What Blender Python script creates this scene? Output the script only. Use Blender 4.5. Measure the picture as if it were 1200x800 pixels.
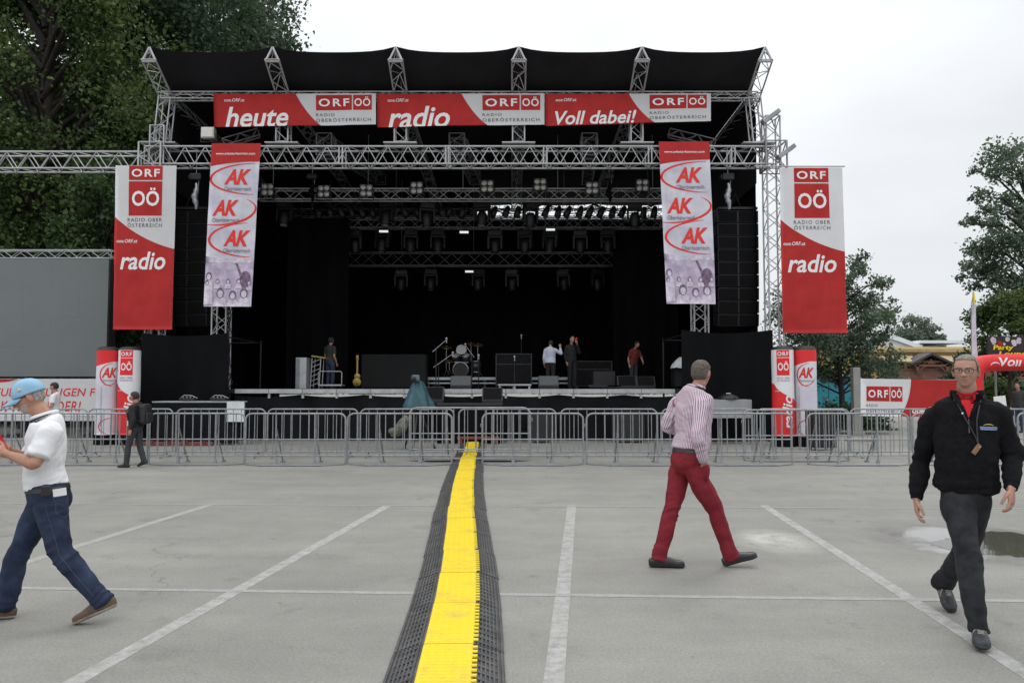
import bpy, bmesh, math, random
import numpy as np
from mathutils import Vector, Matrix, noise
from mathutils.bvhtree import BVHTree
from mathutils.geometry import tessellate_polygon

random.seed(7)
rng = np.random.default_rng(7)
for o in list(bpy.data.objects):
    bpy.data.objects.remove(o)
SC = bpy.context.scene
COL = SC.collection
V = Vector
R = math.radians

# ------------------------------------------------------------------ camera
FPX = 930.0                      # focal length in pixels of a 1200 px wide picture
CAM = V((0, 0, 1.6))
PITCH = math.atan(52 / FPX)
cd = bpy.data.cameras.new('camera')
cd.sensor_width = 36
cd.lens = 36 * FPX / 1200
cd.clip_end = 3000
cam = bpy.data.objects.new('camera', cd)
COL.objects.link(cam)
cam.location = CAM
cam.rotation_euler = (math.pi / 2 + PITCH, 0, 0)
SC.camera = cam

# ------------------------------------------------------------------ sky and sun (overcast)
SUN_EL, SUN_AZ = R(58), R(200)
w = bpy.data.worlds.new('World')
SC.world = w
w.use_nodes = True
nt = w.node_tree
for n in list(nt.nodes):
    nt.nodes.remove(n)
wo = nt.nodes.new('ShaderNodeOutputWorld')
bg = nt.nodes.new('ShaderNodeBackground')
sky = nt.nodes.new('ShaderNodeTexSky')
sky.sky_type = 'NISHITA'
sky.sun_disc = False
sky.sun_elevation = SUN_EL
sky.sun_rotation = SUN_AZ
sky.air_density = 1.0
sky.dust_density = 6.0
sky.ozone_density = 1.0
hs = nt.nodes.new('ShaderNodeHueSaturation')
hs.inputs['Saturation'].default_value = 0.10
tcw = nt.nodes.new('ShaderNodeTexCoord')
mpw = nt.nodes.new('ShaderNodeMapping')
mpw.inputs['Scale'].default_value = (1.6, 1.6, 4.0)
nzw = nt.nodes.new('ShaderNodeTexNoise')
nzw.inputs['Scale'].default_value = 1.4
nzw.inputs['Detail'].default_value = 4
nzw.inputs['Roughness'].default_value = 0.45
crw = nt.nodes.new('ShaderNodeMapRange')          # soft cloud tones
crw.inputs['From Min'].default_value = 0.3
crw.inputs['From Max'].default_value = 0.75
crw.inputs['To Min'].default_value = 0.86
crw.inputs['To Max'].default_value = 1.12
mxw = nt.nodes.new('ShaderNodeMix')
mxw.data_type = 'RGBA'
mxw.inputs[0].default_value = 0.72
mxw.inputs[7].default_value = (10.6, 11.0, 11.4, 1)   # flat cloud deck
mulw = nt.nodes.new('ShaderNodeVectorMath')
mulw.operation = 'SCALE'
nt.links.new(sky.outputs[0], hs.inputs['Color'])
nt.links.new(hs.outputs[0], mxw.inputs[6])
nt.links.new(mxw.outputs[2], mulw.inputs[0])
nt.links.new(tcw.outputs['Generated'], mpw.inputs[0])
nt.links.new(mpw.outputs[0], nzw.inputs['Vector'])
nt.links.new(nzw.outputs['Fac'], crw.inputs['Value'])
nt.links.new(crw.outputs[0], mulw.inputs['Scale'])
nt.links.new(mulw.outputs[0], bg.inputs['Color'])
# an overcast sky is brighter overhead than at the horizon
sepw = nt.nodes.new('ShaderNodeSeparateXYZ')
nt.links.new(tcw.outputs['Generated'], sepw.inputs[0])
madw = nt.nodes.new('ShaderNodeMath')
madw.operation = 'MULTIPLY_ADD'
madw.inputs[1].default_value = 0.80
madw.inputs[2].default_value = 0.83
nt.links.new(sepw.outputs['Z'], madw.inputs[0])
mul2 = nt.nodes.new('ShaderNodeVectorMath')
mul2.operation = 'SCALE'
nt.links.new(mulw.outputs[0], mul2.inputs[0])
nt.links.new(madw.outputs[0], mul2.inputs['Scale'])
nt.links.new(mul2.outputs[0], bg.inputs['Color'])
bg.inputs['Strength'].default_value = 0.10
nt.links.new(bg.outputs[0], wo.inputs[0])

sd = bpy.data.lights.new('sun', 'SUN')
sd.energy = 0.8
sd.angle = R(25)
sd.color = (1.0, 0.97, 0.93)
sun = bpy.data.objects.new('sun', sd)
COL.objects.link(sun)
sun.rotation_euler = (math.pi / 2 - SUN_EL, 0, math.pi - SUN_AZ + math.pi)
SC.view_settings.view_transform = 'Standard'
SC.view_settings.look = 'None'
SC.view_settings.exposure = 0.08
SC.view_settings.gamma = 1.0
SC.cycles.max_bounces = 6
SC.cycles.use_denoising = True


# ------------------------------------------------------------------ pixel helpers (pixels of the 1200x800 photograph)
def ray(px, py):
    u, v = (px - 600) / FPX, (400 - py) / FPX
    c, s = math.cos(PITCH), math.sin(PITCH)
    return V((u, c - v * s, s + v * c))


def at(px, py, d):
    r = ray(px, py)
    return CAM + r * (d / r.y)


def gnd(px, py, z=0.0):
    r = ray(px, py)
    return CAM + r * ((z - CAM.z) / r.z)


# ------------------------------------------------------------------ materials
def node_mat(name):
    m = bpy.data.materials.new(name)
    m.use_nodes = True
    t = m.node_tree
    b = t.nodes['Principled BSDF']
    return m, t, b


def pm(name, col, rough=0.6, metal=0.0, var=0.15, scale=4.0, bump=0.0, bscale=60.0, spec=0.5, hue=None, stretch=None,
       emit=0.0, trans=0.0):
    """Principled material whose colour drifts with object-space noise, with optional bump / weave."""
    m, t, b = node_mat(name)
    N = t.nodes.new
    L = t.links.new
    tc = N('ShaderNodeTexCoord')
    src = tc.outputs['Object']
    if stretch:
        mp = N('ShaderNodeMapping')
        mp.inputs['Scale'].default_value = stretch
        L(src, mp.inputs[0])
        src = mp.outputs[0]
    nz = N('ShaderNodeTexNoise')
    nz.inputs['Scale'].default_value = scale
    nz.inputs['Detail'].default_value = 6
    nz.inputs['Roughness'].default_value = 0.6
    L(src, nz.inputs['Vector'])
    mx = N('ShaderNodeMix')
    mx.data_type = 'RGBA'
    c = V(col[:3])
    lo = c * (1 - var)
    hi = c * (1 + var)
    if hue:
        hi = V(hue[:3])
    mx.inputs[6].default_value = (*lo, 1)
    mx.inputs[7].default_value = (*hi, 1)
    mr = N('ShaderNodeMapRange')
    mr.inputs['From Min'].default_value = 0.3
    mr.inputs['From Max'].default_value = 0.7
    L(nz.outputs['Fac'], mr.inputs['Value'])
    L(mr.outputs[0], mx.inputs[0])
    L(mx.outputs[2], b.inputs['Base Color'])
    b.inputs['Roughness'].default_value = rough
    b.inputs['Metallic'].default_value = metal
    b.inputs['Specular IOR Level'].default_value = spec
    if bump:
        n2 = N('ShaderNodeTexNoise')
        n2.inputs['Scale'].default_value = bscale
        n2.inputs['Detail'].default_value = 5
        L(src, n2.inputs['Vector'])
        bp = N('ShaderNodeBump')
        bp.inputs['Strength'].default_value = bump
        bp.inputs['Distance'].default_value = 0.02
        L(n2.outputs['Fac'], bp.inputs['Height'])
        L(bp.outputs[0], b.inputs['Normal'])
    if emit:
        b.inputs['Emission Color'].default_value = (*c, 1)
        b.inputs['Emission Strength'].default_value = emit
    if trans:
        out = t.nodes['Material Output']
        tr = N('ShaderNodeBsdfTranslucent')
        L(mx.outputs[2], tr.inputs['Color'])
        ms = N('ShaderNodeMixShader')
        ms.inputs[0].default_value = trans
        L(b.outputs[0], ms.inputs[1])
        L(tr.outputs[0], ms.inputs[2])
        L(ms.outputs[0], out.inputs['Surface'])
    return m


M = {}
M['alu'] = pm('aluminium', (0.43, 0.43, 0.44), 0.48, 0.45, 0.15, 3, 0.05, 40)
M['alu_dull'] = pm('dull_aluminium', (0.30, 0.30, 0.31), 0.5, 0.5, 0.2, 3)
M['galv'] = pm('galvanised_steel', (0.29, 0.30, 0.31), 0.45, 0.45, 0.25, 6, 0.1, 60)
M['galv_plate'] = pm('galvanised_plate', (0.27, 0.28, 0.29), 0.5, 0.4, 0.25, 4, 0.1, 60)
M['blackcloth'] = pm('black_drape', (0.0065, 0.0065, 0.0078), 0.95, 0, 0.35, 1.2, 0.15, 9, 0.05, stretch=(1, 1, 0.25))
M['blackcanvas'] = pm('black_roof_canvas', (0.015, 0.015, 0.018), 0.8, 0, 0.3, 0.8, 0.1, 6, 0.2)
M['skirt'] = pm('black_stage_skirt', (0.0095, 0.010, 0.012), 0.9, 0, 0.4, 1.5, 0.25, 10, 0.1, stretch=(1, 1, 0.4))
M['wingcloth'] = pm('black_gauze', (0.0055, 0.0058, 0.0068), 0.9, 0, 0.35, 1.1, 0.2, 10, 0.08, stretch=(1, 1, 0.3))
M['blackplastic'] = pm('black_plastic', (0.012, 0.012, 0.014), 0.5, 0, 0.3, 8)
M['blackgrille'] = pm('black_grille', (0.008, 0.008, 0.009), 0.8, 0.0, 0.3, 30, spec=0.1)
M['blackcase'] = pm('black_case', (0.006, 0.006, 0.007), 0.7, 0, 0.3, 8, spec=0.15)
M['greygrille'] = pm('grey_grille', (0.075, 0.08, 0.085), 0.6, 0.1, 0.3, 30)
M['blackmetal'] = pm('black_metal', (0.03, 0.03, 0.033), 0.4, 0.5, 0.3, 8)
M['deck'] = pm('stage_deck', (0.022, 0.022, 0.024), 0.7, 0, 0.3, 2)
M['lip'] = pm('stage_edge', (0.40, 0.41, 0.42), 0.5, 0.2, 0.2, 4, 0.05)
M['white'] = pm('white_paint', (0.75, 0.75, 0.74), 0.5, 0, 0.08, 3)
M['greyscreen'] = pm('unlit_led_screen', (0.150, 0.170, 0.170), 0.65, 0, 0.05, 0.7)
M['screenframe'] = pm('screen_frame', (0.05, 0.05, 0.052), 0.5, 0.3, 0.2, 3)
M['glass_lens'] = pm('lamp_lens', (0.55, 0.54, 0.50), 0.15, 0.3, 0.2, 30)
M['worklight'] = pm('lit_tube', (0.85, 0.88, 0.9), 0.4, 0, 0.05, 5, emit=0.75)
M['silver'] = pm('silver_panel', (0.40, 0.41, 0.43), 0.35, 0.5, 0.2, 3)
M['yellowwood'] = pm('yellow_lacquer', (0.30, 0.20, 0.035), 0.4, 0, 0.2, 5)
M['brass'] = pm('brass', (0.32, 0.23, 0.08), 0.3, 0.9, 0.2, 5)
M['chrome'] = pm('chrome', (0.45, 0.45, 0.46), 0.2, 0.9, 0.1, 5)
M['drumwrap'] = pm('black_drum_shell', (0.03, 0.03, 0.035), 0.25, 0, 0.2, 5)
M['drumskin'] = pm('drum_skin', (0.42, 0.42, 0.41), 0.5, 0, 0.08, 5)
M['red_bar'] = pm('red_bar', (0.17, 0.04, 0.035), 0.6, 0, 0.2, 5)
# prints
TRB = 0.22
M['p_white'] = pm('print_white_cloth', (0.70, 0.70, 0.715), 0.8, 0, 0.05, 1.3, 0.05, 200, 0.2, trans=TRB)
M['p_red'] = pm('print_red_cloth', (0.50, 0.038, 0.036), 0.75, 0, 0.14, 1.8, 0.05, 200, 0.2, trans=TRB)
M['p_red2'] = pm('print_orange_red', (0.62, 0.045, 0.035), 0.75, 0, 0.08, 1.5, 0.05, 200, 0.2)
M['p_letter'] = pm('print_white_letter', (0.76, 0.76, 0.77), 0.8, 0, 0.04, 3, spec=0.2)
M['p_grey'] = pm('print_grey_letter', (0.10, 0.10, 0.11), 0.8, 0, 0.2, 3, spec=0.2)
M['p_lav'] = pm('print_lavender', (0.55, 0.53, 0.66), 0.8, 0, 0.20, 1.2, spec=0.2, hue=(0.74, 0.73, 0.78), trans=0.15)
M['p_mauve'] = pm('print_mauve', (0.36, 0.28, 0.40), 0.8, 0, 0.2, 2.5, spec=0.2, hue=(0.58, 0.52, 0.64))
M['p_mauvedark'] = pm('print_dark_mauve', (0.13, 0.075, 0.13), 0.8, 0, 0.5, 9, spec=0.2, hue=(0.27, 0.19, 0.28))
M['p_mauvelight'] = pm('print_pale_mauve', (0.50, 0.43, 0.53), 0.8, 0, 0.25, 9, spec=0.2, hue=(0.66, 0.61, 0.70))
M['p_yellow'] = pm('print_yellow', (0.80, 0.62, 0.03), 0.7, 0, 0.1, 3)
M['p_black'] = pm('print_black', (0.02, 0.018, 0.02), 0.7, 0, 0.4, 3)
M['nylon_red'] = pm('red_nylon', (0.68, 0.022, 0.026), 0.5, 0, 0.07, 1.5, 0.06, 8, 0.4)
M['nylon_white'] = pm('white_nylon', (0.74, 0.735, 0.76), 0.5, 0, 0.05, 1.5, 0.06, 8, 0.4)
M['nylon_lav'] = pm('lavender_nylon', (0.60, 0.585, 0.68), 0.5, 0, 0.1, 1.0, 0.06, 8, 0.4, hue=(0.76, 0.755, 0.78))


# ------------------------------------------------------------------ mesh builder
class MB:
    """Collects pieces (world coordinates) and links them as ONE mesh object."""

    def __init__(self):
        self.v, self.f, self.m = [], [], []
        self.smooth = []

    def add(self, vs, fs, mi=0, smooth=False):
        k = len(self.v)
        self.v.extend([tuple(p) for p in vs])
        for f in fs:
            self.f.append([i + k for i in f])
            self.m.append(mi)
            self.smooth.append(smooth)

    def box(self, c, s, mi=0, rot=None, bevel=0.0):
        """box of centre c, full size s; rot = 3x3 matrix; chamfered edges when bevel > 0"""
        hx, hy, hz = s[0] / 2, s[1] / 2, s[2] / 2
        c = V(c)
        if bevel:
            bm = bmesh.new()
            bmesh.ops.create_cube(bm, size=1)
            for q in bm.verts:
                q.co = V((q.co.x * s[0], q.co.y * s[1], q.co.z * s[2]))
            bmesh.ops.bevel(bm, geom=bm.edges[:], offset=bevel, segments=2, affect='EDGES', profile=0.6)
            bm.verts.index_update()
            vs = [(rot @ q.co if rot else q.co) + c for q in bm.verts]
            fs = [[q.index for q in f.verts] for f in bm.faces]
            bm.free()
            self.add(vs, fs, mi)
            return
        vs = []
        for x in (-hx, hx):
            for y in (-hy, hy):
                for z in (-hz, hz):
                    p = V((x, y, z))
                    vs.append((rot @ p if rot else p) + c)
        self.add(vs, [(0, 1, 3, 2), (4, 6, 7, 5), (0, 4, 5, 1), (2, 3, 7, 6), (0, 2, 6, 4), (1, 5, 7, 3)], mi)

    def tube(self, p0, p1, r, n=6, mi=0, r1=None, caps=True):
        p0, p1 = V(p0), V(p1)
        r1 = r if r1 is None else r1
        t = (p1 - p0)
        if t.length < 1e-6:
            return
        t.normalize()
        a = V((0, 0, 1)) if abs(t.z) < 0.9 else V((1, 0, 0))
        x = t.cross(a).normalized()
        y = t.cross(x)
        vs = []
        for p, q in ((p0, r), (p1, r1)):
            for i in range(n):
                an = 2 * math.pi * i / n
                vs.append(p + (x * math.cos(an) + y * math.sin(an)) * q)
        fs = [(i, (i + 1) % n, n + (i + 1) % n, n + i) for i in range(n)]
        self.add(vs, fs, mi, True)
        if caps:
            self.add(vs[:n], [list(range(n))[::-1]], mi)
            self.add(vs[n:], [list(range(n))], mi)

    def path(self, pts, r, n=8, mi=0, closed=False, radii=None):
        """bent tube through pts"""
        pts = [V(p) for p in pts]
        m = len(pts)
        rings = []
        prev = None
        for i, p in enumerate(pts):
            a = pts[(i - 1) % m] if (i > 0 or closed) else p
            b = pts[(i + 1) % m] if (i < m - 1 or closed) else p
            t = (b - a).normalized()
            if prev is None:
                up = V((0, 0, 1)) if abs(t.z) < 0.9 else V((1, 0, 0))
                x = t.cross(up).normalized()
            else:
                x = (prev - t * prev.dot(t)).normalized()
            prev = x
            y = t.cross(x)
            rr = radii[i] if radii else r
            rings.append([p + (x * math.cos(2 * math.pi * k / n) + y * math.sin(2 * math.pi * k / n)) * rr for k in range(n)])
        vs = [q for g in rings for q in g]
        fs = []
        for i in range(m if closed else m - 1):
            j = (i + 1) % m
            for k in range(n):
                fs.append((i * n + k, i * n + (k + 1) % n, j * n + (k + 1) % n, j * n + k))
        self.add(vs, fs, mi, True)
        if not closed:
            self.add(rings[0], [list(range(n))[::-1]], mi)
            self.add(rings[-1], [list(range(n))], mi)

    def ball(self, c, s, mi=0, nu=14, nv=9, rot=None):
        c = V(c)
        if not hasattr(s, '__len__'):
            s = (s, s, s)
        vs = []
        for j in range(nv + 1):
            th = math.pi * j / nv
            for i in range(nu):
                ph = 2 * math.pi * i / nu
                p = V((s[0] * math.sin(th) * math.cos(ph), s[1] * math.sin(th) * math.sin(ph), s[2] * math.cos(th)))
                vs.append((rot @ p if rot else p) + c)
        fs = [(j * nu + i, (j + 1) * nu + i, (j + 1) * nu + (i + 1) % nu, j * nu + (i + 1) % nu) for j in range(nv) for i in range(nu)]
        self.add(vs, fs, mi, True)

    def lathe(self, c, prof, n=24, mi=0, axis=None):
        """prof = [(r, h)...] turned about axis (default z) through c"""
        c = V(c)
        ax = V(axis).normalized() if axis else V((0, 0, 1))
        a = V((0, 0, 1)) if abs(ax.z) < 0.9 else V((1, 0, 0))
        x = a.cross(ax).normalized()
        y = ax.cross(x)
        vs = []
        for r, h in prof:
            for i in range(n):
                an = 2 * math.pi * i / n
                vs.append(c + ax * h + (x * math.cos(an) + y * math.sin(an)) * r)
        fs = [(j * n + i, j * n + (i + 1) % n, (j + 1) * n + (i + 1) % n, (j + 1) * n + i) for j in range(len(prof) - 1) for i in range(n)]
        self.add(vs, fs, mi, True)

    def quad(self, a, b, c, d, mi=0):
        self.add([a, b, c, d], [(0, 1, 2, 3)], mi)

    def prism(self, poly, z0, z1, mi=0):
        """vertical prism over a ground polygon"""
        n = len(poly)
        vs = [(p[0], p[1], z0) for p in poly] + [(p[0], p[1], z1) for p in poly]
        fs = [(i, (i + 1) % n, n + (i + 1) % n, n + i) for i in range(n)] + [list(range(n))[::-1], list(range(n, 2 * n))]
        self.add(vs, fs, mi)

    def build(self, name, mats, parent=None, origin=None):
        me = bpy.data.meshes.new(name)
        o0 = V((0, 0, 0))
        if parent is not None:
            p = parent
            while p is not None:
                o0 = o0 + p.location
                p = p.parent
        elif origin is not None:
            o0 = V(origin)
        me.from_pydata([(p[0] - o0.x, p[1] - o0.y, p[2] - o0.z) for p in self.v], [], self.f)
        if not isinstance(mats, (list, tuple)):
            mats = [mats]
        for m in mats:
            me.materials.append(m)
        me.polygons.foreach_set('material_index', self.m)
        me.polygons.foreach_set('use_smooth', self.smooth)
        me.update()
        o = bpy.data.objects.new(name, me)
        COL.objects.link(o)
        if parent is not None:
            o.parent = parent
        elif origin is not None:
            o.location = o0
        return o


def tag(o, label=None, cat=None, group=None, kind=None):
    if label:
        o['label'] = label
    if cat:
        o['category'] = cat
    if group:
        o['group'] = group
    if kind:
        o['kind'] = kind
    return o


def empty(name, loc, label=None, cat=None, group=None):
    o = bpy.data.objects.new(name, None)
    COL.objects.link(o)
    o.location = loc
    o.empty_display_size = 0.2
    return tag(o, label, cat, group)


def dup(root, loc, rz=0.0, label=None):
    """copy of a thing with its parts and sub-parts"""
    r = root.copy()
    COL.objects.link(r)
    r.location = loc
    r.rotation_euler = (0, 0, rz)
    if label:
        r['label'] = label
    for ch in list(root.children):
        c = ch.copy()
        COL.objects.link(c)
        c.parent = r
        for g in ch.children:
            d = g.copy()
            COL.objects.link(d)
            d.parent = c
    return r


def truss(mb, A, B, w, h, r=0.025, rd=0.014, bay=0.5, up=(0, 0, 1), tri=False, mi=0, dn=5, skip=()):
    """lattice girder from A to B (A, B = middle of the cross-section); w wide, h high"""
    A, B = V(A), V(B)
    t = (B - A)
    L = t.length
    t.normalize()
    up = V(up)
    up = (up - t * up.dot(t)).normalized()
    s = t.cross(up).normalized()
    if tri:
        cs = [s * (-w / 2) - up * (h / 2), s * (w / 2) - up * (h / 2), up * (h / 2)]
    else:
        cs = [s * (-w / 2) - up * (h / 2), s * (w / 2) - up * (h / 2), s * (w / 2) + up * (h / 2), s * (-w / 2) + up * (h / 2)]
    k = len(cs)
    for c in cs:
        mb.tube(A + c, B + c, r, 7, mi)
    nb = max(2, int(round(L / bay)))
    for i in range(k):
        if i in skip:
            continue
        c0, c1 = cs[i], cs[(i + 1) % k]
        for j in range(nb):
            a = A + t * (L * j / nb)
            b = A + t * (L * (j + 1) / nb)
            if (j + i) % 2 == 0:
                mb.tube(a + c0, b + c1, rd, dn, mi, caps=False)
            else:
                mb.tube(a + c1, b + c0, rd, dn, mi, caps=False)
    for e in (A, B):
        for i in range(k):
            mb.tube(e + cs[i], e + cs[(i + 1) % k], rd * 1.2, dn, mi, caps=False)


# ------------------------------------------------------------------ prints: 2-D shapes laid on a curved sheet
def text_tris(body, bold=0.0, shear=0.0, spacing=1.0):
    cu = bpy.data.curves.new('lettering', 'FONT')
    cu.body = body
    cu.offset = bold
    cu.shear = shear
    cu.space_character = spacing
    cu.resolution_u = 3
    ob = bpy.data.objects.new('lettering', cu)
    COL.objects.link(ob)
    dg = bpy.context.evaluated_depsgraph_get()
    me = bpy.data.meshes.new_from_object(ob.evaluated_get(dg))
    vs = [(q.co.x, q.co.y) for q in me.vertices]
    fs = [tuple(p.vertices) for p in me.polygons]
    bpy.data.objects.remove(ob)
    bpy.data.curves.remove(cu)
    bpy.data.meshes.remove(me)
    return vs, fs


class Print:
    """layers of flat shapes in (u, v) metres, cut on a grid and mapped to space by fn(u, v, off)"""

    def __init__(self, fn, step=0.25, lift=0.006):
        self.fn, self.step, self.lift = fn, step, lift
        self.mb = MB()

    def shape(self, vs, fs, mi, layer, clip=None):
        bm = bmesh.new()
        q = [bm.verts.new((x, y, 0)) for x, y in vs]
        for f in fs:
            try:
                bm.faces.new([q[i] for i in f])
            except ValueError:
                pass
        if clip:
            x0, y0, x1, y1 = clip
            for co, no in (((x0, 0, 0), (-1, 0, 0)), ((x1, 0, 0), (1, 0, 0)), ((0, y0, 0), (0, -1, 0)), ((0, y1, 0), (0, 1, 0))):
                bmesh.ops.bisect_plane(bm, geom=bm.verts[:] + bm.edges[:] + bm.faces[:], plane_co=co, plane_no=no, clear_outer=True)
        if not bm.verts:
            bm.free()
            return
        xs = [p.co.x for p in bm.verts]
        ys = [p.co.y for p in bm.verts]
        s = self.step
        for k in range(math.ceil(min(xs) / s), math.floor(max(xs) / s) + 1):
            bmesh.ops.bisect_plane(bm, geom=bm.verts[:] + bm.edges[:] + bm.faces[:], plane_co=(k * s, 0, 0), plane_no=(1, 0, 0))
        for k in range(math.ceil(min(ys) / s), math.floor(max(ys) / s) + 1):
            bmesh.ops.bisect_plane(bm, geom=bm.verts[:] + bm.edges[:] + bm.faces[:], plane_co=(0, k * s, 0), plane_no=(0, 1, 0))
        bmesh.ops.recalc_face_normals(bm, faces=bm.faces[:])
        bm.verts.index_update()
        off = self.lift * layer
        self.mb.add([self.fn(p.co.x, p.co.y, off) for p in bm.verts], [[p.index for p in f.verts] for f in bm.faces], mi, True)
        bm.free()

    def poly(self, pts, mi, layer, clip=None):
        tr = tessellate_polygon([[V((x, y, 0)) for x, y in pts]])
        self.shape(pts, tr, mi, layer, clip)

    def rect(self, x0, y0, x1, y1, mi, layer, clip=None):
        self.poly([(x0, y0), (x1, y0), (x1, y1), (x0, y1)], mi, layer, clip)

    def text(self, body, box, mi, layer, bold=0.0, shear=0.0, spacing=1.0, rot=False, clip=None, keep=False):
        """lettering stretched into box = (x0, y0, x1, y1); rot turns it to read upwards"""
        vs, fs = text_tris(body, bold, shear, spacing)
        xs = [p[0] for p in vs]
        ys = [p[1] for p in vs]
        w_, h_ = max(xs) - min(xs), max(ys) - min(ys)
        x0, y0, x1, y1 = box
        if rot:
            sx, sy = (y1 - y0) / w_, (x1 - x0) / h_
            out = [(x1 - (y - min(ys)) * sy, y0 + (x - min(xs)) * sx) for x, y in vs]
        else:
            sx, sy = (x1 - x0) / w_, (y1 - y0) / h_
            out = [(x0 + (x - min(xs)) * sx, y0 + (y - min(ys)) * sy) for x, y in vs]
        self.shape(out, fs, mi, layer, clip)

    def arc(self, cx, cy, rx, ry, a0, a1, t0, t1, mi, layer, tilt=0.0, n=28, clip=None):
        """swoosh: part of an ellipse whose width goes t0 -> t1 -> t0"""
        inn, out = [], []
        for i in range(n + 1):
            k = i / n
            a = R(a0 + (a1 - a0) * k)
            t = t0 + (t1 - t0) * math.sin(math.pi * k)
            for lst, e in ((inn, -t / 2), (out, t / 2)):
                x, y = (rx + e) * math.cos(a), (ry + e) * math.sin(a)
                c, s = math.cos(tilt), math.sin(tilt)
                lst.append((cx + x * c - y * s, cy + x * s + y * c))
        vs = inn + out
        m = n + 1
        self.shape(vs, [(i, i + 1, m + i + 1, m + i) for i in range(n)], mi, layer, clip)

    def ellipse(self, cx, cy, rx, ry, mi, layer, clip=None, n=20):
        self.poly([(cx + rx * math.cos(2 * math.pi * i / n), cy + ry * math.sin(2 * math.pi * i / n)) for i in range(n)], mi, layer, clip)


def curve_pts(p0, c, p1, n=14):
    """quadratic Bezier"""
    return [((1 - t) ** 2 * p0[0] + 2 * t * (1 - t) * c[0] + t * t * p1[0],
             (1 - t) ** 2 * p0[1] + 2 * t * (1 - t) * c[1] + t * t * p1[1]) for t in [i / n for i in range(n + 1)]]
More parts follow.
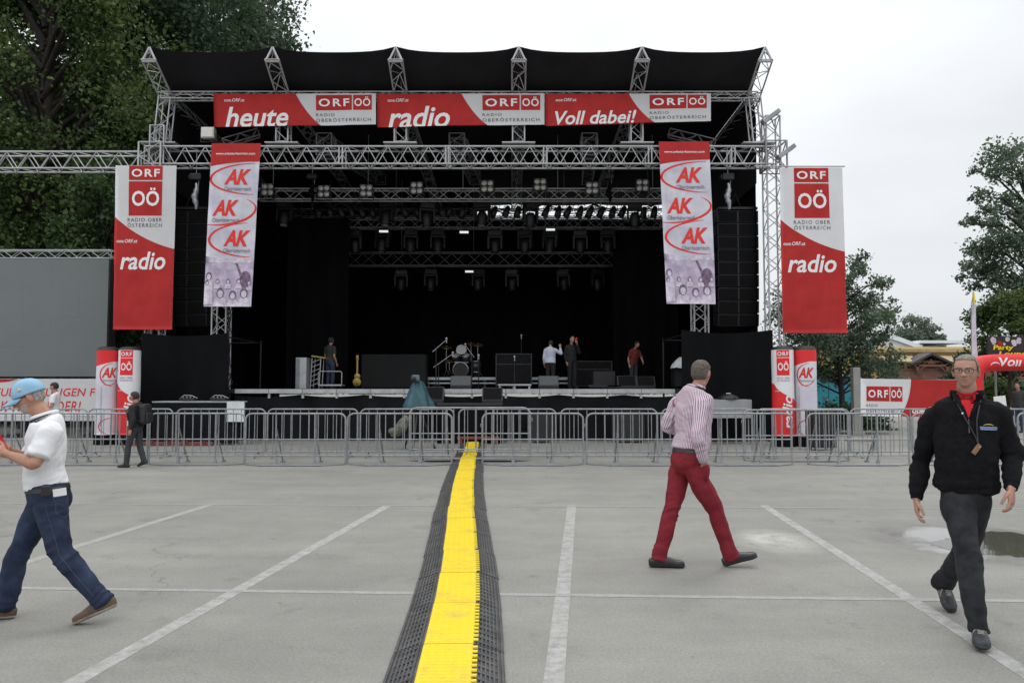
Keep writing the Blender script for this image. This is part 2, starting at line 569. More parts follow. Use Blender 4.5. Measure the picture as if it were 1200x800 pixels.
# ================================================================== SETTING: asphalt, markings, puddle
def asphalt_material():
    m, t, b = node_mat('worn_pale_asphalt')
    N, L = t.nodes.new, t.links.new
    tc = N('ShaderNodeTexCoord')

    def nz(scale, detail=6, rough=0.6, vec=None):
        n = N('ShaderNodeTexNoise')
        n.inputs['Scale'].default_value = scale
        n.inputs['Detail'].default_value = detail
        n.inputs['Roughness'].default_value = rough
        L(vec or tc.outputs['Object'], n.inputs['Vector'])
        return n.outputs['Fac']

    def rng_(src, a, b_, c, d):
        r = N('ShaderNodeMapRange')
        for k, x in zip(('From Min', 'From Max', 'To Min', 'To Max'), (a, b_, c, d)):
            r.inputs[k].default_value = x
        L(src, r.inputs['Value'])
        return r.outputs[0]

    def mul(a, b_):
        q = N('ShaderNodeMath')
        q.operation = 'MULTIPLY'
        for i, x in enumerate((a, b_)):
            if isinstance(x, (int, float)):
                q.inputs[i].default_value = x
            else:
                L(x, q.inputs[i])
        return q.outputs[0]
    big = rng_(nz(0.16, 4), 0.3, 0.7, 0.86, 1.12)
    mid = rng_(nz(1.1, 8, 0.75), 0.3, 0.72, 0.86, 1.10)
    fine = rng_(nz(55, 3, 0.7), 0.3, 0.7, 0.79, 1.19)
    grit = rng_(nz(190, 2, 0.6), 0.3, 0.7, 0.84, 1.15)
    mp = N('ShaderNodeMapping')
    mp.inputs['Scale'].default_value = (0.5, 2.4, 1)
    L(tc.outputs['Object'], mp.inputs[0])
    strk = rng_(nz(0.7, 5, 0.65, mp.outputs[0]), 0.35, 0.7, 0.93, 1.06)
    spots = mul(rng_(nz(2.3, 5, 0.6), 0.62, 0.74, 1.0, 0.74), rng_(nz(0.75, 7, 0.75), 0.56, 0.70, 1.0, 0.80))           # darker stains
    v = mul(mul(mul(big, mid), mul(fine, grit)), mul(spots, strk))
    # hairline cracks
    vo = N('ShaderNodeTexVoronoi')
    vo.feature = 'DISTANCE_TO_EDGE'
    vo.inputs['Scale'].default_value = 0.28
    dn = N('ShaderNodeTexNoise')
    dn.inputs['Scale'].default_value = 1.6
    dn.inputs['Detail'].default_value = 5
    L(tc.outputs['Object'], dn.inputs['Vector'])
    va = N('ShaderNodeVectorMath')
    va.operation = 'MULTIPLY_ADD'
    va.inputs[1].default_value = (0.9, 0.9, 0.9)
    L(dn.outputs['Color'], va.inputs[0])
    L(tc.outputs['Object'], va.inputs[2])
    L(va.outputs[0], vo.inputs['Vector'])
    cr = rng_(vo.outputs['Distance'], 0.0, 0.004, 0.0, 1.0)
    mk = rng_(nz(0.35, 2), 0.48, 0.58, 1.0, 0.66)
    q_ = N('ShaderNodeMix')
    q_.data_type = 'FLOAT'
    L(cr, q_.inputs[0])
    L(mk, q_.inputs[2])
    q_.inputs[3].default_value = 1.0
    cr = q_.outputs[0]
    v = mul(v, cr)
    # small dark spots: oil drips, gum, pebbles
    vo2 = N('ShaderNodeTexVoronoi')
    vo2.inputs['Scale'].default_value = 2.6
    L(va.outputs[0], vo2.inputs['Vector'])
    sz = N('ShaderNodeMath')
    sz.operation = 'MULTIPLY'
    sz.inputs[1].default_value = 0.075
    L(vo2.outputs['Color'], sz.inputs[0])
    df = N('ShaderNodeMath')
    df.operation = 'SUBTRACT'
    L(vo2.outputs['Distance'], df.inputs[0])
    L(sz.outputs[0], df.inputs[1])
    v = mul(v, rng_(df.outputs[0], -0.03, 0.01, 0.70, 1.0))
    # irregular wet patch round the puddle, pale dried spill beside the third line
    wob = N('ShaderNodeTexNoise')
    wob.inputs['Scale'].default_value = 1.5
    wob.inputs['Detail'].default_value = 6
    wob.inputs['Roughness'].default_value = 0.6
    L(tc.outputs['Object'], wob.inputs['Vector'])

    def patch(cx, cy, rx, ry, k, e0, e1):
        a = N('ShaderNodeVectorMath')
        a.operation = 'SUBTRACT'
        a.inputs[1].default_value = (cx, cy, 0)
        L(tc.outputs['Object'], a.inputs[0])
        s_ = N('ShaderNodeVectorMath')
        s_.operation = 'MULTIPLY'
        s_.inputs[1].default_value = (1 / rx, 1 / ry, 0)
        L(a.outputs[0], s_.inputs[0])
        ln = N('ShaderNodeVectorMath')
        ln.operation = 'LENGTH'
        L(s_.outputs[0], ln.inputs[0])
        ad = N('ShaderNodeMath')
        ad.operation = 'MULTIPLY_ADD'
        ad.inputs[1].default_value = k
        L(wob.outputs['Fac'], ad.inputs[0])
        L(ln.outputs['Value'], ad.inputs[2])
        return rng_(ad.outputs[0], e0, e1, 1.0, 0.0)
    c1 = gnd(1142, 634)
    wet = patch(c1.x, c1.y, 1.15, 1.25, 1.3, 1.40, 1.72)
    film = patch(c1.x + 0.02, c1.y, 1.00, 1.15, 1.5, 1.40, 1.56)
    L(film, b.inputs['Coat Weight'])
    b.inputs['Coat Roughness'].default_value = 0.04
    b.inputs['Coat IOR'].default_value = 1.33
    c2 = gnd(905, 632)
    dust = mul(patch(c2.x, c2.y, 0.40, 0.62, 1.6, 1.35, 1.95), rng_(nz(6, 6, 0.7), 0.35, 0.6, 0.25, 1.0))
    v = mul(v, rng_(wet, 0, 1, 1.0, 0.72))
    v = mul(v, rng_(dust, 0, 1, 1.0, 1.75))
    rgh = rng_(wet, 0.0, 1.0, 0.85, 0.30)
    L(rgh, b.inputs['Roughness'])
    cc = N('ShaderNodeCombineColor')
    for i, c in enumerate((0.242, 0.237, 0.217)):
        L(mul(v, c), cc.inputs[i])
    L(cc.outputs[0], b.inputs['Base Color'])
    b.inputs['Specular IOR Level'].default_value = 0.4
    bp = N('ShaderNodeBump')
    bp.inputs['Strength'].default_value = 0.35
    bp.inputs['Distance'].default_value = 0.006
    L(grit, bp.inputs['Height'])
    L(bp.outputs[0], b.inputs['Normal'])
    return m


M['asphalt'] = asphalt_material()


def paint_material(name, col, wear0, wear1, base=(0.238, 0.236, 0.219)):
    m, t, b = node_mat(name)
    N, L = t.nodes.new, t.links.new
    tc = N('ShaderNodeTexCoord')
    n1 = N('ShaderNodeTexNoise')
    n1.inputs['Scale'].default_value = 9
    n1.inputs['Detail'].default_value = 8
    n1.inputs['Roughness'].default_value = 0.75
    L(tc.outputs['Object'], n1.inputs['Vector'])
    mr = N('ShaderNodeMapRange')
    mr.inputs['From Min'].default_value = wear0
    mr.inputs['From Max'].default_value = wear1
    L(n1.outputs['Fac'], mr.inputs['Value'])
    n2 = N('ShaderNodeTexNoise')
    n2.inputs['Scale'].default_value = 90
    L(tc.outputs['Object'], n2.inputs['Vector'])
    mr2 = N('ShaderNodeMapRange')
    mr2.inputs['To Min'].default_value = 0.72
    mr2.inputs['To Max'].default_value = 1.2
    L(n2.outputs['Fac'], mr2.inputs['Value'])
    mx = N('ShaderNodeMix')
    mx.data_type = 'RGBA'
    mx.inputs[6].default_value = (*base, 1)
    mx.inputs[7].default_value = (*col, 1)
    L(mr.outputs[0], mx.inputs[0])
    sc = N('ShaderNodeVectorMath')
    sc.operation = 'SCALE'
    L(mx.outputs[2], sc.inputs[0])
    L(mr2.outputs[0], sc.inputs['Scale'])
    L(sc.outputs[0], b.inputs['Base Color'])
    b.inputs['Roughness'].default_value = 0.8
    return m


M['paint'] = paint_material('worn_white_line_paint', (0.42, 0.42, 0.41), 0.36, 0.68)
M['paint_thin'] = paint_material('faded_line_paint', (0.345, 0.345, 0.335), 0.30, 0.64)
M['paint_ghost'] = paint_material('nearly_gone_line_paint', (0.31, 0.31, 0.30), 0.38, 0.75)
M['dust'] = paint_material('pale_dust_stain', (0.42, 0.415, 0.41), 0.36, 0.66)

g = MB()
nx = 40
g.quad((-400, -30, 0), (400, -30, 0), (400, 800, 0), (-400, 800, 0))
tag(g.build('ground', M['asphalt']), kind='structure')


def strip(name, pts, w0, mat, z=0.0025):
    """painted line along ground points"""
    mb = MB()
    L_, R_ = [], []
    for i, p in enumerate(pts):
        a = pts[max(0, i - 1)]
        b = pts[min(len(pts) - 1, i + 1)]
        t = (V(b) - V(a)).normalized()
        s = V((-t.y, t.x, 0))
        j = w0 * 0.5 * (1 + 0.06 * noise.noise(V((i * 1.7, w0 * 9, z * 100))))
        L_.append(V(p) + s * j)
        R_.append(V(p) - s * j)
    vs = [(p.x, p.y, z) for p in L_ + R_]
    n = len(pts)
    lo = [(p[0], p[1], 0.0) for p in vs]
    m_ = 2 * n
    fs = [(n + i, n + i + 1, i + 1, i) for i in range(n - 1)]
    fs += [(i, i + 1, m_ + i + 1, m_ + i) for i in range(n - 1)] + [(m_ + n + i, m_ + n + i + 1, n + i + 1, n + i) for i in range(n - 1)]
    fs += [(n, 0, m_, m_ + n), (n - 1, 2 * n - 1, m_ + 2 * n - 1, m_ + n - 1)]
    mb.add(vs + lo, fs)
    o = mb.build(name, mat)
    return tag(o, kind='structure')


def gline(a, b, n=14):
    a, b = V(a), V(b)
    return [a.lerp(b, i / n) for i in range(n + 1)]


def extend(a, b, k):
    return b + (b - a) * k


for (p0, p1, wd, mt) in (((455, 592), (85, 800), 0.115, 'paint'), ((670, 592), (649, 800), 0.115, 'paint'),
                         ((895, 592), (1200, 787), 0.115, 'paint')):
    a, b = gnd(*p0), gnd(*p1)
    strip('parking_line', gline(a, extend(a, b, 0.3)), wd, M[mt])
a, b = gnd(250, 590), gnd(20, 662)
strip('parking_line', gline(a, extend(a, b, 0.3)), 0.115, M['paint_thin'])
a, b = gnd(25, 689), gnd(1200, 704)
strip('faded_line', gline(extend(b, a, 0.2), extend(a, b, 0.3), 30), 0.075, M['paint_thin'], 0.004)
a, b = gnd(20, 590), gnd(1200, 596)
strip('faded_line', gline(extend(b, a, 0.2), extend(a, b, 0.3), 30), 0.07, M['paint_ghost'], 0.004)


def blob(name, cx, cy, rx, ry, mat, z, seed, rough=0.35, n=90, extra=()):
    mb = MB()
    pts = []
    for i in range(n):
        a = 2 * math.pi * i / n
        q = 1 + rough * noise.fractal(V((math.cos(a) * 1.3 + seed, math.sin(a) * 1.3, seed)), 0.8, 2.2, 5)
        pts.append((cx + rx * q * math.cos(a), cy + ry * q * math.sin(a), z))
    mb.add([(cx, cy, z)] + pts + [(p[0], p[1], 0.0) for p in pts], [(0, 1 + i, 1 + (i + 1) % n) for i in range(n)] + [(1 + i, 1 + n + i, 1 + n + (i + 1) % n, 1 + (i + 1) % n) for i in range(n)])
    return mb.build(name, mat)


# pale spill on the asphalt and the rain puddle behind the man in black
mw, tw, bw = node_mat('puddle_water')
bw.inputs['Base Color'].default_value = (0.075, 0.075, 0.062, 1)
bw.inputs['Roughness'].default_value = 0.03
bw.inputs['IOR'].default_value = 1.33
_n = tw.nodes.new('ShaderNodeTexNoise')
_n.inputs['Scale'].default_value = 5
_tc = tw.nodes.new('ShaderNodeTexCoord')
tw.links.new(_tc.outputs['Object'], _n.inputs['Vector'])
_b = tw.nodes.new('ShaderNodeBump')
_b.inputs['Strength'].default_value = 0.04
_b.inputs['Distance'].default_value = 0.01
tw.links.new(_n.outputs['Fac'], _b.inputs['Height'])
tw.links.new(_b.outputs[0], bw.inputs['Normal'])
c = gnd(1196, 641)
tag(blob('puddle_water', c.x, c.y - 0.05, 0.66, 0.66, mw, 0.002, 4.4, 0.55), kind='structure')

# ================================================================== STAGE
SX0, SX1 = -8.12, 4.78           # visible width of the stage lip
DK = 1.50                        # deck height
stage = empty('stage', (-1.6, 23.3, 0), 'wide black concert stage with pale metal front edge', 'stage')
mb = MB()
mb.box((-1.6, 29.95, DK - 0.06), (18.0, 13.1, 0.12))
mb.build('deck', M['deck'], stage)
mb = MB()
n = 13
for i in range(n):
    x0 = SX0 + (SX1 - SX0) * i / n
    x1 = SX0 + (SX1 - SX0) * (i + 1) / n
    mb.box(((x0 + x1) / 2, 23.32, DK - 0.055), (x1 - x0 - 0.012, 0.10, 0.125), 0, None, 0.008)
    mb.box((x1, 23.36, DK - 0.19), (0.07, 0.06, 0.14), 0)
mb.build('edge_rail', M['lip'], stage)


def drape(name, x0, x1, z0, z1, y, mat, parent=None, amp=0.035, fold=0.55, seed=0, sag=0.0, dx=0.09, nz_=14, axis='x', toe=0.0):
    """hanging cloth with soft vertical folds; axis 'x' runs across, 'y' runs in depth at x = y"""
    mb = MB()
    nxs = max(4, int(abs(x1 - x0) / dx))
    vs = []
    for j in range(nz_ + 1):
        t = j / nz_
        for i in range(nxs + 1):
            k = i / nxs
            x = x0 + (x1 - x0) * k
            top = z1 - sag * (abs(math.sin(k * math.pi * max(1, round(abs(x1 - x0) / 2.0)))))
            z = z0 + (top - z0) * t
            ph = x / fold * 2 * math.pi + 1.8 * noise.noise(V((x * 0.6, z * 0.25, seed)))
            d = amp * (1.15 - 0.6 * t) * (0.6 * math.sin(ph) + 0.9 * noise.noise(V((x * 1.9, z * 0.5, seed + 4))) +
                                        0.5 * noise.noise(V((x * 1.1, z * 1.6, seed + 9))))
            d -= toe * (1 - t)
            vs.append((x, y + d, z) if axis == 'x' else (y + d, x, z))
    fs = []
    m = nxs + 1
    for j in range(nz_):
        for i in range(nxs):
            fs.append((j * m + i, j * m + i + 1, (j + 1) * m + i + 1, (j + 1) * m + i))
    mb.add(vs, fs, 0, True)
    return mb.build(name, mat, parent, None if parent else ((x0 + x1) / 2 if axis == 'x' else y, y if axis == 'x' else (x0 + x1) / 2, z0))


drape('skirt', SX0 - 0.02, SX1 + 0.4, 0.02, DK - 0.16, 23.36, M['skirt'], stage, 0.05, 1.3, 2, 0.06)
# steps and low podium in front of the stage centre
pod = empty('podium', (-1.2, 22.5, 0), 'black low podium standing in front of the stage centre behind the cable ramp', 'podium')
mb = MB()
mb.box((-1.18, 22.62, 1.08), (1.84, 1.1, 0.06), 0, None, 0.01)
mb.build('top_board', M['deck'], pod)
drape('skirt', -2.08, -0.28, 0.02, 1.05, 22.06, M['wingcloth'], pod, 0.015, 0.9, 12)
mb = MB()
for x in (-2.04, -0.32):
    for y in (22.16, 23.1):
        mb.tube((x, y, 0), (x, y, 1.06), 0.024, 8)
mb.build('frame', M['alu_dull'], pod)

# side wings that carry the hanging loudspeakers
for (x0, x1, zz0, lab) in ((-10.75, -8.2, 3.14, 'tall black gauze clad wing left of the stage under the red and white banner'),
                           (4.90, 7.55, 3.22, 'tall black gauze clad wing right of the stage behind the striped shirt man')):
    e = empty('stage_wing', ((x0 + x1) / 2, 24.2, 0), lab, 'stage wing', 'black wings beside the stage')
    drape('cladding', x0, x1, 0.03, zz0, 22.95, M['wingcloth'], e, 0.03, 1.1, x0, 0.10)
    mb = MB()
    for x in (x0 + 0.1, x1 - 0.1):
        for y in (23.1, 26.2):
            mb.tube((x, y, 0), (x, y, zz0 - 0.06), 0.03, 8)
    for z in (1.4, zz0 - 0.12):
        mb.tube((x0 + 0.1, 23.1, z), (x1 - 0.1, 23.1, z), 0.024, 8)
        mb.tube((x0 + 0.1, 26.2, z), (x1 - 0.1, 26.2, z), 0.024, 8)
        for x in (x0 + 0.1, x1 - 0.1):
            mb.tube((x, 23.1, z), (x, 26.2, z), 0.024, 8)
    mb.build('scaffold', M['blackmetal'], e)
    mb = MB()
    mb.box(((x0 + x1) / 2, 24.7, 1.45), (x1 - x0 - 0.1, 3.0, 0.08))
    mb.build('platform', M['deck'], e)

# black drapes closing the stage box
tag(drape('back_drape', -11.3, 8.1, DK, 9.3, 36.3, M['blackcloth'], None, 0.07, 0.7, 5, 0, 0.16, 10),
    'plain black drape closing the back of the stage', 'curtain')
tag(drape('side_drape', 24.3, 36.6, 0.2, 10.5, -10.72, M['blackcloth'], None, 0.06, 0.7, 6, 0, 0.16, 10, 'y'),
    'black side drape closing the left flank of the stage', 'curtain')
tag(drape('side_drape', 24.3, 36.6, 0.2, 10.5, 7.58, M['blackcloth'], None, 0.06, 0.7, 7, 0, 0.16, 10, 'y'),
    'black side drape closing the right flank of the stage', 'curtain')
tag(drape('sky_block_drape', -10.9, -1.6, 8.6, 10.4, 35.9, M['blackcloth'], None, 0.05, 0.7, 25, 0, 0.2, 6),  # added drape: blocks the bright sky in the left part of the gap
    'black drape added to block bright sky in the rear left roof gap', 'curtain')
tag(drape('wing_drape', -8.4, -6.1, DK, 7.9, 29.5, M['blackcloth'], None, 0.08, 0.6, 15, 0, 0.1, 10),
    'narrow black drape hanging inside the stage on the left', 'curtain')
tag(drape('wing_drape', 3.9, 6.4, DK, 7.9, 30.5, M['blackcloth'], None, 0.08, 0.6, 16, 0, 0.1, 10),
    'narrow black drape hanging inside the stage on the right', 'curtain')

# ------------------------------------------------------------------ roof
roof = empty('stage_roof', (-1.6, 24.0, 8.8), 'black canvas stage roof with silver lattice rafters tipping up at the front', 'stage roof')
XI = [0.2 + 3.58 * k for k in (-3, -2, -1, 0, 1, 2)]
PROF = [(22.55, 11.42), (23.2, 11.02), (23.9, 10.66), (25.2, 10.62), (28, 10.55), (32, 10.4), (36.4, 10.0)]
mb = MB()
NS = 10
vs, cols = [], []
xs_list = []
for i in range(5):
    for k in range(NS + (1 if i == 4 else 0)):
        xs_list.append((XI[i] + 3.58 * k / NS, k / NS if k < NS else 0.0))
for (y, z) in PROF:
    for (x, k) in xs_list:
        sag = 0.13 * (1 - (abs(2 * k - 1)) ** 4) if 0 < k < 1 else 0
        sagy = 0.10 * math.sin(math.pi * k)
        vs.append((x, y + (sagy if y < 23 else sagy * 0.3), z - sag * (1.0 if y < 24 else 0.6) + 0.02))
m = len(xs_list)
for j in range(len(PROF) - 1):
    for i in range(m - 1):
        mb.add([vs[j * m + i], vs[j * m + i + 1], vs[(j + 1) * m + i + 1], vs[(j + 1) * m + i]], [(0, 1, 2, 3)], 0, True)
# folded-down flanks at both ends
for x in (XI[0], XI[-1]):
    sgn = -1 if x < 0 else 1
    pts = [(x, y, z) for y, z in PROF[2:]]
    lo = [(x + sgn * 0.10, y, z - 2.9) for y, z in PROF[2:]]
    mid = [(x + sgn * 0.12, y, z - 0.9) for y, z in PROF[2:]]
    for a_, b_ in ((pts, mid), (mid, lo)):
        for i in range(len(pts) - 1):
            mb.quad(a_[i], a_[i + 1], b_[i + 1], b_[i])
canopy = mb.build('canopy', M['blackcanvas'], roof)
bmx = bmesh.new()
bmx.from_mesh(canopy.data)
bmesh.ops.remove_doubles(bmx, verts=bmx.verts[:], dist=0.002)
bmx.to_mesh(canopy.data)
bmx.free()
for x in XI:
    mb = MB()
    rp = [(22.6, 11.20), (24.0, 10.44), (28.0, 10.34), (32.0, 10.2), (36.3, 9.8)]
    for (a_, b_) in zip(rp[:-1], rp[1:]):
        truss(mb, (x, a_[0], a_[1]), (x, b_[0], b_[1]), 0.40, 0.36, 0.026, 0.014, 0.42, tri=True)
    tip = V((x, 22.58, 11.2))
    mb.tube(tip + V((-0.2, -0.02, -0.20)), tip + V((0, -0.02, 0.22)), 0.035, 7)
    mb.tube(tip + V((0.2, -0.02, -0.20)), tip + V((0, -0.02, 0.22)), 0.035, 7)
    mb.tube(tip + V((-0.2, -0.02, -0.20)), tip + V((0.2, -0.02, -0.20)), 0.035, 7)
    mb.build('rafter', M['alu'], roof)
for i, x in enumerate(XI):
    mb = MB()
    xb = x + (-0.12 if i == 0 else 0.12 if i == 5 else 0)
    truss(mb, (xb, 23.8, 8.98), (x, 23.8, 10.36), 0.36, 0.36, 0.024, 0.013, 0.34, up=(0, 1, 0))
    mb.box((xb, 23.8, 8.93), (1.0, 0.5, 0.035), 0)
    mb.box((xb, 23.8, 8.85), (1.0, 0.06, 0.06), 0)
    mb.build('post', M['alu'], roof)
mb = MB()
truss(mb, (XI[0] - 0.1, 23.72, 10.40), (XI[-1] + 0.1, 23.72, 10.40), 0.24, 0.20, 0.022, 0.011, 0.34)
mb.build('eaves_girder', M['alu'], roof)
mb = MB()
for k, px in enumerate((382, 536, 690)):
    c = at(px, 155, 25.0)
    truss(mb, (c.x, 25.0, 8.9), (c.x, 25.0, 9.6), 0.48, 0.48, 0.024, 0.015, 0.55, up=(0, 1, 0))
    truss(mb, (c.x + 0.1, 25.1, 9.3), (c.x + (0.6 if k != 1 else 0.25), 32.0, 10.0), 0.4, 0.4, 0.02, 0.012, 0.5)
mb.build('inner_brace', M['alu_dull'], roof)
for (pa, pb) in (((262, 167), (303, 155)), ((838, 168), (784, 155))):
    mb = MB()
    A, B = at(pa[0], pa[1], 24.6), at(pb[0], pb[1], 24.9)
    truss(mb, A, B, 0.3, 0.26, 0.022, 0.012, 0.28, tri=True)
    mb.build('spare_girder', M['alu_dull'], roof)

# ------------------------------------------------------------------ main girder, its extension, towers
mt = MB()
truss(mt, (-11.05, 23.76, 8.52), (7.85, 23.76, 8.52), 0.52, 0.53, 0.032, 0.017, 0.305)
for x in (-8.4, -5.2, -2.0, 0.95, 4.1, 6.6):
    for y in (23.5, 24.02):
        mt.tube((x, y, 8.25), (x, y, 8.79), 0.024, 6)
        mt.tube((x + 0.1, y, 8.25), (x + 0.1, y, 8.79), 0.024, 6)
tag(mt.build('main_girder', M['alu'], None, (-1.6, 23.76, 8.52)), 'long silver lattice girder spanning the whole stage front above the banners', 'girder')
mt = MB()
truss(mt, (-16.5, 23.7, 8.36), (-11.12, 23.7, 8.36), 0.48, 0.50, 0.030, 0.016, 0.33)
tag(mt.build('side_girder', M['alu'], None, (-13.8, 23.7, 8.36)), 'silver lattice girder reaching left from the stage in front of dark trees', 'girder')


def tower(px, ztop, y, lab, base=0.0, w_=0.42):
    c = at(px, 300, y)
    e = empty('tower', (c.x, y, base), lab, 'lattice tower', 'lattice towers holding up the stage girder')
    mb = MB()
    truss(mb, (c.x, y, base + 0.06), (c.x, y, ztop), w_, w_, 0.027, 0.014, 0.34, up=(0, 1, 0))
    mb.build('mast', M['alu'], e)
    mb = MB()
    mb.box((c.x, y, base + 0.03), (0.75, 0.75, 0.05), 0, None, 0.01)
    for sx in (-0.3, 0.3):
        for sy in (-0.3, 0.3):
            mb.tube((c.x + sx, y + sy, base), (c.x + sx, y + sy, base + 0.09), 0.03, 8)
    mb.build('foot_plate', M['galv'], e)
    return e


e = tower(906, 9.75, 23.75, 'tall silver lattice tower at the right end of the stage beside the big banner')
sleeve = MB()
c = at(906, 180, 23.75)
truss(sleeve, (c.x, 23.75, 8.1), (c.x, 23.75, 8.95), 0.62, 0.62, 0.03, 0.018, 0.42, up=(0, 1, 0))
for px, py in ((903, 137), (921, 178)):
    q = at(px, py, 23.45)
    fb_ = MB()
    fb_.box(tuple(q), (0.62, 0.25, 0.13), 0, Matrix.Rotation(R(-36), 3, 'Y'), 0.02)
    fb_.tube(q, (c.x, 23.6, q.z - 0.25), 0.02, 6)
    fb_.build('side_panel', M['alu_dull'], e)
sleeve.build('sleeve_block', M['alu_dull'], e)
e = tower(184, 9.45, 23.75, 'tall silver lattice tower at the left end of the stage behind the red banner')
sleeve = MB()
c = at(181, 184, 23.75)
truss(sleeve, (c.x, 23.75, 8.05), (c.x, 23.75, 8.9), 0.66, 0.66, 0.03, 0.018, 0.42, up=(0, 1, 0))
sleeve.build('sleeve_block', M['alu'], e)
tower(261, 8.2, 23.72, 'silver lattice tower under the left narrow banner at the stage edge')
tower(819, 8.2, 23.72, 'silver lattice tower under the right narrow banner at the stage edge')
# cable loom on the left inner tower
mb = MB()
for k in range(3):
    pts = []
    for i in range(26):
        z = 6.5 - i * 0.2
        q = at(269 + 2.5 * math.sin(i * 1.3 + k * 2), 300, 23.4)
        pts.append((q.x + 0.10 * noise.noise(V((i * 0.4, k * 5.0, 0))) + 0.03 * k, 23.42 - 0.02 * k, z))
    mb.path(pts, 0.016, 6)
tag(mb.build('cable_bundle', M['blackplastic'], None, (-8.3, 23.4, 4)), 'bundle of black cables hanging down the left inner tower', 'cable')

# ------------------------------------------------------------------ lighting girders and lamps
def light_girder(px0, px1, py, d, h, lab, mat, bay=0.42):
    A, B = at(px0, py, d), at(px1, py, d)
    B.z = A.z
    mb = MB()
    truss(mb, A, B, 0.36, h, 0.025, 0.014, bay)
    for x in np.linspace(A.x + 0.5, B.x - 0.5, 5):
        mb.tube((x, d, A.z + h / 2), (x, d, 10.25), 0.010, 5)
    tag(mb.build('lighting_girder', M[mat], None, (A + B) / 2), lab, 'girder', 'girders carrying the stage lamps')
    return A.z


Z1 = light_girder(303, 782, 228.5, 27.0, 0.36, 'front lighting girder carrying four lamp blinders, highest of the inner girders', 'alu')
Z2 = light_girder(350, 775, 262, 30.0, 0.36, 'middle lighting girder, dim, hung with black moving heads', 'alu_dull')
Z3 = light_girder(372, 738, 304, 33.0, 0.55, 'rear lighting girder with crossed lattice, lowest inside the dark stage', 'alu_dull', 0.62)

light_girder(340, 790, 250, 35.3, 0.34, 'added rearmost girder breaking up the white daylight gap under the roof', 'alu_dull', 0.42)  # added girder without lamps, put here to break up the white sky strip
# four-lamp blinders
bl = empty('blinder_lamp', (0, 0, 0), 'x', 'stage lamp', 'four lamp blinders on the front lighting girder')
mb = MB()
mb.box((0, 0.06, 0), (0.44, 0.12, 0.44), 0, None, 0.015)
mb.box((0, 0.02, 0), (0.46, 0.04, 0.02), 0)
mb.build('housing', M['blackmetal'], bl)
mb = MB()
mb.tube((-0.25, 0.06, 0), (-0.25, 0.06, -0.32), 0.014, 6)
mb.tube((0.25, 0.06, 0), (0.25, 0.06, -0.32), 0.014, 6)
mb.tube((-0.25, 0.06, -0.32), (0.25, 0.06, -0.32), 0.014, 6)
mb.build('yoke', M['blackmetal'], bl)
for sx in (-1, 1):
    for sz in (-1, 1):
        mb = MB()
        mb.lathe((sx * 0.105, 0.0, sz * 0.105), [(0.0, 0.035), (0.05, 0.03), (0.085, 0.012), (0.095, -0.005), (0.1, 0.0)], 16, 0, (0, -1, 0))
        mb.build('lamp', M['glass_lens'], bl)
BL = [(313, 222, 'leftmost'), (379, 224, 'second from the left'), (429, 223, 'third from the left'), (488, 220, 'fourth from the left'),
      (571, 218, 'fifth from the left'), (633, 216, 'third from the right'), (694, 220, 'second from the right'), (753, 217, 'rightmost')]
for i, (px, py, wd) in enumerate(BL):
    q = at(px, py, 26.72)
    o = bl if i == 0 else dup(bl, q)
    o.location = q
    o['label'] = f'four lens blinder lamp on the front lighting girder, {wd} of eight'
    o.rotation_euler = (0, 0, random.uniform(-0.12, 0.12))

# moving heads hanging under the girders
mh = empty('moving_head', (0, 0, 0), 'x', 'stage lamp')
mb = MB()
mb.box((0, 0, -0.09), (0.40, 0.30, 0.16), 0, None, 0.02)
mb.tube((-0.12, 0, 0), (-0.12, 0, 0.08), 0.02, 6)
mb.tube((0.12, 0, 0), (0.12, 0, 0.08), 0.02, 6)
mb.build('base', M['blackplastic'], mh)
mb = MB()
for s in (-1, 1):
    mb.box((s * 0.20, 0, -0.36), (0.06, 0.14, 0.42), 0, None, 0.015)
mb.box((0, 0, -0.20), (0.40, 0.14, 0.06), 0, None, 0.015)
mb.build('yoke', M['blackplastic'], mh)
mb = MB()
mb.lathe((0, 0, -0.44), [(0.0, 0.17), (0.10, 0.16), (0.14, 0.08), (0.15, -0.02), (0.125, -0.20), (0.12, -0.26), (0.0, -0.25)], 18)
hd = mb.build('head', M['blackplastic'], mh)
mb = MB()
mb.lathe((0, 0, -0.44), [(0.0, -0.262), (0.07, -0.266), (0.108, -0.256)], 18)
ln = mb.build('lens', M['glass_lens'], hd)
ln.location = (0, 0, 0)
FR = [(335, 240), (455, 240), (500, 240), (566, 240), (622, 240), (744, 240)]
first = True
for i, (px, py) in enumerate(FR):
    q = at(px, 238, 28.0)
    lab = f'large black moving head hanging below the front lighting girder, {["leftmost", "second from the left", "third from the left", "third from the right", "second from the right", "rightmost"][i]}'
    o = mh if first else dup(mh, q, 0, lab)
    first = False
    o.location = q
    o['label'] = lab
    o['group'] = 'large moving heads below the front girder'
    o.rotation_euler = (R(random.uniform(-15, 15)), 0, random.uniform(-0.5, 0.5))
    o.scale = (1.25, 1.25, 1.25)
for i, px in enumerate((383, 415, 449, 481, 513, 580, 615, 645, 680, 712)):
    q = at(px, 270, 30.0)
    o = dup(mh, q, 0, 'dim black moving head hanging below the middle lighting girder')
    o['group'] = 'dim moving heads below the middle girder'
    o.rotation_euler = (R(random.uniform(-12, 12)), 0, random.uniform(-0.5, 0.5))
for i, px in enumerate((400, 470, 505, 560, 600, 660, 700)):
    q = at(px, 316, 33.0)
    o = dup(mh, q, 0, 'barely visible moving head hanging below the rear lighting girder')
    o['group'] = 'dim moving heads below the rear girder'
    o.rotation_euler = (R(random.uniform(-12, 12)), 0, random.uniform(-0.5, 0.5))

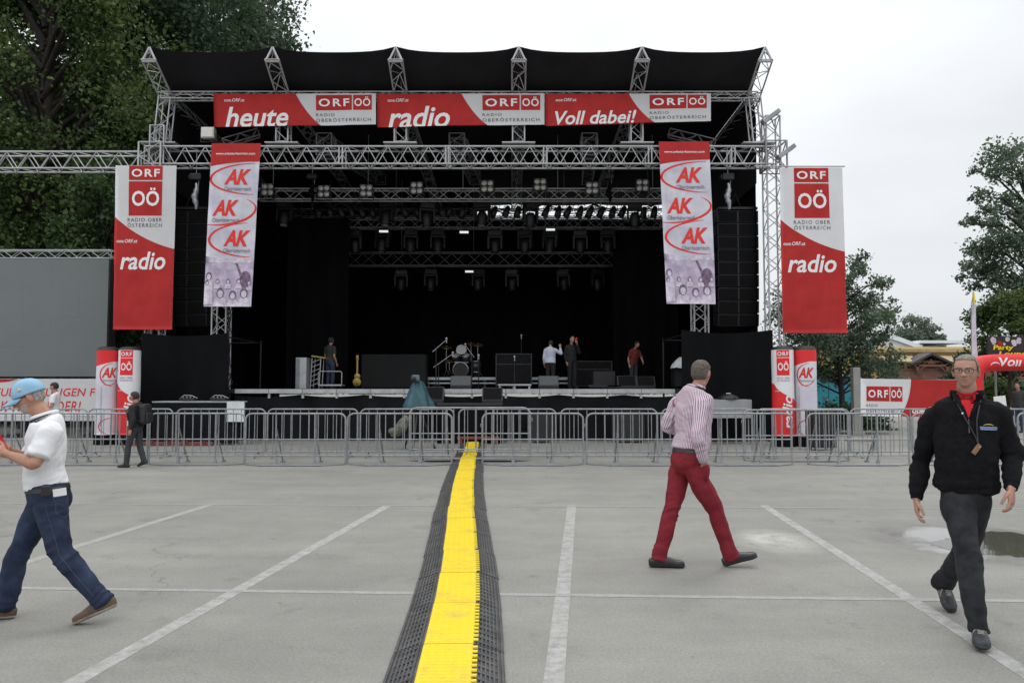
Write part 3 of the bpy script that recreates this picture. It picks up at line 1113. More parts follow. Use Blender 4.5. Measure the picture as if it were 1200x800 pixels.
# par cans, tilted, between the big heads
pc = empty('par_lamp', (0, 0, 0), 'tilted black par can lamp in a row below the front lighting girder', 'stage lamp', 'row of par cans below the front girder')
mb = MB()
mb.lathe((0, 0, -0.25), [(0.0, 0.22), (0.07, 0.20), (0.10, 0.12), (0.115, 0.0), (0.12, -0.22), (0.105, -0.22), (0.10, -0.05), (0.0, -0.03)], 16)
mb.build('can', M['blackmetal'], pc)
mb = MB()
mb.tube((-0.14, 0, -0.22), (-0.10, 0, 0.06), 0.012, 6)
mb.tube((0.14, 0, -0.22), (0.10, 0, 0.06), 0.012, 6)
mb.tube((-0.10, 0, 0.06), (0.10, 0, 0.06), 0.016, 6)
mb.build('bracket', M['blackmetal'], pc)
first = True
for i, px in enumerate((371, 384, 397, 410, 421, 434, 470, 486, 515, 530, 544, 582, 596, 608, 643, 656, 669, 682, 695, 708, 720, 733, 756, 768)):
    q = at(px, 241, 28.2 + 0.2 * (i % 2))
    o = pc if first else dup(pc, q)
    first = False
    o.location = q
    o.rotation_euler = (R(random.uniform(-25, 5)), R((-30 if px < 520 else 28) * random.uniform(0.3, 1)), 0)
# loops of cable slung below the front lighting girder
for i, (pa, pb) in enumerate(((330, 400), (398, 470), (500, 566), (560, 640), (636, 700), (690, 772))):
    A, B = at(pa, 236, 28.6), at(pb, 237, 28.6)
    mb = MB()
    for k in range(2):
        mb.path([A.lerp(B, t / 16) - V((0, 0.03 * k, (0.32 + 0.12 * k) * (1 - (2 * t / 16 - 1) ** 2))) for t in range(17)], 0.022, 6)
    tag(mb.build('cable_loop', M['blackplastic'], None, (A + B) / 2), 'sagging black cable loop slung below the front lighting girder', 'cable', 'cable loops below the front girder')
# lit work lights
wl = empty('work_light', (0, 0, 0), 'x', 'work light', 'small lit work lights in the dark stage roof')
mb = MB()
mb.box((0, 0, 0), (0.36, 0.16, 0.06), 0, None, 0.012)
mb.tube((0, 0.02, 0.03), (0, 0.02, 0.3), 0.012, 6)
mb.build('housing', M['blackmetal'], wl)
mb = MB()
mb.box((0, -0.05, -0.037), (0.33, 0.10, 0.02), 0, None, 0.006)
mb.box((0, -0.088, -0.01), (0.33, 0.012, 0.06), 0)
mb.build('tube', M['worklight'], wl)
for i, (px, py, d, wd) in enumerate(((450, 271, 29.5, 'upper row, left'), (544, 272, 29.5, 'upper row, middle'), (645, 269, 29.5, 'upper row, right'),
                                     (550, 318, 32.4, 'lower row, left'), (728, 318, 32.4, 'lower row, right'))):
    q = at(px, py, d)
    o = wl if i == 0 else dup(wl, q)
    o.location = q
    o['label'] = f'small pale lit work light in the dark stage, {wd}'

# flood light on the girder, left
q = at(243, 156, 23.45)
fl = empty('flood_light', q, 'grey boxy flood light standing on the main girder left of the long banner', 'flood light')
mb = MB()
mb.box(tuple(q + V((0, 0.1, 0.02))), (0.40, 0.22, 0.34), 0, None, 0.03)
for k in range(5):
    mb.box(tuple(q + V((0, 0.22, -0.1 + k * 0.055))), (0.36, 0.06, 0.02), 0)
mb.build('housing', M['alu'], fl)
mb = MB()
mb.box(tuple(q + V((0, -0.018, 0.02))), (0.34, 0.016, 0.27), 0, None, 0.005)
mb.build('glass', M['glass_lens'], fl)
mb = MB()
for s in (-1, 1):
    mb.tube(q + V((s * 0.23, 0.1, 0.02)), q + V((s * 0.23, 0.1, -0.24)), 0.016, 6)
mb.tube(q + V((-0.23, 0.1, -0.24)), q + V((0.23, 0.1, -0.24)), 0.016, 6)
mb.build('bracket', M['blackmetal'], fl)

# chain hoists
def hoist(px, py, d, lab, big=1.0):
    q = at(px, py, d)
    e = empty('chain_hoist', q, lab, 'chain hoist', 'chain hoists on the stage girders')
    mb = MB()
    mb.box(tuple(q + V((0, 0, 0.16 * big))), (0.34 * big, 0.22, 0.20 * big), 0, None, 0.04)
    mb.lathe(q + V((-0.22 * big, 0, 0.16 * big)), [(0, 0.0), (0.08, 0.0), (0.08, 0.06), (0.0, 0.06)], 14, 0, (1, 0, 0))
    mb.build('motor', M['blackmetal'], e)
    mb = MB()
    mb.tube(q + V((0, 0, 0.25 * big)), q + V((0, 0, 1.0 * big)), 0.014, 6)
    mb.tube(q + V((0.08, 0, 0.1 * big)), q + V((0.06, 0, -0.35 * big)), 0.014, 6)
    mb.build('chain', M['alu_dull'], e)
    mb = MB()
    pts = []
    for i in range(14):
        a = i / 13
        pts.append(q + V((0.03 * math.sin(a * 9), -0.02, -0.02 - 0.78 * a * big)))
    mb.path(pts, 0.06, 8, 0, radii=[0.03 + 0.06 * math.sin(math.pi * (i / 13)) * (1 + 0.3 * math.sin(i * 2.2)) for i in range(14)])
    mb.build('chain_bag', M['silver'] if big > 1 else M['blackcloth'], e)
    return e


hoist(230, 214, 24.0, 'chain hoist with grey chain bag between the left red banner and narrow banner', 1.05)
hoist(853, 214, 24.0, 'chain hoist with grey chain bag above the right loudspeaker array', 1.05)
hoist(366, 212, 26.6, 'chain hoist with black bag left of centre on the front lighting girder', 0.9)
hoist(714, 212, 26.6, 'chain hoist with black bag right of centre on the front lighting girder', 0.9)

# line arrays
def line_array(px0, px1, py0, d, ncab, lab, cpx):
    a, b = at(px0, py0, d), at(px1, py0, d)
    xc, wd = (a.x + b.x) / 2, b.x - a.x
    e = empty('loudspeaker_array', (xc, d, a.z), lab, 'loudspeaker array', 'hanging loudspeaker arrays beside the stage')
    mb = MB()
    mb.box((xc, d + 0.3, a.z + 0.06), (wd * 0.96, 0.6, 0.08), 0, None, 0.01)
    mb.tube((xc - 0.2, d + 0.3, a.z + 0.08), (xc, d + 0.3, a.z + 0.6), 0.014, 6)
    mb.tube((xc + 0.2, d + 0.3, a.z + 0.08), (xc, d + 0.3, a.z + 0.6), 0.014, 6)
    mb.build('fly_bar', M['blackmetal'], e)
    h = 0.40
    z, y, th = a.z, d, 0.0
    for i in range(ncab):
        th = R(-1.0 * i + 0.0) if i < 5 else R(-5 - 3.2 * (i - 5))
        mb = MB()
        rt = Matrix.Rotation(-th * 0.5, 3, 'X')
        cc = V((xc, y + 0.35, z - h / 2))
        mb.box(cc, (wd, 0.62, h - 0.022), 0, rt, 0.012)
        cb = mb.build('cabinet', M['blackplastic'], e)
        mb = MB()
        for s in (-1, 1):
            mb.box(cc + rt @ V((s * wd * 0.25, -0.316, 0)), (wd * 0.46, 0.02, h - 0.06), 0, rt, 0.006)
        mb.build('grille', M['blackgrille'], cb)
        z -= h
        y += math.sin(-th) * h * 0.4
    return e


line_array(841, 889, 246, 24.5, 9, 'black loudspeaker array hanging right of the stage beside the narrow banner', 865)
line_array(196, 243, 246, 24.5, 9, 'black loudspeaker array hanging left of the stage between two banners', 220)
# ================================================================== BANNERS
WAVE = lambda u, v, s: 0.045 * noise.noise(V((u * 0.6 + s, v * 0.5, s))) + 0.022 * noise.noise(V((u * 1.8 + s, v * 0.9, s * 2 + 3))) + 0.010 * noise.noise(V((u * 3.4 + v * 1.5, v * 2.2 - u, s + 9)))


def sheet(TL, TR, BL, BR, w_, h_, seed, amp=1.0):
    """maps (u right, v up from the bottom) to a softly waving cloth between four corners; off lifts towards the viewer"""
    TL, TR, BL, BR = V(TL), V(TR), V(BL), V(BR)
    nrm = (TR - TL).cross(TL - BL).normalized()
    if nrm.y > 0:
        nrm = -nrm

    def fn(u, v, off):
        a, b = u / w_, v / h_
        p = (BL * (1 - a) + BR * a) * (1 - b) + (TL * (1 - a) + TR * a) * b
        return p + nrm * (off + amp * WAVE(u, v, seed) * (1.3 - 0.9 * b))
    return fn


PRM = ['p_white', 'p_red', 'p_letter', 'p_grey', 'p_lav', 'p_mauve', 'p_mauvedark', 'p_mauvelight', 'p_yellow', 'p_black', 'p_red2']
PI_ = {n_: i for i, n_ in enumerate(PRM)}
WH, RD, LT, GY, LV, MV, MD, ML, YL, BK, R2 = range(11)


def prmats(**over):
    return [M[over.get(n_, n_)] for n_ in PRM]


def broadcaster_box(pr, x0, y0, x1, y1, layer=1, horizontal=True):
    """the red letter boxes: ORF | OÖ"""
    wd, ht = x1 - x0, y1 - y0
    if horizontal:
        m_ = x0 + wd * 0.655
        gp = wd * 0.012
        pr.rect(x0, y0, m_ - gp, y1, RD, layer)
        pr.rect(m_ + gp, y0, x1, y1, RD, layer)
        pr.text('ORF', (x0 + wd * 0.05, y0 + ht * 0.24, m_ - wd * 0.055, y0 + ht * 0.76), LT, layer + 1, 0.022, spacing=1.25)
        pr.text('OÖ', (m_ + wd * 0.035, y0 + ht * 0.24, x1 - wd * 0.025, y0 + ht * 0.88), LT, layer + 1, 0.018, spacing=1.1)
    else:
        sp = y1 - ht * 0.30
        pr.rect(x0, sp + ht * 0.012, x1, y1, RD, layer)
        pr.rect(x0, y0, x1, sp - ht * 0.012, RD, layer)
        pr.text('ORF', (x0 + wd * 0.08, sp + ht * 0.075, x1 - wd * 0.08, y1 - ht * 0.065), LT, layer + 1, 0.022, spacing=1.2)
        pr.text('OÖ', (x0 + wd * 0.10, y0 + ht * 0.19, x1 - wd * 0.08, y0 + ht * 0.56), LT, layer + 1, 0.022, spacing=1.05)


def vertical_radio_banner(TL, TR, BL, BR, lab, seed):
    w_ = (V(TR) - V(TL)).length
    h_ = (V(TL) - V(BL)).length
    pr = Print(sheet(TL, TR, BL, BR, w_, h_, seed), 0.13)
    pr.rect(0, 0, w_, h_, WH, 0)
    y = lambda f: h_ * (1 - f)
    cv = curve_pts((0, y(0.315)), (w_ * 0.42, y(0.46)), (w_, y(0.512)))
    pr.poly([(0, 0), (w_, 0)] + cv[::-1], RD, 1)
    broadcaster_box(pr, w_ * 0.225, y(0.308), w_ * 0.775, y(0.002), 1, False)
    pr.text('RADIO OBER', (w_ * 0.21, y(0.345), w_ * 0.78, y(0.322)), GY, 1, 0.006, spacing=1.25)
    pr.text('ÖSTERREICH', (w_ * 0.21, y(0.378), w_ * 0.78, y(0.351)), GY, 1, 0.006, spacing=1.25)
    pr.text('ooe.ORF.at', (w_ * 0.04, y(0.474), w_ * 0.38, y(0.452)), LT, 2, 0.01, 0.2)
    pr.text('radio', (w_ * 0.10, y(0.638), w_ * 0.86, y(0.528)), LT, 2, 0.018, 0.22)
    return tag(pr.mb.build('banner', prmats(), None, (V(BL) + V(BR)) / 2), lab, 'banner', 'hanging banners on the stage front')


TLp, TRp = at(135.5, 194, 23.35), at(207, 194, 23.35)
BLp, BRp = at(132.5, 386, 23.35), at(201.5, 386, 23.35)
vertical_radio_banner(TLp, TRp, BLp, BRp, 'tall red and white radio banner hanging from the side girder left of the stage', 3.0)
TLp, TRp = at(913.5, 196.5, 23.35), at(987, 196.5, 23.35)
BLp, BRp = at(917, 390, 23.35), at(993, 390, 23.35)
vertical_radio_banner(TLp, TRp, BLp, BRp, 'tall red and white radio banner hanging right of the stage against the sky', 8.0)
mb = MB()
mb.tube(at(884, 195, 23.38), at(990, 195, 23.38), 0.022, 8)
tag(mb.build('banner_pole', M['alu'], None, at(937, 195, 23.38)), 'thin metal pole carrying the right red and white banner', 'pole')


def ak_logo(pr, x0, y0, x1, y1, layer, cap=True, capw=None):
    pr.text('AK', (x0, y0, x1, y1), R2, layer, 0.035, 0.30, 0.95)
    if cap:
        w_ = x1 - x0
        pr.text('Oberösterreich', (x0 + w_ * 0.02, y0 - w_ * 0.24, x1 + w_ * 0.04, y0 - w_ * 0.08), GY, layer, -0.004)


def narrow_banner(TL, TR, BL, BR, lab, seed):
    w_ = (V(TR) - V(TL)).length
    h_ = (V(TL) - V(BL)).length
    pr = Print(sheet(TL, TR, BL, BR, w_, h_, seed, 0.8), 0.13)
    y = lambda f: h_ * (1 - f)
    box = (0, 0, w_, h_)
    pr.rect(0, y(0.74), w_, h_, LV, 0)
    pr.rect(0, 0, w_, y(0.74), MV, 0)
    # red head with its curved lower rim
    pr.poly([(0, h_), (0, y(0.145))] + curve_pts((0, y(0.145)), (w_ * 0.45, y(0.116)), (w_, y(0.116))) + [(w_, h_)], RD, 1)
    pr.text('www.arbeiterkammer.com', (w_ * 0.10, y(0.073), w_ * 0.90, y(0.058)), LT, 2, 0.008, 0.2)
    pr.arc(w_ * 0.95, y(0.225), w_ * 0.93, h_ * 0.098, 92, 268, 0.012, 0.075, R2, 1, clip=box)
    pr.arc(w_ * 0.30, y(0.425), w_ * 0.68, h_ * 0.085, -120, 42, 0.012, 0.075, R2, 1, 0.10, clip=box)
    pr.arc(w_ * 0.98, y(0.600), w_ * 0.93, h_ * 0.105, 100, 268, 0.012, 0.075, R2, 1, clip=box)
    for (fx, fy) in ((0.30, 0.262), (0.09, 0.455), (0.35, 0.640)):
        ak_logo(pr, w_ * fx, y(fy), w_ * (fx + 0.54), y(fy - 0.098), 2)
    # duotone picture of an audience
    rr = random.Random(int(seed * 10))
    pr.poly([(0, y(0.74)), (0, y(0.70))] + curve_pts((0, y(0.70)), (w_ * 0.5, y(0.735)), (w_, y(0.70)), 8) + [(w_, y(0.74))], ML, 1)

    def person_print(cx, base, s, dark, tall=1.0):
        a, b = (MD, ML) if dark else (ML, MD)
        pr.poly([(cx - s * 1.25, base), (cx + s * 1.25, base), (cx + s * 1.05, base + s * 1.5 * tall), (cx + s * 0.45, base + s * 1.9 * tall),
                 (cx - s * 0.45, base + s * 1.9 * tall), (cx - s * 1.05, base + s * 1.5 * tall)], b if dark else a, 2, box)
        pr.ellipse(cx, base + s * (1.9 * tall + 0.75), s * 0.72, s * 0.95, MD, 3, box, 14)
        pr.ellipse(cx + s * 0.04, base + s * (1.9 * tall + 0.55), s * 0.50, s * 0.68, ML, 4, box, 14)
    for k in range(5):
        person_print(w_ * (0.05 + 0.22 * k), y(0.90) + rr.uniform(-.03, .05), w_ * 0.055, k % 2 == 0)
    person_print(w_ * 0.08, y(0.99), w_ * 0.085, False, 3.2)
    person_print(w_ * 0.34, 0, w_ * 0.11, True, 0.9)
    person_print(w_ * 0.60, 0, w_ * 0.10, False, 0.8)
    person_print(w_ * 0.83, 0, w_ * 0.11, True, 0.9)
    pr.ellipse(w_ * 0.84, y(0.84), w_ * 0.115, h_ * 0.052, MD, 2, box)
    pr.poly([(w_ * 0.62, y(0.74)), (w_ * 0.67, y(0.745)), (w_ * 0.78, y(0.82)), (w_ * 0.74, y(0.83))], MD, 2, box)
    return tag(pr.mb.build('banner', prmats(), None, (V(BL) + V(BR)) / 2), lab, 'banner', 'narrow banners hanging from the main girder')


narrow_banner(at(248, 168, 23.38), at(305.5, 168, 23.38), at(238.5, 359, 22.75), at(294, 359, 22.75),
              'narrow lavender banner with three red logos hanging at the left of the stage opening', 1.3)
narrow_banner(at(772, 166, 23.38), at(831, 166, 23.38), at(781, 356, 22.65), at(839, 356, 22.65),
              'narrow lavender banner with three red logos hanging at the right of the stage opening', 4.7)


def long_banner(px0, px1, py, word, box, lab, seed, droop=0.0):
    TL, TR = at(px0, 110.5, 23.52), at(px1, 109.5, 23.52)
    BL, BR = at(px0 + 0.5, 149 - droop * 0.3, 23.52), at(px1, 146 - droop, 23.52)
    w_ = (TR - TL).length
    h_ = (TL - BL).length
    pr = Print(sheet(TL, TR, BL, BR, w_, h_, seed, 0.8), 0.13)
    bx = (0, 0, w_, h_)
    pr.rect(0, 0, w_, h_, WH, 0)
    cv = curve_pts((w_ * 0.505, h_), (w_ * 0.575, h_ * 0.32), (w_ * 0.66, 0))
    pr.poly([(0, 0)] + [(0, h_)] + cv, RD, 1)
    pr.text('ooe.ORF.at', (w_ * 0.065, h_ * 0.76, w_ * 0.19, h_ * 0.86), LT, 2, 0.008, 0.2)
    pr.text(word, (w_ * box[0], h_ * box[1], w_ * box[2], h_ * box[3]), LT, 2, 0.018, 0.24, clip=bx)
    broadcaster_box(pr, w_ * 0.63, h_ * 0.47, w_ * 0.975, h_ * 0.95, 1)
    pr.text('RADIO', (w_ * 0.63, h_ * 0.285, w_ * 0.745, h_ * 0.375), GY, 1, 0.008, spacing=1.3)
    pr.text('OBERÖSTERREICH', (w_ * 0.63, h_ * 0.11, w_ * 0.97, h_ * 0.235), GY, 1, 0.008, spacing=1.3)
    return tag(pr.mb.build('banner', prmats(), None, (BL + BR) / 2), lab, 'banner', 'long banners along the roof edge')


long_banner(250.5, 440.5, 110, 'heute', (0.07, -0.03, 0.46, 0.60), 'long red and white banner reading heute under the stage roof edge', 2.2)
long_banner(441.5, 638, 110, 'radio', (0.065, -0.06, 0.435, 0.62), 'long red and white banner reading radio under the stage roof edge', 5.2)
long_banner(638.5, 833, 110, 'Voll dabei!', (0.06, 0.02, 0.55, 0.46), 'long red and white banner reading Voll dabei! under the stage roof edge', 7.7, 4)


# ------------------------------------------------------------------ inflatable columns
def inflatable(px, d, ztop, kind, lab, face=0.0, mirror=False):
    base = at(px, 500, d)
    X = base.x
    r = 0.285
    e = empty('inflatable_column', (X, d, 0), lab, 'inflatable column', 'inflatable advertising columns beside the stage')
    rot0 = math.atan2(X, d) * -1 + face

    def rad(z):
        return r + 0.010 * noise.noise(V((X, z * 1.7, 1)))

    def fn(u, v, off):
        a = u / r + rot0
        rr = rad(v) + off
        return V((X + rr * math.sin(a), d - rr * math.cos(a), 0.27 + v))
    H = ztop - 0.27
    C = math.pi * r
    pr = Print(fn, 0.07, 0.002)
    red = kind == 'radio'
    if red:
        pr.rect(-C, 0, C, H, WH, 0)
        y = lambda f: H * (1 - f)
        cv = curve_pts((-0.30, y(0.40)), (-0.1, y(0.53)), (0.45, y(0.60)))
        pr.poly([(-C, 0), (C, 0), (C, y(0.62)), (0.45, y(0.60))][0:3] + cv[::-1] + [(-C, y(0.38))], RD, 1)
        broadcaster_box(pr, -0.20, y(0.305), 0.14, y(0.015), 1, False)
        pr.text('RADIO OBER', (-0.20, y(0.345), 0.14, y(0.325)), GY, 1, 0.006, spacing=1.2)
        pr.text('ÖSTERREICH', (-0.20, y(0.375), 0.14, y(0.352)), GY, 1, 0.006, spacing=1.2)
        pr.text('ooe.ORF.at', (-0.27, y(0.49), -0.08, y(0.475)), LT, 2, 0.008, 0.2)
        pr.text('radio', (-0.06, H * 0.09, 0.21, H * 0.47), LT, 2, 0.018, 0.22, rot=True)
    else:
        pr.rect(-C, 0, C, H, LV, 0)
        y = lambda f: H * (1 - f)
        pr.poly([(-C, H), (C, H), (C, y(0.14)), (0.1, y(0.145)), (-0.3, y(0.19)), (-C, y(0.22))], RD, 1)
        pr.arc(0.13, y(0.30), 0.37, H * 0.135, 95, 265, 0.008, 0.04, R2, 1)
        pr.arc(-0.05, y(0.27), 0.36, H * 0.15, -105, -20, 0.008, 0.02, R2, 1)
        ak_logo(pr, -0.20, y(0.335), 0.22, y(0.215), 2)
        pr.arc(0.16, y(0.90), 0.40, H * 0.10, 95, 250, 0.008, 0.035, R2, 1)
        pr.text('www.arbeiterkammer.com', (-0.215, H * 0.10, -0.180, H * 0.56), GY, 2, 0.0, 0.2, rot=True)
    pr.mb.build('printed_skin', prmats(p_white='nylon_white', p_red='nylon_red', p_lav='nylon_lav'), e)
    mb = MB()
    mb.lathe((X, d, 0), [(0.0, ztop + 0.085), (0.14, ztop + 0.08), (0.24, ztop + 0.05), (0.288, ztop), (0.290, ztop - 0.02)], 28)
    mb.build('cap', M['blackplastic'], e)
    mb = MB()
    mb.lathe((X, d, 0), [(0.31, 0.0), (0.31, 0.24), (0.292, 0.275), (0.0, 0.28)], 28)
    mb.build('blower_base', M['blackcloth'], e)
    return e


inflatable(124.5, 21.9, 2.60, 'ak', 'inflatable column, lavender with red top and logo, leftmost of the left pair', 0.15)
inflatable(149.8, 21.9, 2.60, 'radio', 'inflatable column, white over red reading radio, behind the boy in black', -0.2)
inflatable(918.5, 21.2, 2.58, 'radio', 'inflatable column, white over red reading radio, just right of the stage wing', 0.15)
inflatable(945.0, 21.2, 2.58, 'ak', 'inflatable column, lavender with red top and logo, rightmost of the right pair', 0.05)


# ------------------------------------------------------------------ fence banners
def fence_left():
    d = 24.2
    TL, TR = at(-60, 444, d), at(121, 444, d)
    BL, BR = at(-60, 487, d), at(121, 487, d)
    w_, h_ = (TR - TL).length, (TL - BL).length
    pr = Print(sheet(TL, TR, BL, BR, w_, h_, 6.6, 0.6), 0.25)
    pr.rect(0, 0, w_, h_, WH, 0)
    f = lambda px: (px + 60) / 181 * w_
    pr.poly([(0, h_), (f(-20), h_)] + [(f(22), h_), (f(10), h_ * 0.93), (f(-25), h_ * 0.85), (0, h_ * 0.83)], RD, 1)
    pr.text('NEUE LEISTUNGEN FÜR', (f(-17), h_ * 0.53, f(128.5), h_ * 0.80), R2, 1, 0.012, 0.22, 1.05, clip=(0, 0, w_, h_))
    pr.text('AK-MITGLIEDER!', (f(-10), h_ * 0.12, f(95), h_ * 0.40), R2, 1, 0.012, 0.22, 1.08)
    e = empty('fence_banner', (V(BL) + V(BR)) / 2, 'white fence banner with red lettering behind the barriers at the far left', 'banner')
    pr.mb.build('cloth', prmats(), e)
    mb = MB()
    for px in (-58, 30, 119):
        a_ = at(px, 442, d + 0.06)
        mb.tube((a_.x, a_.y, 0), a_, 0.02, 8)
    for py in (444, 486):
        mb.tube(at(-60, py, d + 0.06), at(121, py, d + 0.06), 0.016, 6)
    mb.build('frame', M['galv'], e)
    # white lower skirt board
    mb = MB()
    mb.box((0.5 * (TL.x + TR.x), d + 0.02, 0.62), (w_, 0.02, 0.16))
    mb.build('lower_strip', M['p_white'], e)


fence_left()


def fence_right():
    d = 22.2
    TL, TR = at(1008.5, 443.5, d), at(1121, 445, d)
    BL, BR = at(1008.5, 487, d), at(1121, 489, d)
    w_, h_ = (TR - TL).length, (TL - BL).length
    pr = Print(sheet(TL, TR, BL, BR, w_, h_, 9.6, 0.5), 0.2)
    pr.rect(0, 0, w_, h_, WH, 0)
    cv = curve_pts((w_ * 0.525, h_), (w_ * 0.52, h_ * 0.42), (w_ * 0.41, 0))
    pr.poly(cv + [(w_, 0), (w_, h_)], RD, 1)
    broadcaster_box(pr, w_ * 0.06, h_ * 0.40, w_ * 0.435, h_ * 0.80, 1)
    pr.text('RADIO', (w_ * 0.06, h_ * 0.25, w_ * 0.175, h_ * 0.32), GY, 1, 0.008, spacing=1.3)
    pr.text('OBERÖSTERREICH', (w_ * 0.06, h_ * 0.09, w_ * 0.435, h_ * 0.18), GY, 1, 0.008, spacing=1.3)
    pr.text('ooe.ORF.at', (w_ * 0.535, h_ * 0.09, w_ * 0.93, h_ * 0.27), LT, 2, 0.02, 0.2)
    e = empty('fence_banner', (V(BL) + V(BR)) / 2, 'white and red fence banner behind the barriers left of the man in black', 'banner')
    pr.mb.build('cloth', prmats(), e)
    mb = MB()
    for px in (1009, 1065, 1120):
        a_ = at(px, 442, d + 0.06)
        mb.tube((a_.x, a_.y, 0), a_, 0.02, 8)
    for py in (445, 487):
        mb.tube(at(1009, py, d + 0.06), at(1120, py, d + 0.06), 0.016, 6)
    mb.build('frame', M['galv'], e)


fence_right()


# ------------------------------------------------------------------ big unlit video screen
def screen():
    d = 25.2
    a_, b_ = at(-70, 303, d), at(123.5, 441, d)
    e = empty('video_screen', ((a_.x + b_.x) / 2, d, 1.0), 'large unlit grey video screen under a lattice girder at the far left', 'video screen')
    mb = MB()
    nxp, nzp = 6, 4
    W, H = b_.x - a_.x, a_.z - b_.z
    for i in range(nxp):
        for j in range(nzp):
            cx = a_.x + W * (i + 0.5) / nxp
            cz = b_.z + H * (j + 0.5) / nzp
            mb.box((cx, d + 0.06 + 0.003 * noise.noise(V((i * 3.1, j * 2.7, 0))), cz), (W / nxp - 0.0012, 0.1, H / nzp - 0.0012))
    mb.build('panel', M['greyscreen'], e)
    mb = MB()
    mb.box(((a_.x + b_.x) / 2, d + 0.35, (a_.z + b_.z) / 2), (W + 0.02, 0.4, H + 0.02))
    for x in (a_.x + 0.4, (a_.x + b_.x) / 2, b_.x - 0.4):
        mb.box((x, d + 0.35, b_.z / 2), (0.16, 0.3, b_.z))
        mb.box((x, d + 0.35, 0.04), (0.5, 1.6, 0.08))
    mb.build('frame', M['screenframe'], e)
    mb = MB()
    A, B = at(-70, 298.5, d + 0.3), at(133, 298.5, d + 0.3)
    truss(mb, A, B, 0.28, 0.26, 0.022, 0.013, 0.34)
    for x in (a_.x + 0.3, (a_.x + b_.x) / 2, b_.x - 0.2):
        mb.tube((x, d + 0.4, A.z - 0.1), (x, d + 0.4, A.z - 0.4), 0.02, 6)
    mb.build('top_girder', M['alu'], e)


screen()
# ================================================================== BARRIERS
def make_barrier():
    W, H = 1.03, 1.08
    e = empty('crowd_barrier', (0, 0, 0), 'x', 'barrier', 'grey steel crowd barriers in front of the stage')
    mb = MB()
    cr = 0.13
    pts = [(-W, 0, 0.02), (-W, 0, 0.3), (-W, 0, H - cr)]
    for i in range(1, 7):
        a = math.pi / 2 * i / 6
        pts.append((-W + cr * (1 - math.cos(a)), 0, H - cr + cr * math.sin(a)))
    pts.append((0, 0, H))
    for i in range(0, 7):
        a = math.pi / 2 * i / 6
        pts.append((W - cr + cr * math.sin(a), 0, H - cr + cr * math.cos(a)))
    pts += [(W, 0, 0.3), (W, 0, 0.02)]
    mb.path(pts, 0.020, 9)
    mb.tube((-W, 0, 0.19), (W, 0, 0.19), 0.014, 7)
    mb.tube((-W, 0, 0.53), (W, 0, 0.53), 0.014, 7)
    for s in (-1, 1):                                   # hook lugs
        mb.path([(s * W, 0, 0.86), (s * (W + 0.035), 0, 0.86), (s * (W + 0.04), 0, 0.80), (s * W, 0, 0.80)], 0.008, 6)
        mb.path([(s * W, 0, 0.36), (s * (W + 0.035), 0, 0.36), (s * (W + 0.04), 0, 0.30), (s * W, 0, 0.30)], 0.008, 6)
    mb.build('frame', M['galv'], e)
    mb = MB()
    for i in range(1, 11):
        x = -W + 2 * W * i / 11
        mb.tube((x, 0, 0.19), (x, 0, H), 0.0095, 6, caps=False)
    mb.build('infill_bars', M['galv'], e)
    mb = MB()
    p = [(-W, 0.03), (W, 0.03), (W * 0.99, -0.10), (W * 0.62, -0.36), (-W * 0.62, -0.36), (-W * 0.99, -0.10)]
    mb.prism(p[::-1], 0.006, 0.018)
    mb.tube((-W * 0.62, -0.36, 0.02), (W * 0.62, -0.36, 0.02), 0.013, 6)
    mb.build('base_plate', M['galv_plate'], e)
    for s in (-0.4, 0.4):
        mb = MB()
        mb.tube((s, 0.02, 0.76), (s, 0.50, 0.03), 0.017, 7)
        mb.box((s, 0.51, 0.02), (0.07, 0.10, 0.025))
        mb.tube((s, 0, 0.0), (s, 0, H), 0.016, 7)
        mb.box((s, 0.0, 0.05), (0.06, 0.05, 0.09))
        mb.build('brace', M['galv'], e)
    return e


def make_fence_barrier():
    """lighter pedestrian barrier of the rear row: frame, bars, two bent feet"""
    W, H = 1.03, 1.08
    e = empty('crowd_barrier', (0, 0, 0), 'x', 'barrier', 'grey steel crowd barriers in front of the stage')
    mb = MB()
    cr = 0.13
    pts = [(-W, 0, 0.12)]
    for i in range(0, 7):
        a = math.pi / 2 * i / 6
        pts.append((-W + cr * (1 - math.cos(a)), 0, H - cr + cr * math.sin(a)))
    for i in range(0, 7):
        a = math.pi / 2 * i / 6
        pts.append((W - cr + cr * math.sin(a), 0, H - cr + cr * math.cos(a)))
    pts += [(W, 0, 0.12)]
    mb.path(pts, 0.018, 9)
    mb.tube((-W, 0, 0.13), (W, 0, 0.13), 0.015, 7)
    mb.build('frame', M['galv'], e)
    mb = MB()
    for i in range(1, 11):
        x = -W + 2 * W * i / 11
        mb.tube((x, 0, 0.13), (x, 0, H), 0.0085, 6, caps=False)
    mb.build('infill_bars', M['galv'], e)
    for s in (-0.86, 0.86):
        mb = MB()
        mb.path([(s, -0.28, 0.012), (s, -0.16, 0.03), (s, -0.04, 0.11), (s, 0.04, 0.11), (s, 0.16, 0.03), (s, 0.28, 0.012)], 0.014, 7)
        mb.build('foot', M['galv'], e)
    return e


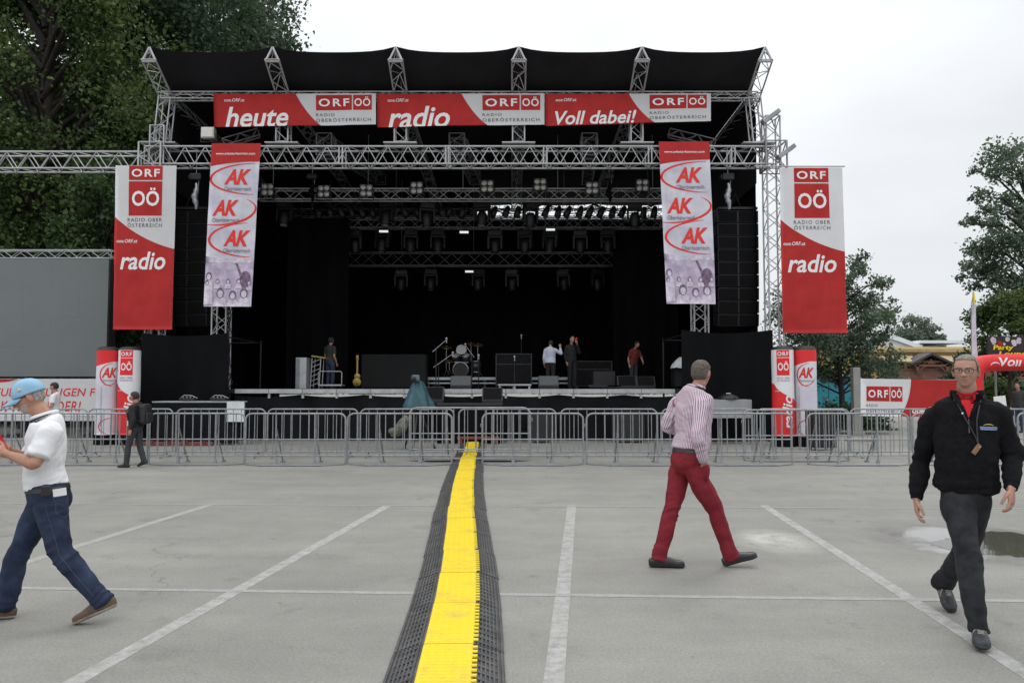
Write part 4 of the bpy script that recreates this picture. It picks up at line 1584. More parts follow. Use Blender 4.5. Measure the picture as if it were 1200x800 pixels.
BAR = [  # (left px, right px, depth, base z, label)
    (-66, 53, 16.4, 0, 'front row crowd barrier behind the man in the light blue cap'),
    (56, 175, 16.4, 0, 'front row crowd barrier partly hidden by the boy in black'),
    (177.5, 288, 16.4, 0, 'front row crowd barrier directly right of the boy in black'),
    (289, 406, 16.3, 0, 'front row crowd barrier, second to the left of the cable ramp'),
    (408, 530, 16.35, 0, 'front row crowd barrier ending at the left edge of the cable ramp'),
    (565.5, 683, 16.35, 0, 'front row crowd barrier starting at the right edge of the cable ramp'),
    (687, 806, 16.35, 0, 'front row crowd barrier behind the back of the striped shirt man'),
    (808, 926, 16.35, 0, 'front row crowd barrier directly right of the striped shirt man'),
    (944, 1063, 16.35, 0, 'front row crowd barrier below the white and red fence banner'),
    (1067, 1186, 16.4, 0, 'front row crowd barrier behind the man in the black fleece'),
    (1190, 1300, 16.5, 0, 'front row crowd barrier cut by the right picture edge'),
    (481, 621, 17.15, 0.05, 'crowd barrier set back and standing across the cable ramp'),
    (870, 992, 17.2, 0.0, 'crowd barrier set back closing the gap before the right inflatable columns'),
    (-110, -3, 17.9, 0, 'rear row crowd barrier cut by the left picture edge'),
    (-1, 104, 17.9, 0, 'rear row crowd barrier below the white fence banner at the left'),
    (106, 204, 17.9, 0, 'rear row crowd barrier before the left inflatable columns'),
    (209, 312, 17.9, 0, 'rear row crowd barrier before the black skirted table on the left'),
    (315, 420, 17.9, 0, 'rear row crowd barrier before the silver panel end of the stage'),
    (423, 532, 17.9, 0, 'rear row crowd barrier behind the teal covered camera'),
    (538, 651, 17.9, 0, 'rear row crowd barrier just right of the cable ramp, before the podium'),
    (657, 769, 17.9, 0, 'rear row crowd barrier before the stage skirt below the singer'),
    (775, 880, 17.9, 0, 'rear row crowd barrier hidden behind the striped shirt man'),
    (886, 993, 17.9, 0, 'rear row crowd barrier before the right inflatable columns'),
    (995, 1105, 17.9, 0, 'rear row crowd barrier directly before the white and red fence banner'),
    (1108, 1216, 17.9, 0, 'rear row crowd barrier right of the man in the black fleece'),
]
b0 = make_barrier()
b1 = make_fence_barrier()
first_rear = True
for i, (a, b, d, z, lab) in enumerate(BAR):
    xa, xb = (a - 600) * d / FPX, (b - 600) * d / FPX
    loc = V(((xa + xb) / 2, d, z))
    if d > 17.5:
        o = b1 if first_rear else dup(b1, loc, 0, lab)
        first_rear = False
    else:
        o = b0 if i == 0 else dup(b0, loc, 0, lab)
    o.location = loc
    o['label'] = lab
    o.rotation_euler = (0, 0, random.uniform(-0.025, 0.025))
    o.scale = ((xb - xa) / 2.06, 1, 0.957 if d < 17.0 else 1.0)

# ================================================================== CABLE RAMP
def rubber_mat():
    m, t, b = node_mat('black_rubber')
    N, L = t.nodes.new, t.links.new
    tc = N('ShaderNodeTexCoord')
    n1 = N('ShaderNodeTexNoise')
    n1.inputs['Scale'].default_value = 7
    n1.inputs['Detail'].default_value = 8
    n1.inputs['Roughness'].default_value = 0.7
    L(tc.outputs['Object'], n1.inputs['Vector'])
    cr = N('ShaderNodeMapRange')
    cr.inputs['From Min'].default_value = 0.36
    cr.inputs['From Max'].default_value = 0.78
    L(n1.outputs['Fac'], cr.inputs['Value'])
    mx = N('ShaderNodeMix')
    mx.data_type = 'RGBA'
    mx.inputs[6].default_value = (0.040, 0.041, 0.043, 1)
    mx.inputs[7].default_value = (0.125, 0.122, 0.120, 1)
    L(cr.outputs[0], mx.inputs[0])
    L(mx.outputs[2], b.inputs['Base Color'])
    b.inputs['Roughness'].default_value = 0.55
    return m


def lid_mat():
    m, t, b = node_mat('yellow_ribbed_lid')
    N, L = t.nodes.new, t.links.new
    tc = N('ShaderNodeTexCoord')
    n1 = N('ShaderNodeTexNoise')
    n1.inputs['Scale'].default_value = 3.5
    n1.inputs['Detail'].default_value = 9
    n1.inputs['Roughness'].default_value = 0.75
    L(tc.outputs['Object'], n1.inputs['Vector'])
    cr = N('ShaderNodeMapRange')
    cr.inputs['From Min'].default_value = 0.49
    cr.inputs['From Max'].default_value = 0.74
    cr.inputs['To Max'].default_value = 0.85
    L(n1.outputs['Fac'], cr.inputs['Value'])
    mx = N('ShaderNodeMix')
    mx.data_type = 'RGBA'
    mx.inputs[6].default_value = (0.80, 0.60, 0.018, 1)
    mx.inputs[7].default_value = (0.50, 0.40, 0.08, 1)
    L(cr.outputs[0], mx.inputs[0])
    L(mx.outputs[2], b.inputs['Base Color'])
    b.inputs['Roughness'].default_value = 0.45
    # anti-slip studs
    vo = N('ShaderNodeTexVoronoi')
    vo.inputs['Scale'].default_value = 34
    vo.inputs['Randomness'].default_value = 0.0
    L(tc.outputs['Object'], vo.inputs['Vector'])
    bp = N('ShaderNodeBump')
    bp.inputs['Strength'].default_value = 0.35
    bp.inputs['Distance'].default_value = 0.005
    bp.invert = True
    L(vo.outputs['Distance'], bp.inputs['Height'])
    L(bp.outputs[0], b.inputs['Normal'])
    return m


M['rubber'] = rubber_mat()
M['lid'] = lid_mat()
RP = [(488, 552, 800), (511, 558, 698), (523, 555, 630), (527.5, 552.5, 587), (538, 555, 545), (547, 559, 521)]
pathc = [gnd((a + b) / 2, y, 0.06) for a, b, y in RP]
pathc = [pathc[0] + (pathc[0] - pathc[1]) * 0.7] + pathc
pathc.append(V((-1.1, 22.0, 0)))


def ramp_x(y):
    ys = [p.y for p in pathc]
    xs = [p.x for p in pathc]
    # smooth interpolation
    for i in range(len(ys) - 1):
        if ys[i] <= y <= ys[i + 1]:
            t = (y - ys[i]) / (ys[i + 1] - ys[i])
            m0 = (xs[i + 1] - xs[max(0, i - 1)]) / (ys[i + 1] - ys[max(0, i - 1)]) * (ys[i + 1] - ys[i])
            j = min(len(ys) - 1, i + 2)
            m1 = (xs[j] - xs[i]) / (ys[j] - ys[i]) * (ys[i + 1] - ys[i])
            return ((2 * t ** 3 - 3 * t * t + 1) * xs[i] + (t ** 3 - 2 * t * t + t) * m0 + (-2 * t ** 3 + 3 * t * t) * xs[i + 1] + (t ** 3 - t * t) * m1)
    return xs[0] if y < ys[0] else xs[-1]


ramp = empty('cable_ramp', (ramp_x(4), 4, 0), 'long yellow and black rubber cable ramp curving from the foreground to the stage', 'cable ramp')
y = pathc[0].y
k = 0
SEG = 0.9
LH = 0.147
while y < 21.9:
    y1 = min(y + SEG, 21.95)
    mbs, mbl = MB(), MB()
    nsub = 6
    yy = [y + 0.006 + (y1 - y - 0.012) * i / nsub for i in range(nsub + 1)]
    jx = random.uniform(-0.006, 0.006)
    hz = random.uniform(-0.003, 0.003)

    def row(yv, prof):
        c = ramp_x(yv) + jx
        dx = (ramp_x(yv + 0.05) - ramp_x(yv - 0.05)) / 0.1
        nrm = V((1, -dx, 0)).normalized()
        return [V((c, yv, 0)) + nrm * o + V((0, 0, z + hz)) for o, z in prof]
    # black flanks with lengthwise ribs
    for s in (-1, 1):
        prof = [(s * 0.33, 0.004), (s * 0.33, 0.014)]
        nr = 7
        for q in range(nr):
            o0 = 0.325 - (0.325 - LH - 0.012) * q / nr
            o1 = 0.325 - (0.325 - LH - 0.012) * (q + 0.55) / nr
            z0 = 0.016 + 0.048 * (q / nr)
            prof += [(s * o0, z0), (s * (o0 - 0.003), z0 + 0.009), (s * o1, z0 + 0.010), (s * (o1 - 0.003), z0 + 0.003)]
        prof += [(s * (LH + 0.010), 0.068), (s * (LH + 0.001), 0.068), (s * (LH + 0.001), 0.03)]
        rows = [row(v, prof) for v in yy]
        n_ = len(prof)
        vs = [p for r_ in rows for p in r_]
        fs = []
        for i in range(nsub):
            for j in range(n_ - 1):
                f = (i * n_ + j, i * n_ + j + 1, (i + 1) * n_ + j + 1, (i + 1) * n_ + j)
                fs.append(f if s < 0 else f[::-1])
        mbs.add(vs, fs, 0)
        mbs.add(rows[0] + [row(yy[0], [(s * LH, 0.004)])[0]], [list(range(n_ + 1))], 0)
        mbs.add(rows[-1] + [row(yy[-1], [(s * LH, 0.004)])[0]], [list(range(n_ + 1))[::-1]], 0)
        # cross grooves: small raised cleats
        for q in range(9):
            v = y + 0.05 + (y1 - y - 0.1) * q / 8
            a_ = row(v - 0.012, [(s * 0.30, 0.024), (s * 0.175, 0.069)])
            b_ = row(v + 0.012, [(s * 0.30, 0.024), (s * 0.175, 0.069)])
            top = [p + V((0, 0, 0.002)) for p in (a_[0], a_[1], b_[1], b_[0])]
            lo = [a_[0], a_[1], b_[1], b_[0]]
            mbs.add(lo + top, [(4, 5, 6, 7), (0, 1, 5, 4), (1, 2, 6, 5), (2, 3, 7, 6), (3, 0, 4, 7)], 0)
    sg = mbs.build('segment', M['rubber'], ramp)
    # yellow lid with cross ribs
    prof = [(-LH, 0.045), (-LH, 0.071), (-LH + 0.006, 0.074), (LH - 0.006, 0.074), (LH, 0.071), (LH, 0.045)]
    rows = [row(v, prof) for v in yy]
    n_ = len(prof)
    vs = [p for r_ in rows for p in r_]
    mbl.add(vs, [(i * n_ + j, i * n_ + j + 1, (i + 1) * n_ + j + 1, (i + 1) * n_ + j) for i in range(nsub) for j in range(n_ - 1)], 0)
    mbl.add(rows[0], [list(range(n_))], 0)
    mbl.add(rows[-1], [list(range(n_))[::-1]], 0)
    nrib = 17
    for q in range(nrib):
        v = y + 0.02 + (y1 - y - 0.04) * (q + 0.5) / nrib
        for part in range(5):
            o0 = -LH + 0.015 + part * (2 * LH - 0.03) / 5 + 0.004 + (0.006 if q % 2 else 0)
            o1 = o0 + (2 * LH - 0.03) / 5 - 0.016
            a_ = row(v - 0.008, [(o0, 0.0735), (o1, 0.0735)])
            b_ = row(v + 0.008, [(o0, 0.0735), (o1, 0.0735)])
            lo = [a_[0], a_[1], b_[1], b_[0]]
            top = [p + V((0, 0, 0.0022)) for p in lo]
            mbl.add(lo + top, [(4, 5, 6, 7), (0, 1, 5, 4), (1, 2, 6, 5), (2, 3, 7, 6), (3, 0, 4, 7)], 0)
    # hinge teeth on the right rim
    for q in range(11):
        v = y + 0.03 + (y1 - y - 0.06) * (q + 0.5) / 11
        a_ = row(v - 0.016, [(LH - 0.002, 0.070), (LH + 0.028, 0.070)])
        b_ = row(v + 0.016, [(LH - 0.002, 0.070), (LH + 0.028, 0.070)])
        lo = [a_[0], a_[1], b_[1], b_[0]]
        top = [p + V((0, 0, 0.008)) for p in lo]
        mbl.add(lo + top, [(4, 5, 6, 7), (0, 1, 5, 4), (1, 2, 6, 5), (2, 3, 7, 6), (3, 0, 4, 7)], 0)
    mbl.build('lid', M['lid'], sg)
    y = y1
    k += 1

# ================================================================== STAGE GEAR
def deckpt(px, d, z=0.0):
    return V(((px - 600) * d / FPX, d, DK + z))


def monitor(px, d, w_, h_, grille, lab, rz=0.0, zb=None):
    c = deckpt(px, d)
    if zb is not None:
        c.z = zb
    e = empty('stage_monitor', c, lab, 'loudspeaker', 'floor monitors along the stage')
    dp = h_ * 1.0
    prof = [(0.0, 0.0), (0.10 * dp, 0.0), (dp, 0.0), (dp, h_ * 0.55), (dp * 0.62, h_), (0.42 * dp, h_), (0.0, 0.10)]
    mb = MB()
    x0, x1 = c.x - w_ / 2, c.x + w_ / 2
    n_ = len(prof)
    vs = [(x0, c.y + a, c.z + b) for a, b in prof] + [(x1, c.y + a, c.z + b) for a, b in prof]
    mb.add(vs, [(i, (i + 1) % n_, n_ + (i + 1) % n_, n_ + i) for i in range(n_)] + [list(range(n_))[::-1], list(range(n_, 2 * n_))])
    mb.build('cabinet', M['blackplastic'], e)
    mb = MB()
    a = V((0, 0.42 * dp, h_))
    b = V((0, 0.0, 0.10))
    nn = V((0, -(h_ - 0.10), 0.42 * dp)).normalized()
    lo, hi = b.lerp(a, 0.05), b.lerp(a, 0.95)
    g0 = [V((x0 + 0.03, c.y, c.z)), V((x1 - 0.03, c.y, c.z))]
    mb.add([g0[0] + lo + nn * 0.002, g0[1] + lo + nn * 0.002, g0[1] + hi + nn * 0.002, g0[0] + hi + nn * 0.002,
            g0[0] + lo + nn * 0.014, g0[1] + lo + nn * 0.014, g0[1] + hi + nn * 0.014, g0[0] + hi + nn * 0.014],
           [(4, 5, 6, 7), (0, 1, 5, 4), (1, 2, 6, 5), (2, 3, 7, 6), (3, 0, 4, 7)])
    mb.build('grille', M[grille], e)
    mb = MB()
    for s in (x0 - 0.004, x1 + 0.004):
        mb.tube((s, c.y + dp * 0.5, c.z + h_ * 0.45), (s, c.y + dp * 0.7, c.z + h_ * 0.45), 0.02, 6)
    mb.build('handle', M['blackmetal'], e)
    return e


monitor(540, 25.2, 0.66, 0.42, 'greygrille', 'grey fronted floor monitor before the drum kit')
monitor(643, 25.2, 0.64, 0.42, 'greygrille', 'grey fronted floor monitor below the person in the pale hoodie')
monitor(735, 25.0, 0.60, 0.42, 'blackgrille', 'black floor monitor right of the singer, left of its neighbour')
monitor(757, 25.0, 0.58, 0.40, 'blackgrille', 'black floor monitor nearest the white covered box on the right')
monitor(577, 22.4, 0.58, 0.44, 'blackgrille', 'black loudspeaker wedge standing on the podium by the cable ramp', 0, 1.11)
monitor(507, 22.6, 0.62, 0.46, 'blackgrille', 'black loudspeaker wedge on the podium just right of the teal covered camera', 0, 1.11)

# riser with pale edge
e = empty('drum_riser', (0.0, 29.8, DK), 'low riser with pale metal edge carrying the drums at mid stage', 'riser')
rx0, rx1 = (500 - 600) * 28.8 / FPX, (702 - 600) * 28.8 / FPX
mb = MB()
mb.box(((rx0 + rx1) / 2, 30.0, DK + 0.37), (rx1 - rx0, 2.4, 0.06))
mb.build('board', M['deck'], e)
mb = MB()
mb.box(((rx0 + rx1) / 2, 28.77, DK + 0.36), (rx1 - rx0, 0.06, 0.10), 0, None, 0.008)
mb.box(((rx0 + rx1) / 2, 28.77, DK + 0.20), (rx1 - rx0, 0.05, 0.05))
mb.build('edge_rail', M['silver'], e)
mb = MB()
for i in range(7):
    x = rx0 + 0.06 + (rx1 - rx0 - 0.12) * i / 6
    for yy_ in (28.9, 31.0):
        mb.tube((x, yy_, DK), (x, yy_, DK + 0.35), 0.03, 8)
mb.build('legs', M['alu_dull'], e)
RZ = DK + 0.40

# drum kit
def drum_kit():
    d = 29.6
    cx = (540 - 600) * d / FPX
    e = empty('drum_kit', (cx, d, RZ), 'drum kit with pale snare and brass cymbals on the mid stage riser', 'drum kit')

    def drum(name, c, r, h, ax, skin=True):
        mb = MB()
        c = V(c)
        mb.lathe(c, [(0.0, -h / 2), (r, -h / 2), (r, h / 2), (0.0, h / 2)], 26, 0, ax)
        o = mb.build(name, M['drumwrap'], e)
        mb = MB()
        for s in (-1, 1):
            mb.lathe(c, [(r + 0.003, s * h / 2 - 0.02), (r + 0.014, s * h / 2 - 0.02), (r + 0.014, s * h / 2 + 0.012), (r - 0.005, s * h / 2 + 0.012)], 26, 0, ax)
        mb.build('hoop', M['chrome'], o)
        mb = MB()
        mb.lathe(c, [(0.0, h / 2 + 0.004), (r - 0.004, h / 2 + 0.004)], 26, 0, ax)
        mb.lathe(c, [(0.0, -h / 2 - 0.004), (r - 0.004, -h / 2 - 0.004)], 26, 0, ax)
        mb.build('skin', M['drumskin'] if skin else M['blackplastic'], o)
        return o
    drum('bass_drum', (cx, d, RZ + 0.30), 0.28, 0.42, (0, -1, 0), False)
    drum('tom', (cx - 0.20, d + 0.02, RZ + 0.74), 0.15, 0.22, (0, -0.45, 0.9))
    drum('tom', (cx + 0.18, d + 0.02, RZ + 0.74), 0.16, 0.24, (0, -0.45, 0.9))
    drum('floor_tom', (cx + 0.55, d + 0.3, RZ + 0.42), 0.20, 0.40, (0, 0, 1))
    drum('snare_drum', (cx + 0.02, d - 0.05, RZ + 1.02), 0.19, 0.17, (0.05, -0.9, 0.4))
    for (x, y_, z, r) in ((-0.55, 0.1, 1.15, 0.22), (0.62, 0.2, 1.25, 0.24), (-0.42, -0.1, 0.62, 0.18), (0.36, 0.4, 1.3, 0.2)):
        mb = MB()
        mb.lathe((cx + x, d + y_, RZ + z), [(0.0, 0.03), (0.03, 0.025), (0.05, 0.008), (r, -0.012), (r, -0.015), (0.05, 0.003), (0.0, 0.02)], 24, 0, (0.1, -0.3, 0.95))
        o = mb.build('cymbal', M['brass'], e)
        mb = MB()
        mb.tube((cx + x, d + y_, RZ + z + 0.05), (cx + x, d + y_, RZ + 0.3), 0.011, 6)
        for k in range(3):
            a = 2.1 * k + 0.3
            mb.tube((cx + x, d + y_, RZ + 0.3), (cx + x + 0.22 * math.cos(a), d + y_ + 0.22 * math.sin(a), RZ + 0.01), 0.009, 6)
        mb.build('stand', M['chrome'], o)
    mb = MB()
    for k in range(5):
        a = k * 1.256
        mb.lathe((cx + 0.02 + 0.19 * math.cos(a), d - 0.14, RZ + 1.02 + 0.15 * math.sin(a)), [(0, 0), (0.012, 0), (0.012, 0.16), (0, 0.16)], 8, 0, (0, 1, 0))
    mb.build('lugs', M['chrome'], e)


drum_kit()


def mic_stand(px, d, z0, hgt, boom, lab):
    c = V(((px - 600) * d / FPX, d, z0))
    e = empty('microphone_stand', c, lab, 'microphone stand', 'microphone stands on the stage')
    mb = MB()
    mb.tube(c + V((0, 0, 0.08)), c + V((0, 0, hgt)), 0.013, 7)
    mb.tube(c + V((0, 0, 0.08)), c + V((0, 0, hgt * 0.55)), 0.018, 7)
    mb.build('pole', M['blackmetal'], e)
    for k in range(3):
        a = 2.094 * k + 0.5
        mb = MB()
        mb.tube(c + V((0, 0, 0.14)), c + V((0.28 * math.cos(a), 0.28 * math.sin(a), 0.012)), 0.011, 6)
        mb.build('leg', M['blackmetal'], e)
    t = c + V((0, 0, hgt))
    if boom:
        mb = MB()
        mb.tube(t - V((boom[0], 0, boom[1])) * 0.35, t + V((boom[0], 0, boom[1])), 0.011, 6)
        mb.build('boom', M['silver'], e)
        t = t + V((boom[0], 0, boom[1]))
    mb = MB()
    mb.ball(t + V((0, 0, 0.03)), (0.035, 0.035, 0.042))
    mb.tube(t + V((0, 0, -0.10)), t + V((0, 0, 0.0)), 0.017, 8)
    mb.build('microphone', M['silver'], e)


mic_stand(511, 24.6, DK, 1.25, (0.32, 0.28), 'boom microphone stand with raised arm left of the drum kit')
mic_stand(514, 25.2, DK, 0.80, (0.45, 0.32), 'lower boom microphone stand crossing in front of the drum kit left side')
mic_stand(561, 25.6, DK, 1.05, None, 'straight microphone stand just right of the drum kit')
mic_stand(553, 26.4, DK, 1.15, (-0.22, 0.3), 'boom microphone stand leaning over the drum kit right side')
mic_stand(603, 25.4, DK, 1.0, None, 'short straight microphone stand left of the person in the pale hoodie')
mic_stand(611, 28.0, DK, 1.85, None, 'tall microphone stand standing alone at mid stage')
mic_stand(483, 22.9, 1.11 - 1.1, 0.9, None, 'microphone stand standing before the stage behind the teal covered camera')


def flight_case(px, d, w_, dp, h_, lab, z0=DK, col='blackplastic', name='flight_case'):
    c = V(((px - 600) * d / FPX, d, z0))
    e = empty(name, c, lab, 'flight case')
    mb = MB()
    mb.box(c + V((0, 0, h_ / 2 + 0.06)), (w_, dp, h_ - 0.06), 0, None, 0.012)
    mb.build('body', M[col], e)
    mb = MB()
    for sx in (-1, 1):
        for sy in (-1, 1):
            mb.box(c + V((sx * (w_ / 2 - 0.008), sy * (dp / 2 - 0.008), h_ / 2 + 0.06)), (0.035, 0.035, h_ - 0.05))
        mb.box(c + V((sx * (w_ / 2 - 0.006), 0, h_ * 0.72)), (0.02, dp, 0.03))
    for sy in (-1, 1):
        for z in (0.04 + 0.06, h_ * 0.72, h_ + 0.02):
            mb.box(c + V((0, sy * (dp / 2 - 0.004), z)), (w_ + 0.004, 0.02, 0.028))
    mb.build('edge_trim', M['blackmetal'], e)
    for sx in (-1, 1):
        for sy in (-1, 1):
            mb = MB()
            mb.lathe(c + V((sx * (w_ / 2 - 0.08) - 0.015, sy * (dp / 2 - 0.08), 0.045)), [(0, 0), (0.045, 0), (0.045, 0.03), (0, 0.03)], 14, 0, (1, 0, 0))
            mb.build('caster', M['blackplastic'], e)
    return e


flight_case(707, 26.6, 0.70, 0.5, 0.55, 'black flight case on the stage right of the singer')
flight_case(800, 25.4, 0.62, 0.5, 0.62, 'black flight case under a white cloth at the right of the stage')
flight_case(602, 27.0, 1.2, 0.7, 1.15, 'large black backline case at mid stage left of the pale hoodie', DK, 'blackcase')
flight_case(693, 28.4, 1.4, 0.6, 0.95, 'wide black backline case behind the singer', DK, 'blackcase')
flight_case(700, 24.2, 0.50, 0.25, 0.10, 'small pale framed case lying at the stage edge right of the singer', DK, 'silver')
flight_case(719, 24.2, 0.46, 0.22, 0.08, 'flat pale framed case lying beside the small case at the stage edge', DK, 'silver')
flight_case(960, 19.8, 0.55, 0.5, 0.95, 'black wheeled flight case behind the barriers by the right inflatable column', 0.0)
flight_case(735, 22.6, 0.85, 0.5, 0.85, 'black wheeled flight case before the stage skirt under the monitors', 0.0)
flight_case(632, 22.6, 0.60, 0.5, 0.80, 'black wheeled flight case before the stage skirt right of the podium', 0.0)


def cloth_over(name, c, s, mat, lab, seed, cat='cloth'):
    """crumpled sheet lying over something"""
    mb = MB()
    n_ = 18
    vs = []
    for j in range(n_ + 1):
        for i in range(n_ + 1):
            u, v = i / n_ * 2 - 1, j / n_ * 2 - 1
            r_ = max(abs(u), abs(v))
            z = s[2] * (1 - r_ ** 3) + 0.10 * s[2] * noise.fractal(V((u * 2.2 + seed, v * 2.2, seed)), 1, 2, 4)
            vs.append((c[0] + u * s[0] / 2 * (1 + 0.15 * noise.noise(V((u, v * 2, seed)))), c[1] + v * s[1] / 2, c[2] + z))
    m_ = n_ + 1
    mb.add(vs, [(j * m_ + i, j * m_ + i + 1, (j + 1) * m_ + i + 1, (j + 1) * m_ + i) for j in range(n_) for i in range(n_)], 0, True)
    return tag(mb.build(name, mat, None, c), lab, cat)


M['whitecloth'] = pm('white_cloth', (0.62, 0.65, 0.66), 0.85, 0, 0.1, 3)
M['greycloth'] = pm('grey_table_cloth', (0.30, 0.31, 0.32), 0.85, 0, 0.15, 3)
c = deckpt(801, 25.3, 0.66)
cloth_over('sheet', c, (0.72, 0.62, 0.34), M['whitecloth'], 'crumpled white cloth lying over a black case at the right of the stage', 2.2)
# wide black covered board, left of the middle
e = empty('covered_backline', deckpt(463, 28.5), 'wide backline equipment under a smooth black cover left of the drum kit', 'covered equipment')
mb = MB()
c = deckpt(463, 28.5, 0.62)
mb.box(c, (2.3, 0.7, 1.2), 0, None, 0.05)
mb.build('cover', pm('dark_cover', (0.007, 0.0076, 0.008), 0.85, 0, 0.2, 1.5, 0.1, 6), e)
mb = MB()
for s in (-1.0, 1.0):
    mb.box(c + V((s, 0, -0.60)), (0.12, 0.5, 0.05))
mb.build('foot', M['blackmetal'], e)

# silver panel, stair frame, trolley, horn on a stand: left end
e = empty('silver_cabinet', deckpt(352, 25.0), 'silver grey panelled cabinet at the left end of the stage', 'cabinet')
c = deckpt(352.5, 25.0)
mb = MB()
mb.box(c + V((0, 0.3, 0.50)), (0.34, 0.55, 0.98), 0, None, 0.012)
mb.build('body', M['silver'], e)
mb = MB()
mb.box(c + V((-0.10, 0.014, 0.5)), (0.11, 0.012, 0.92))
mb.build('door_panel', pm('grey_panel', (0.20, 0.21, 0.22), 0.5, 0, 0.2, 3), e)
e = empty('equipment_rack', deckpt(369, 25.4), 'metal stand with sloping yellow top beside the man on stage', 'stand')
c = deckpt(369, 25.4)
mb = MB()
for s in (-0.14, 0.14):
    mb.tube(c + V((s, 0, 0)), c + V((s + 0.05, 0, 0.98)), 0.016, 7)
    mb.tube(c + V((s, 0.4, 0)), c + V((s + 0.05, 0.4, 0.98)), 0.016, 7)
for k in range(6):
    mb.tube(c + V((-0.14 + 0.008 * k, 0, 0.1 + 0.15 * k)), c + V((0.14 + 0.008 * k, 0, 0.2 + 0.15 * k)), 0.012, 6)
    mb.tube(c + V((-0.14 + 0.008 * k, 0, 0.1 + 0.15 * k)), c + V((-0.14 + 0.008 * k, 0.4, 0.1 + 0.15 * k)), 0.012, 6)
mb.build('frame', M['alu'], e)
mb = MB()
mb.box(c + V((0.12, 0.2, 1.02)), (0.46, 0.5, 0.05), 0, Matrix.Rotation(R(8), 3, 'Y'), 0.01)
mb.build('top', M['yellowwood'], e)
e = empty('trolley', deckpt(387, 25.2), 'flat metal hand trolley in front of the man standing on stage', 'trolley')
c = deckpt(387, 25.2)
mb = MB()
mb.box(c + V((0, 0.25, 0.12)), (0.74, 0.5, 0.05), 0, None, 0.01)
mb.build('platform', M['silver'], e)
mb = MB()
mb.path([c + V((-0.37, 0, 0.12)), c + V((-0.37, 0, 0.52)), c + V((-0.33, 0, 0.56)), c + V((0.33, 0, 0.56)), c + V((0.37, 0, 0.52)), c + V((0.37, 0, 0.12))], 0.014, 7)
mb.build('push_bar', M['alu'], e)
for sx in (-0.3, 0.3):
    for sy in (0.08, 0.42):
        mb = MB()
        mb.lathe(c + V((sx - 0.015, sy, 0.05)), [(0, 0), (0.05, 0), (0.05, 0.03), (0, 0.03)], 14, 0, (1, 0, 0))
        mb.build('wheel', M['blackplastic'], e)
e = empty('guitar', deckpt(418.5, 25.4), 'yellow electric guitar standing upright left of the black covered backline', 'guitar')
c = deckpt(418.5, 25.4)
mb = MB()
mb.lathe(c + V((0, 0, 0.22)), [(0, -0.03), (0.13, -0.025), (0.14, 0.0), (0.13, 0.025), (0, 0.03)], 20, 0, (0.15, 1, 0.1))
mb.lathe(c + V((0.01, 0, 0.40)), [(0, -0.03), (0.095, -0.025), (0.10, 0.0), (0.095, 0.025), (0, 0.03)], 20, 0, (0.15, 1, 0.1))
mb.build('body', M['yellowwood'], e)
mb = MB()
mb.box(c + V((0.01, -0.01, 0.72)), (0.05, 0.03, 0.5))
mb.box(c + V((0.01, -0.01, 1.01)), (0.08, 0.03, 0.14), 0, None, 0.01)
mb.build('neck', M['yellowwood'], e)
mb = MB()
for k in range(3):
    a = 2.094 * k - 1.57
    mb.tube(c + V((0, 0.05, 0.3)), c + V((0.2 * math.cos(a), 0.05 + 0.2 * math.sin(a), 0.01)), 0.011, 6)
mb.build('stand', M['blackmetal'], e)
# low pale plank at the lip
mb = MB()
c = deckpt(603, 24.3)
mb.box(c + V((0, 0, 0.13)), (1.02, 0.12, 0.05), 0, None, 0.008)
for s in (-0.45, 0, 0.45):
    mb.box(c + V((s, 0.02, 0.055)), (0.06, 0.1, 0.11))
tag(mb.build('light_batten', M['silver'], None, c), 'low pale metal batten lying at the stage edge left of the grey monitor', 'batten')

# ------------------------------------------------------------------ tables in front of the wings
def cloth_table(px0, px1, py, d, lab, mat, skirted=True):
    a_, b_ = at(px0, py, d), at(px1, py, d)
    zt = a_.z
    xc, wd = (a_.x + b_.x) / 2, b_.x - a_.x
    e = empty('equipment_table', (xc, d, 0), lab, 'table')
    mb = MB()
    mb.box((xc, d + 0.35, zt - 0.02), (wd, 0.7, 0.035), 0, None, 0.006)
    mb.build('table_top', mat, e)
    for sx in (-1, 1):
        for sy in (0.06, 0.64):
            mb = MB()
            mb.tube((xc + sx * (wd / 2 - 0.06), d + sy, 0), (xc + sx * (wd / 2 - 0.06), d + sy, zt - 0.04), 0.02, 8)
            mb.build('leg', M['alu_dull'], e)
    if skirted:
        drape('skirt', a_.x + 0.02, b_.x - 0.02, 0.05, zt - 0.045, d + 0.01, M['skirt'], e, 0.02, 0.5, px0)
    else:
        drape('front_cloth', a_.x - 0.01, b_.x + 0.01, zt - 0.50, zt - 0.002, d - 0.03, mat, e, 0.012, 0.6, px0)
    return xc, d, zt


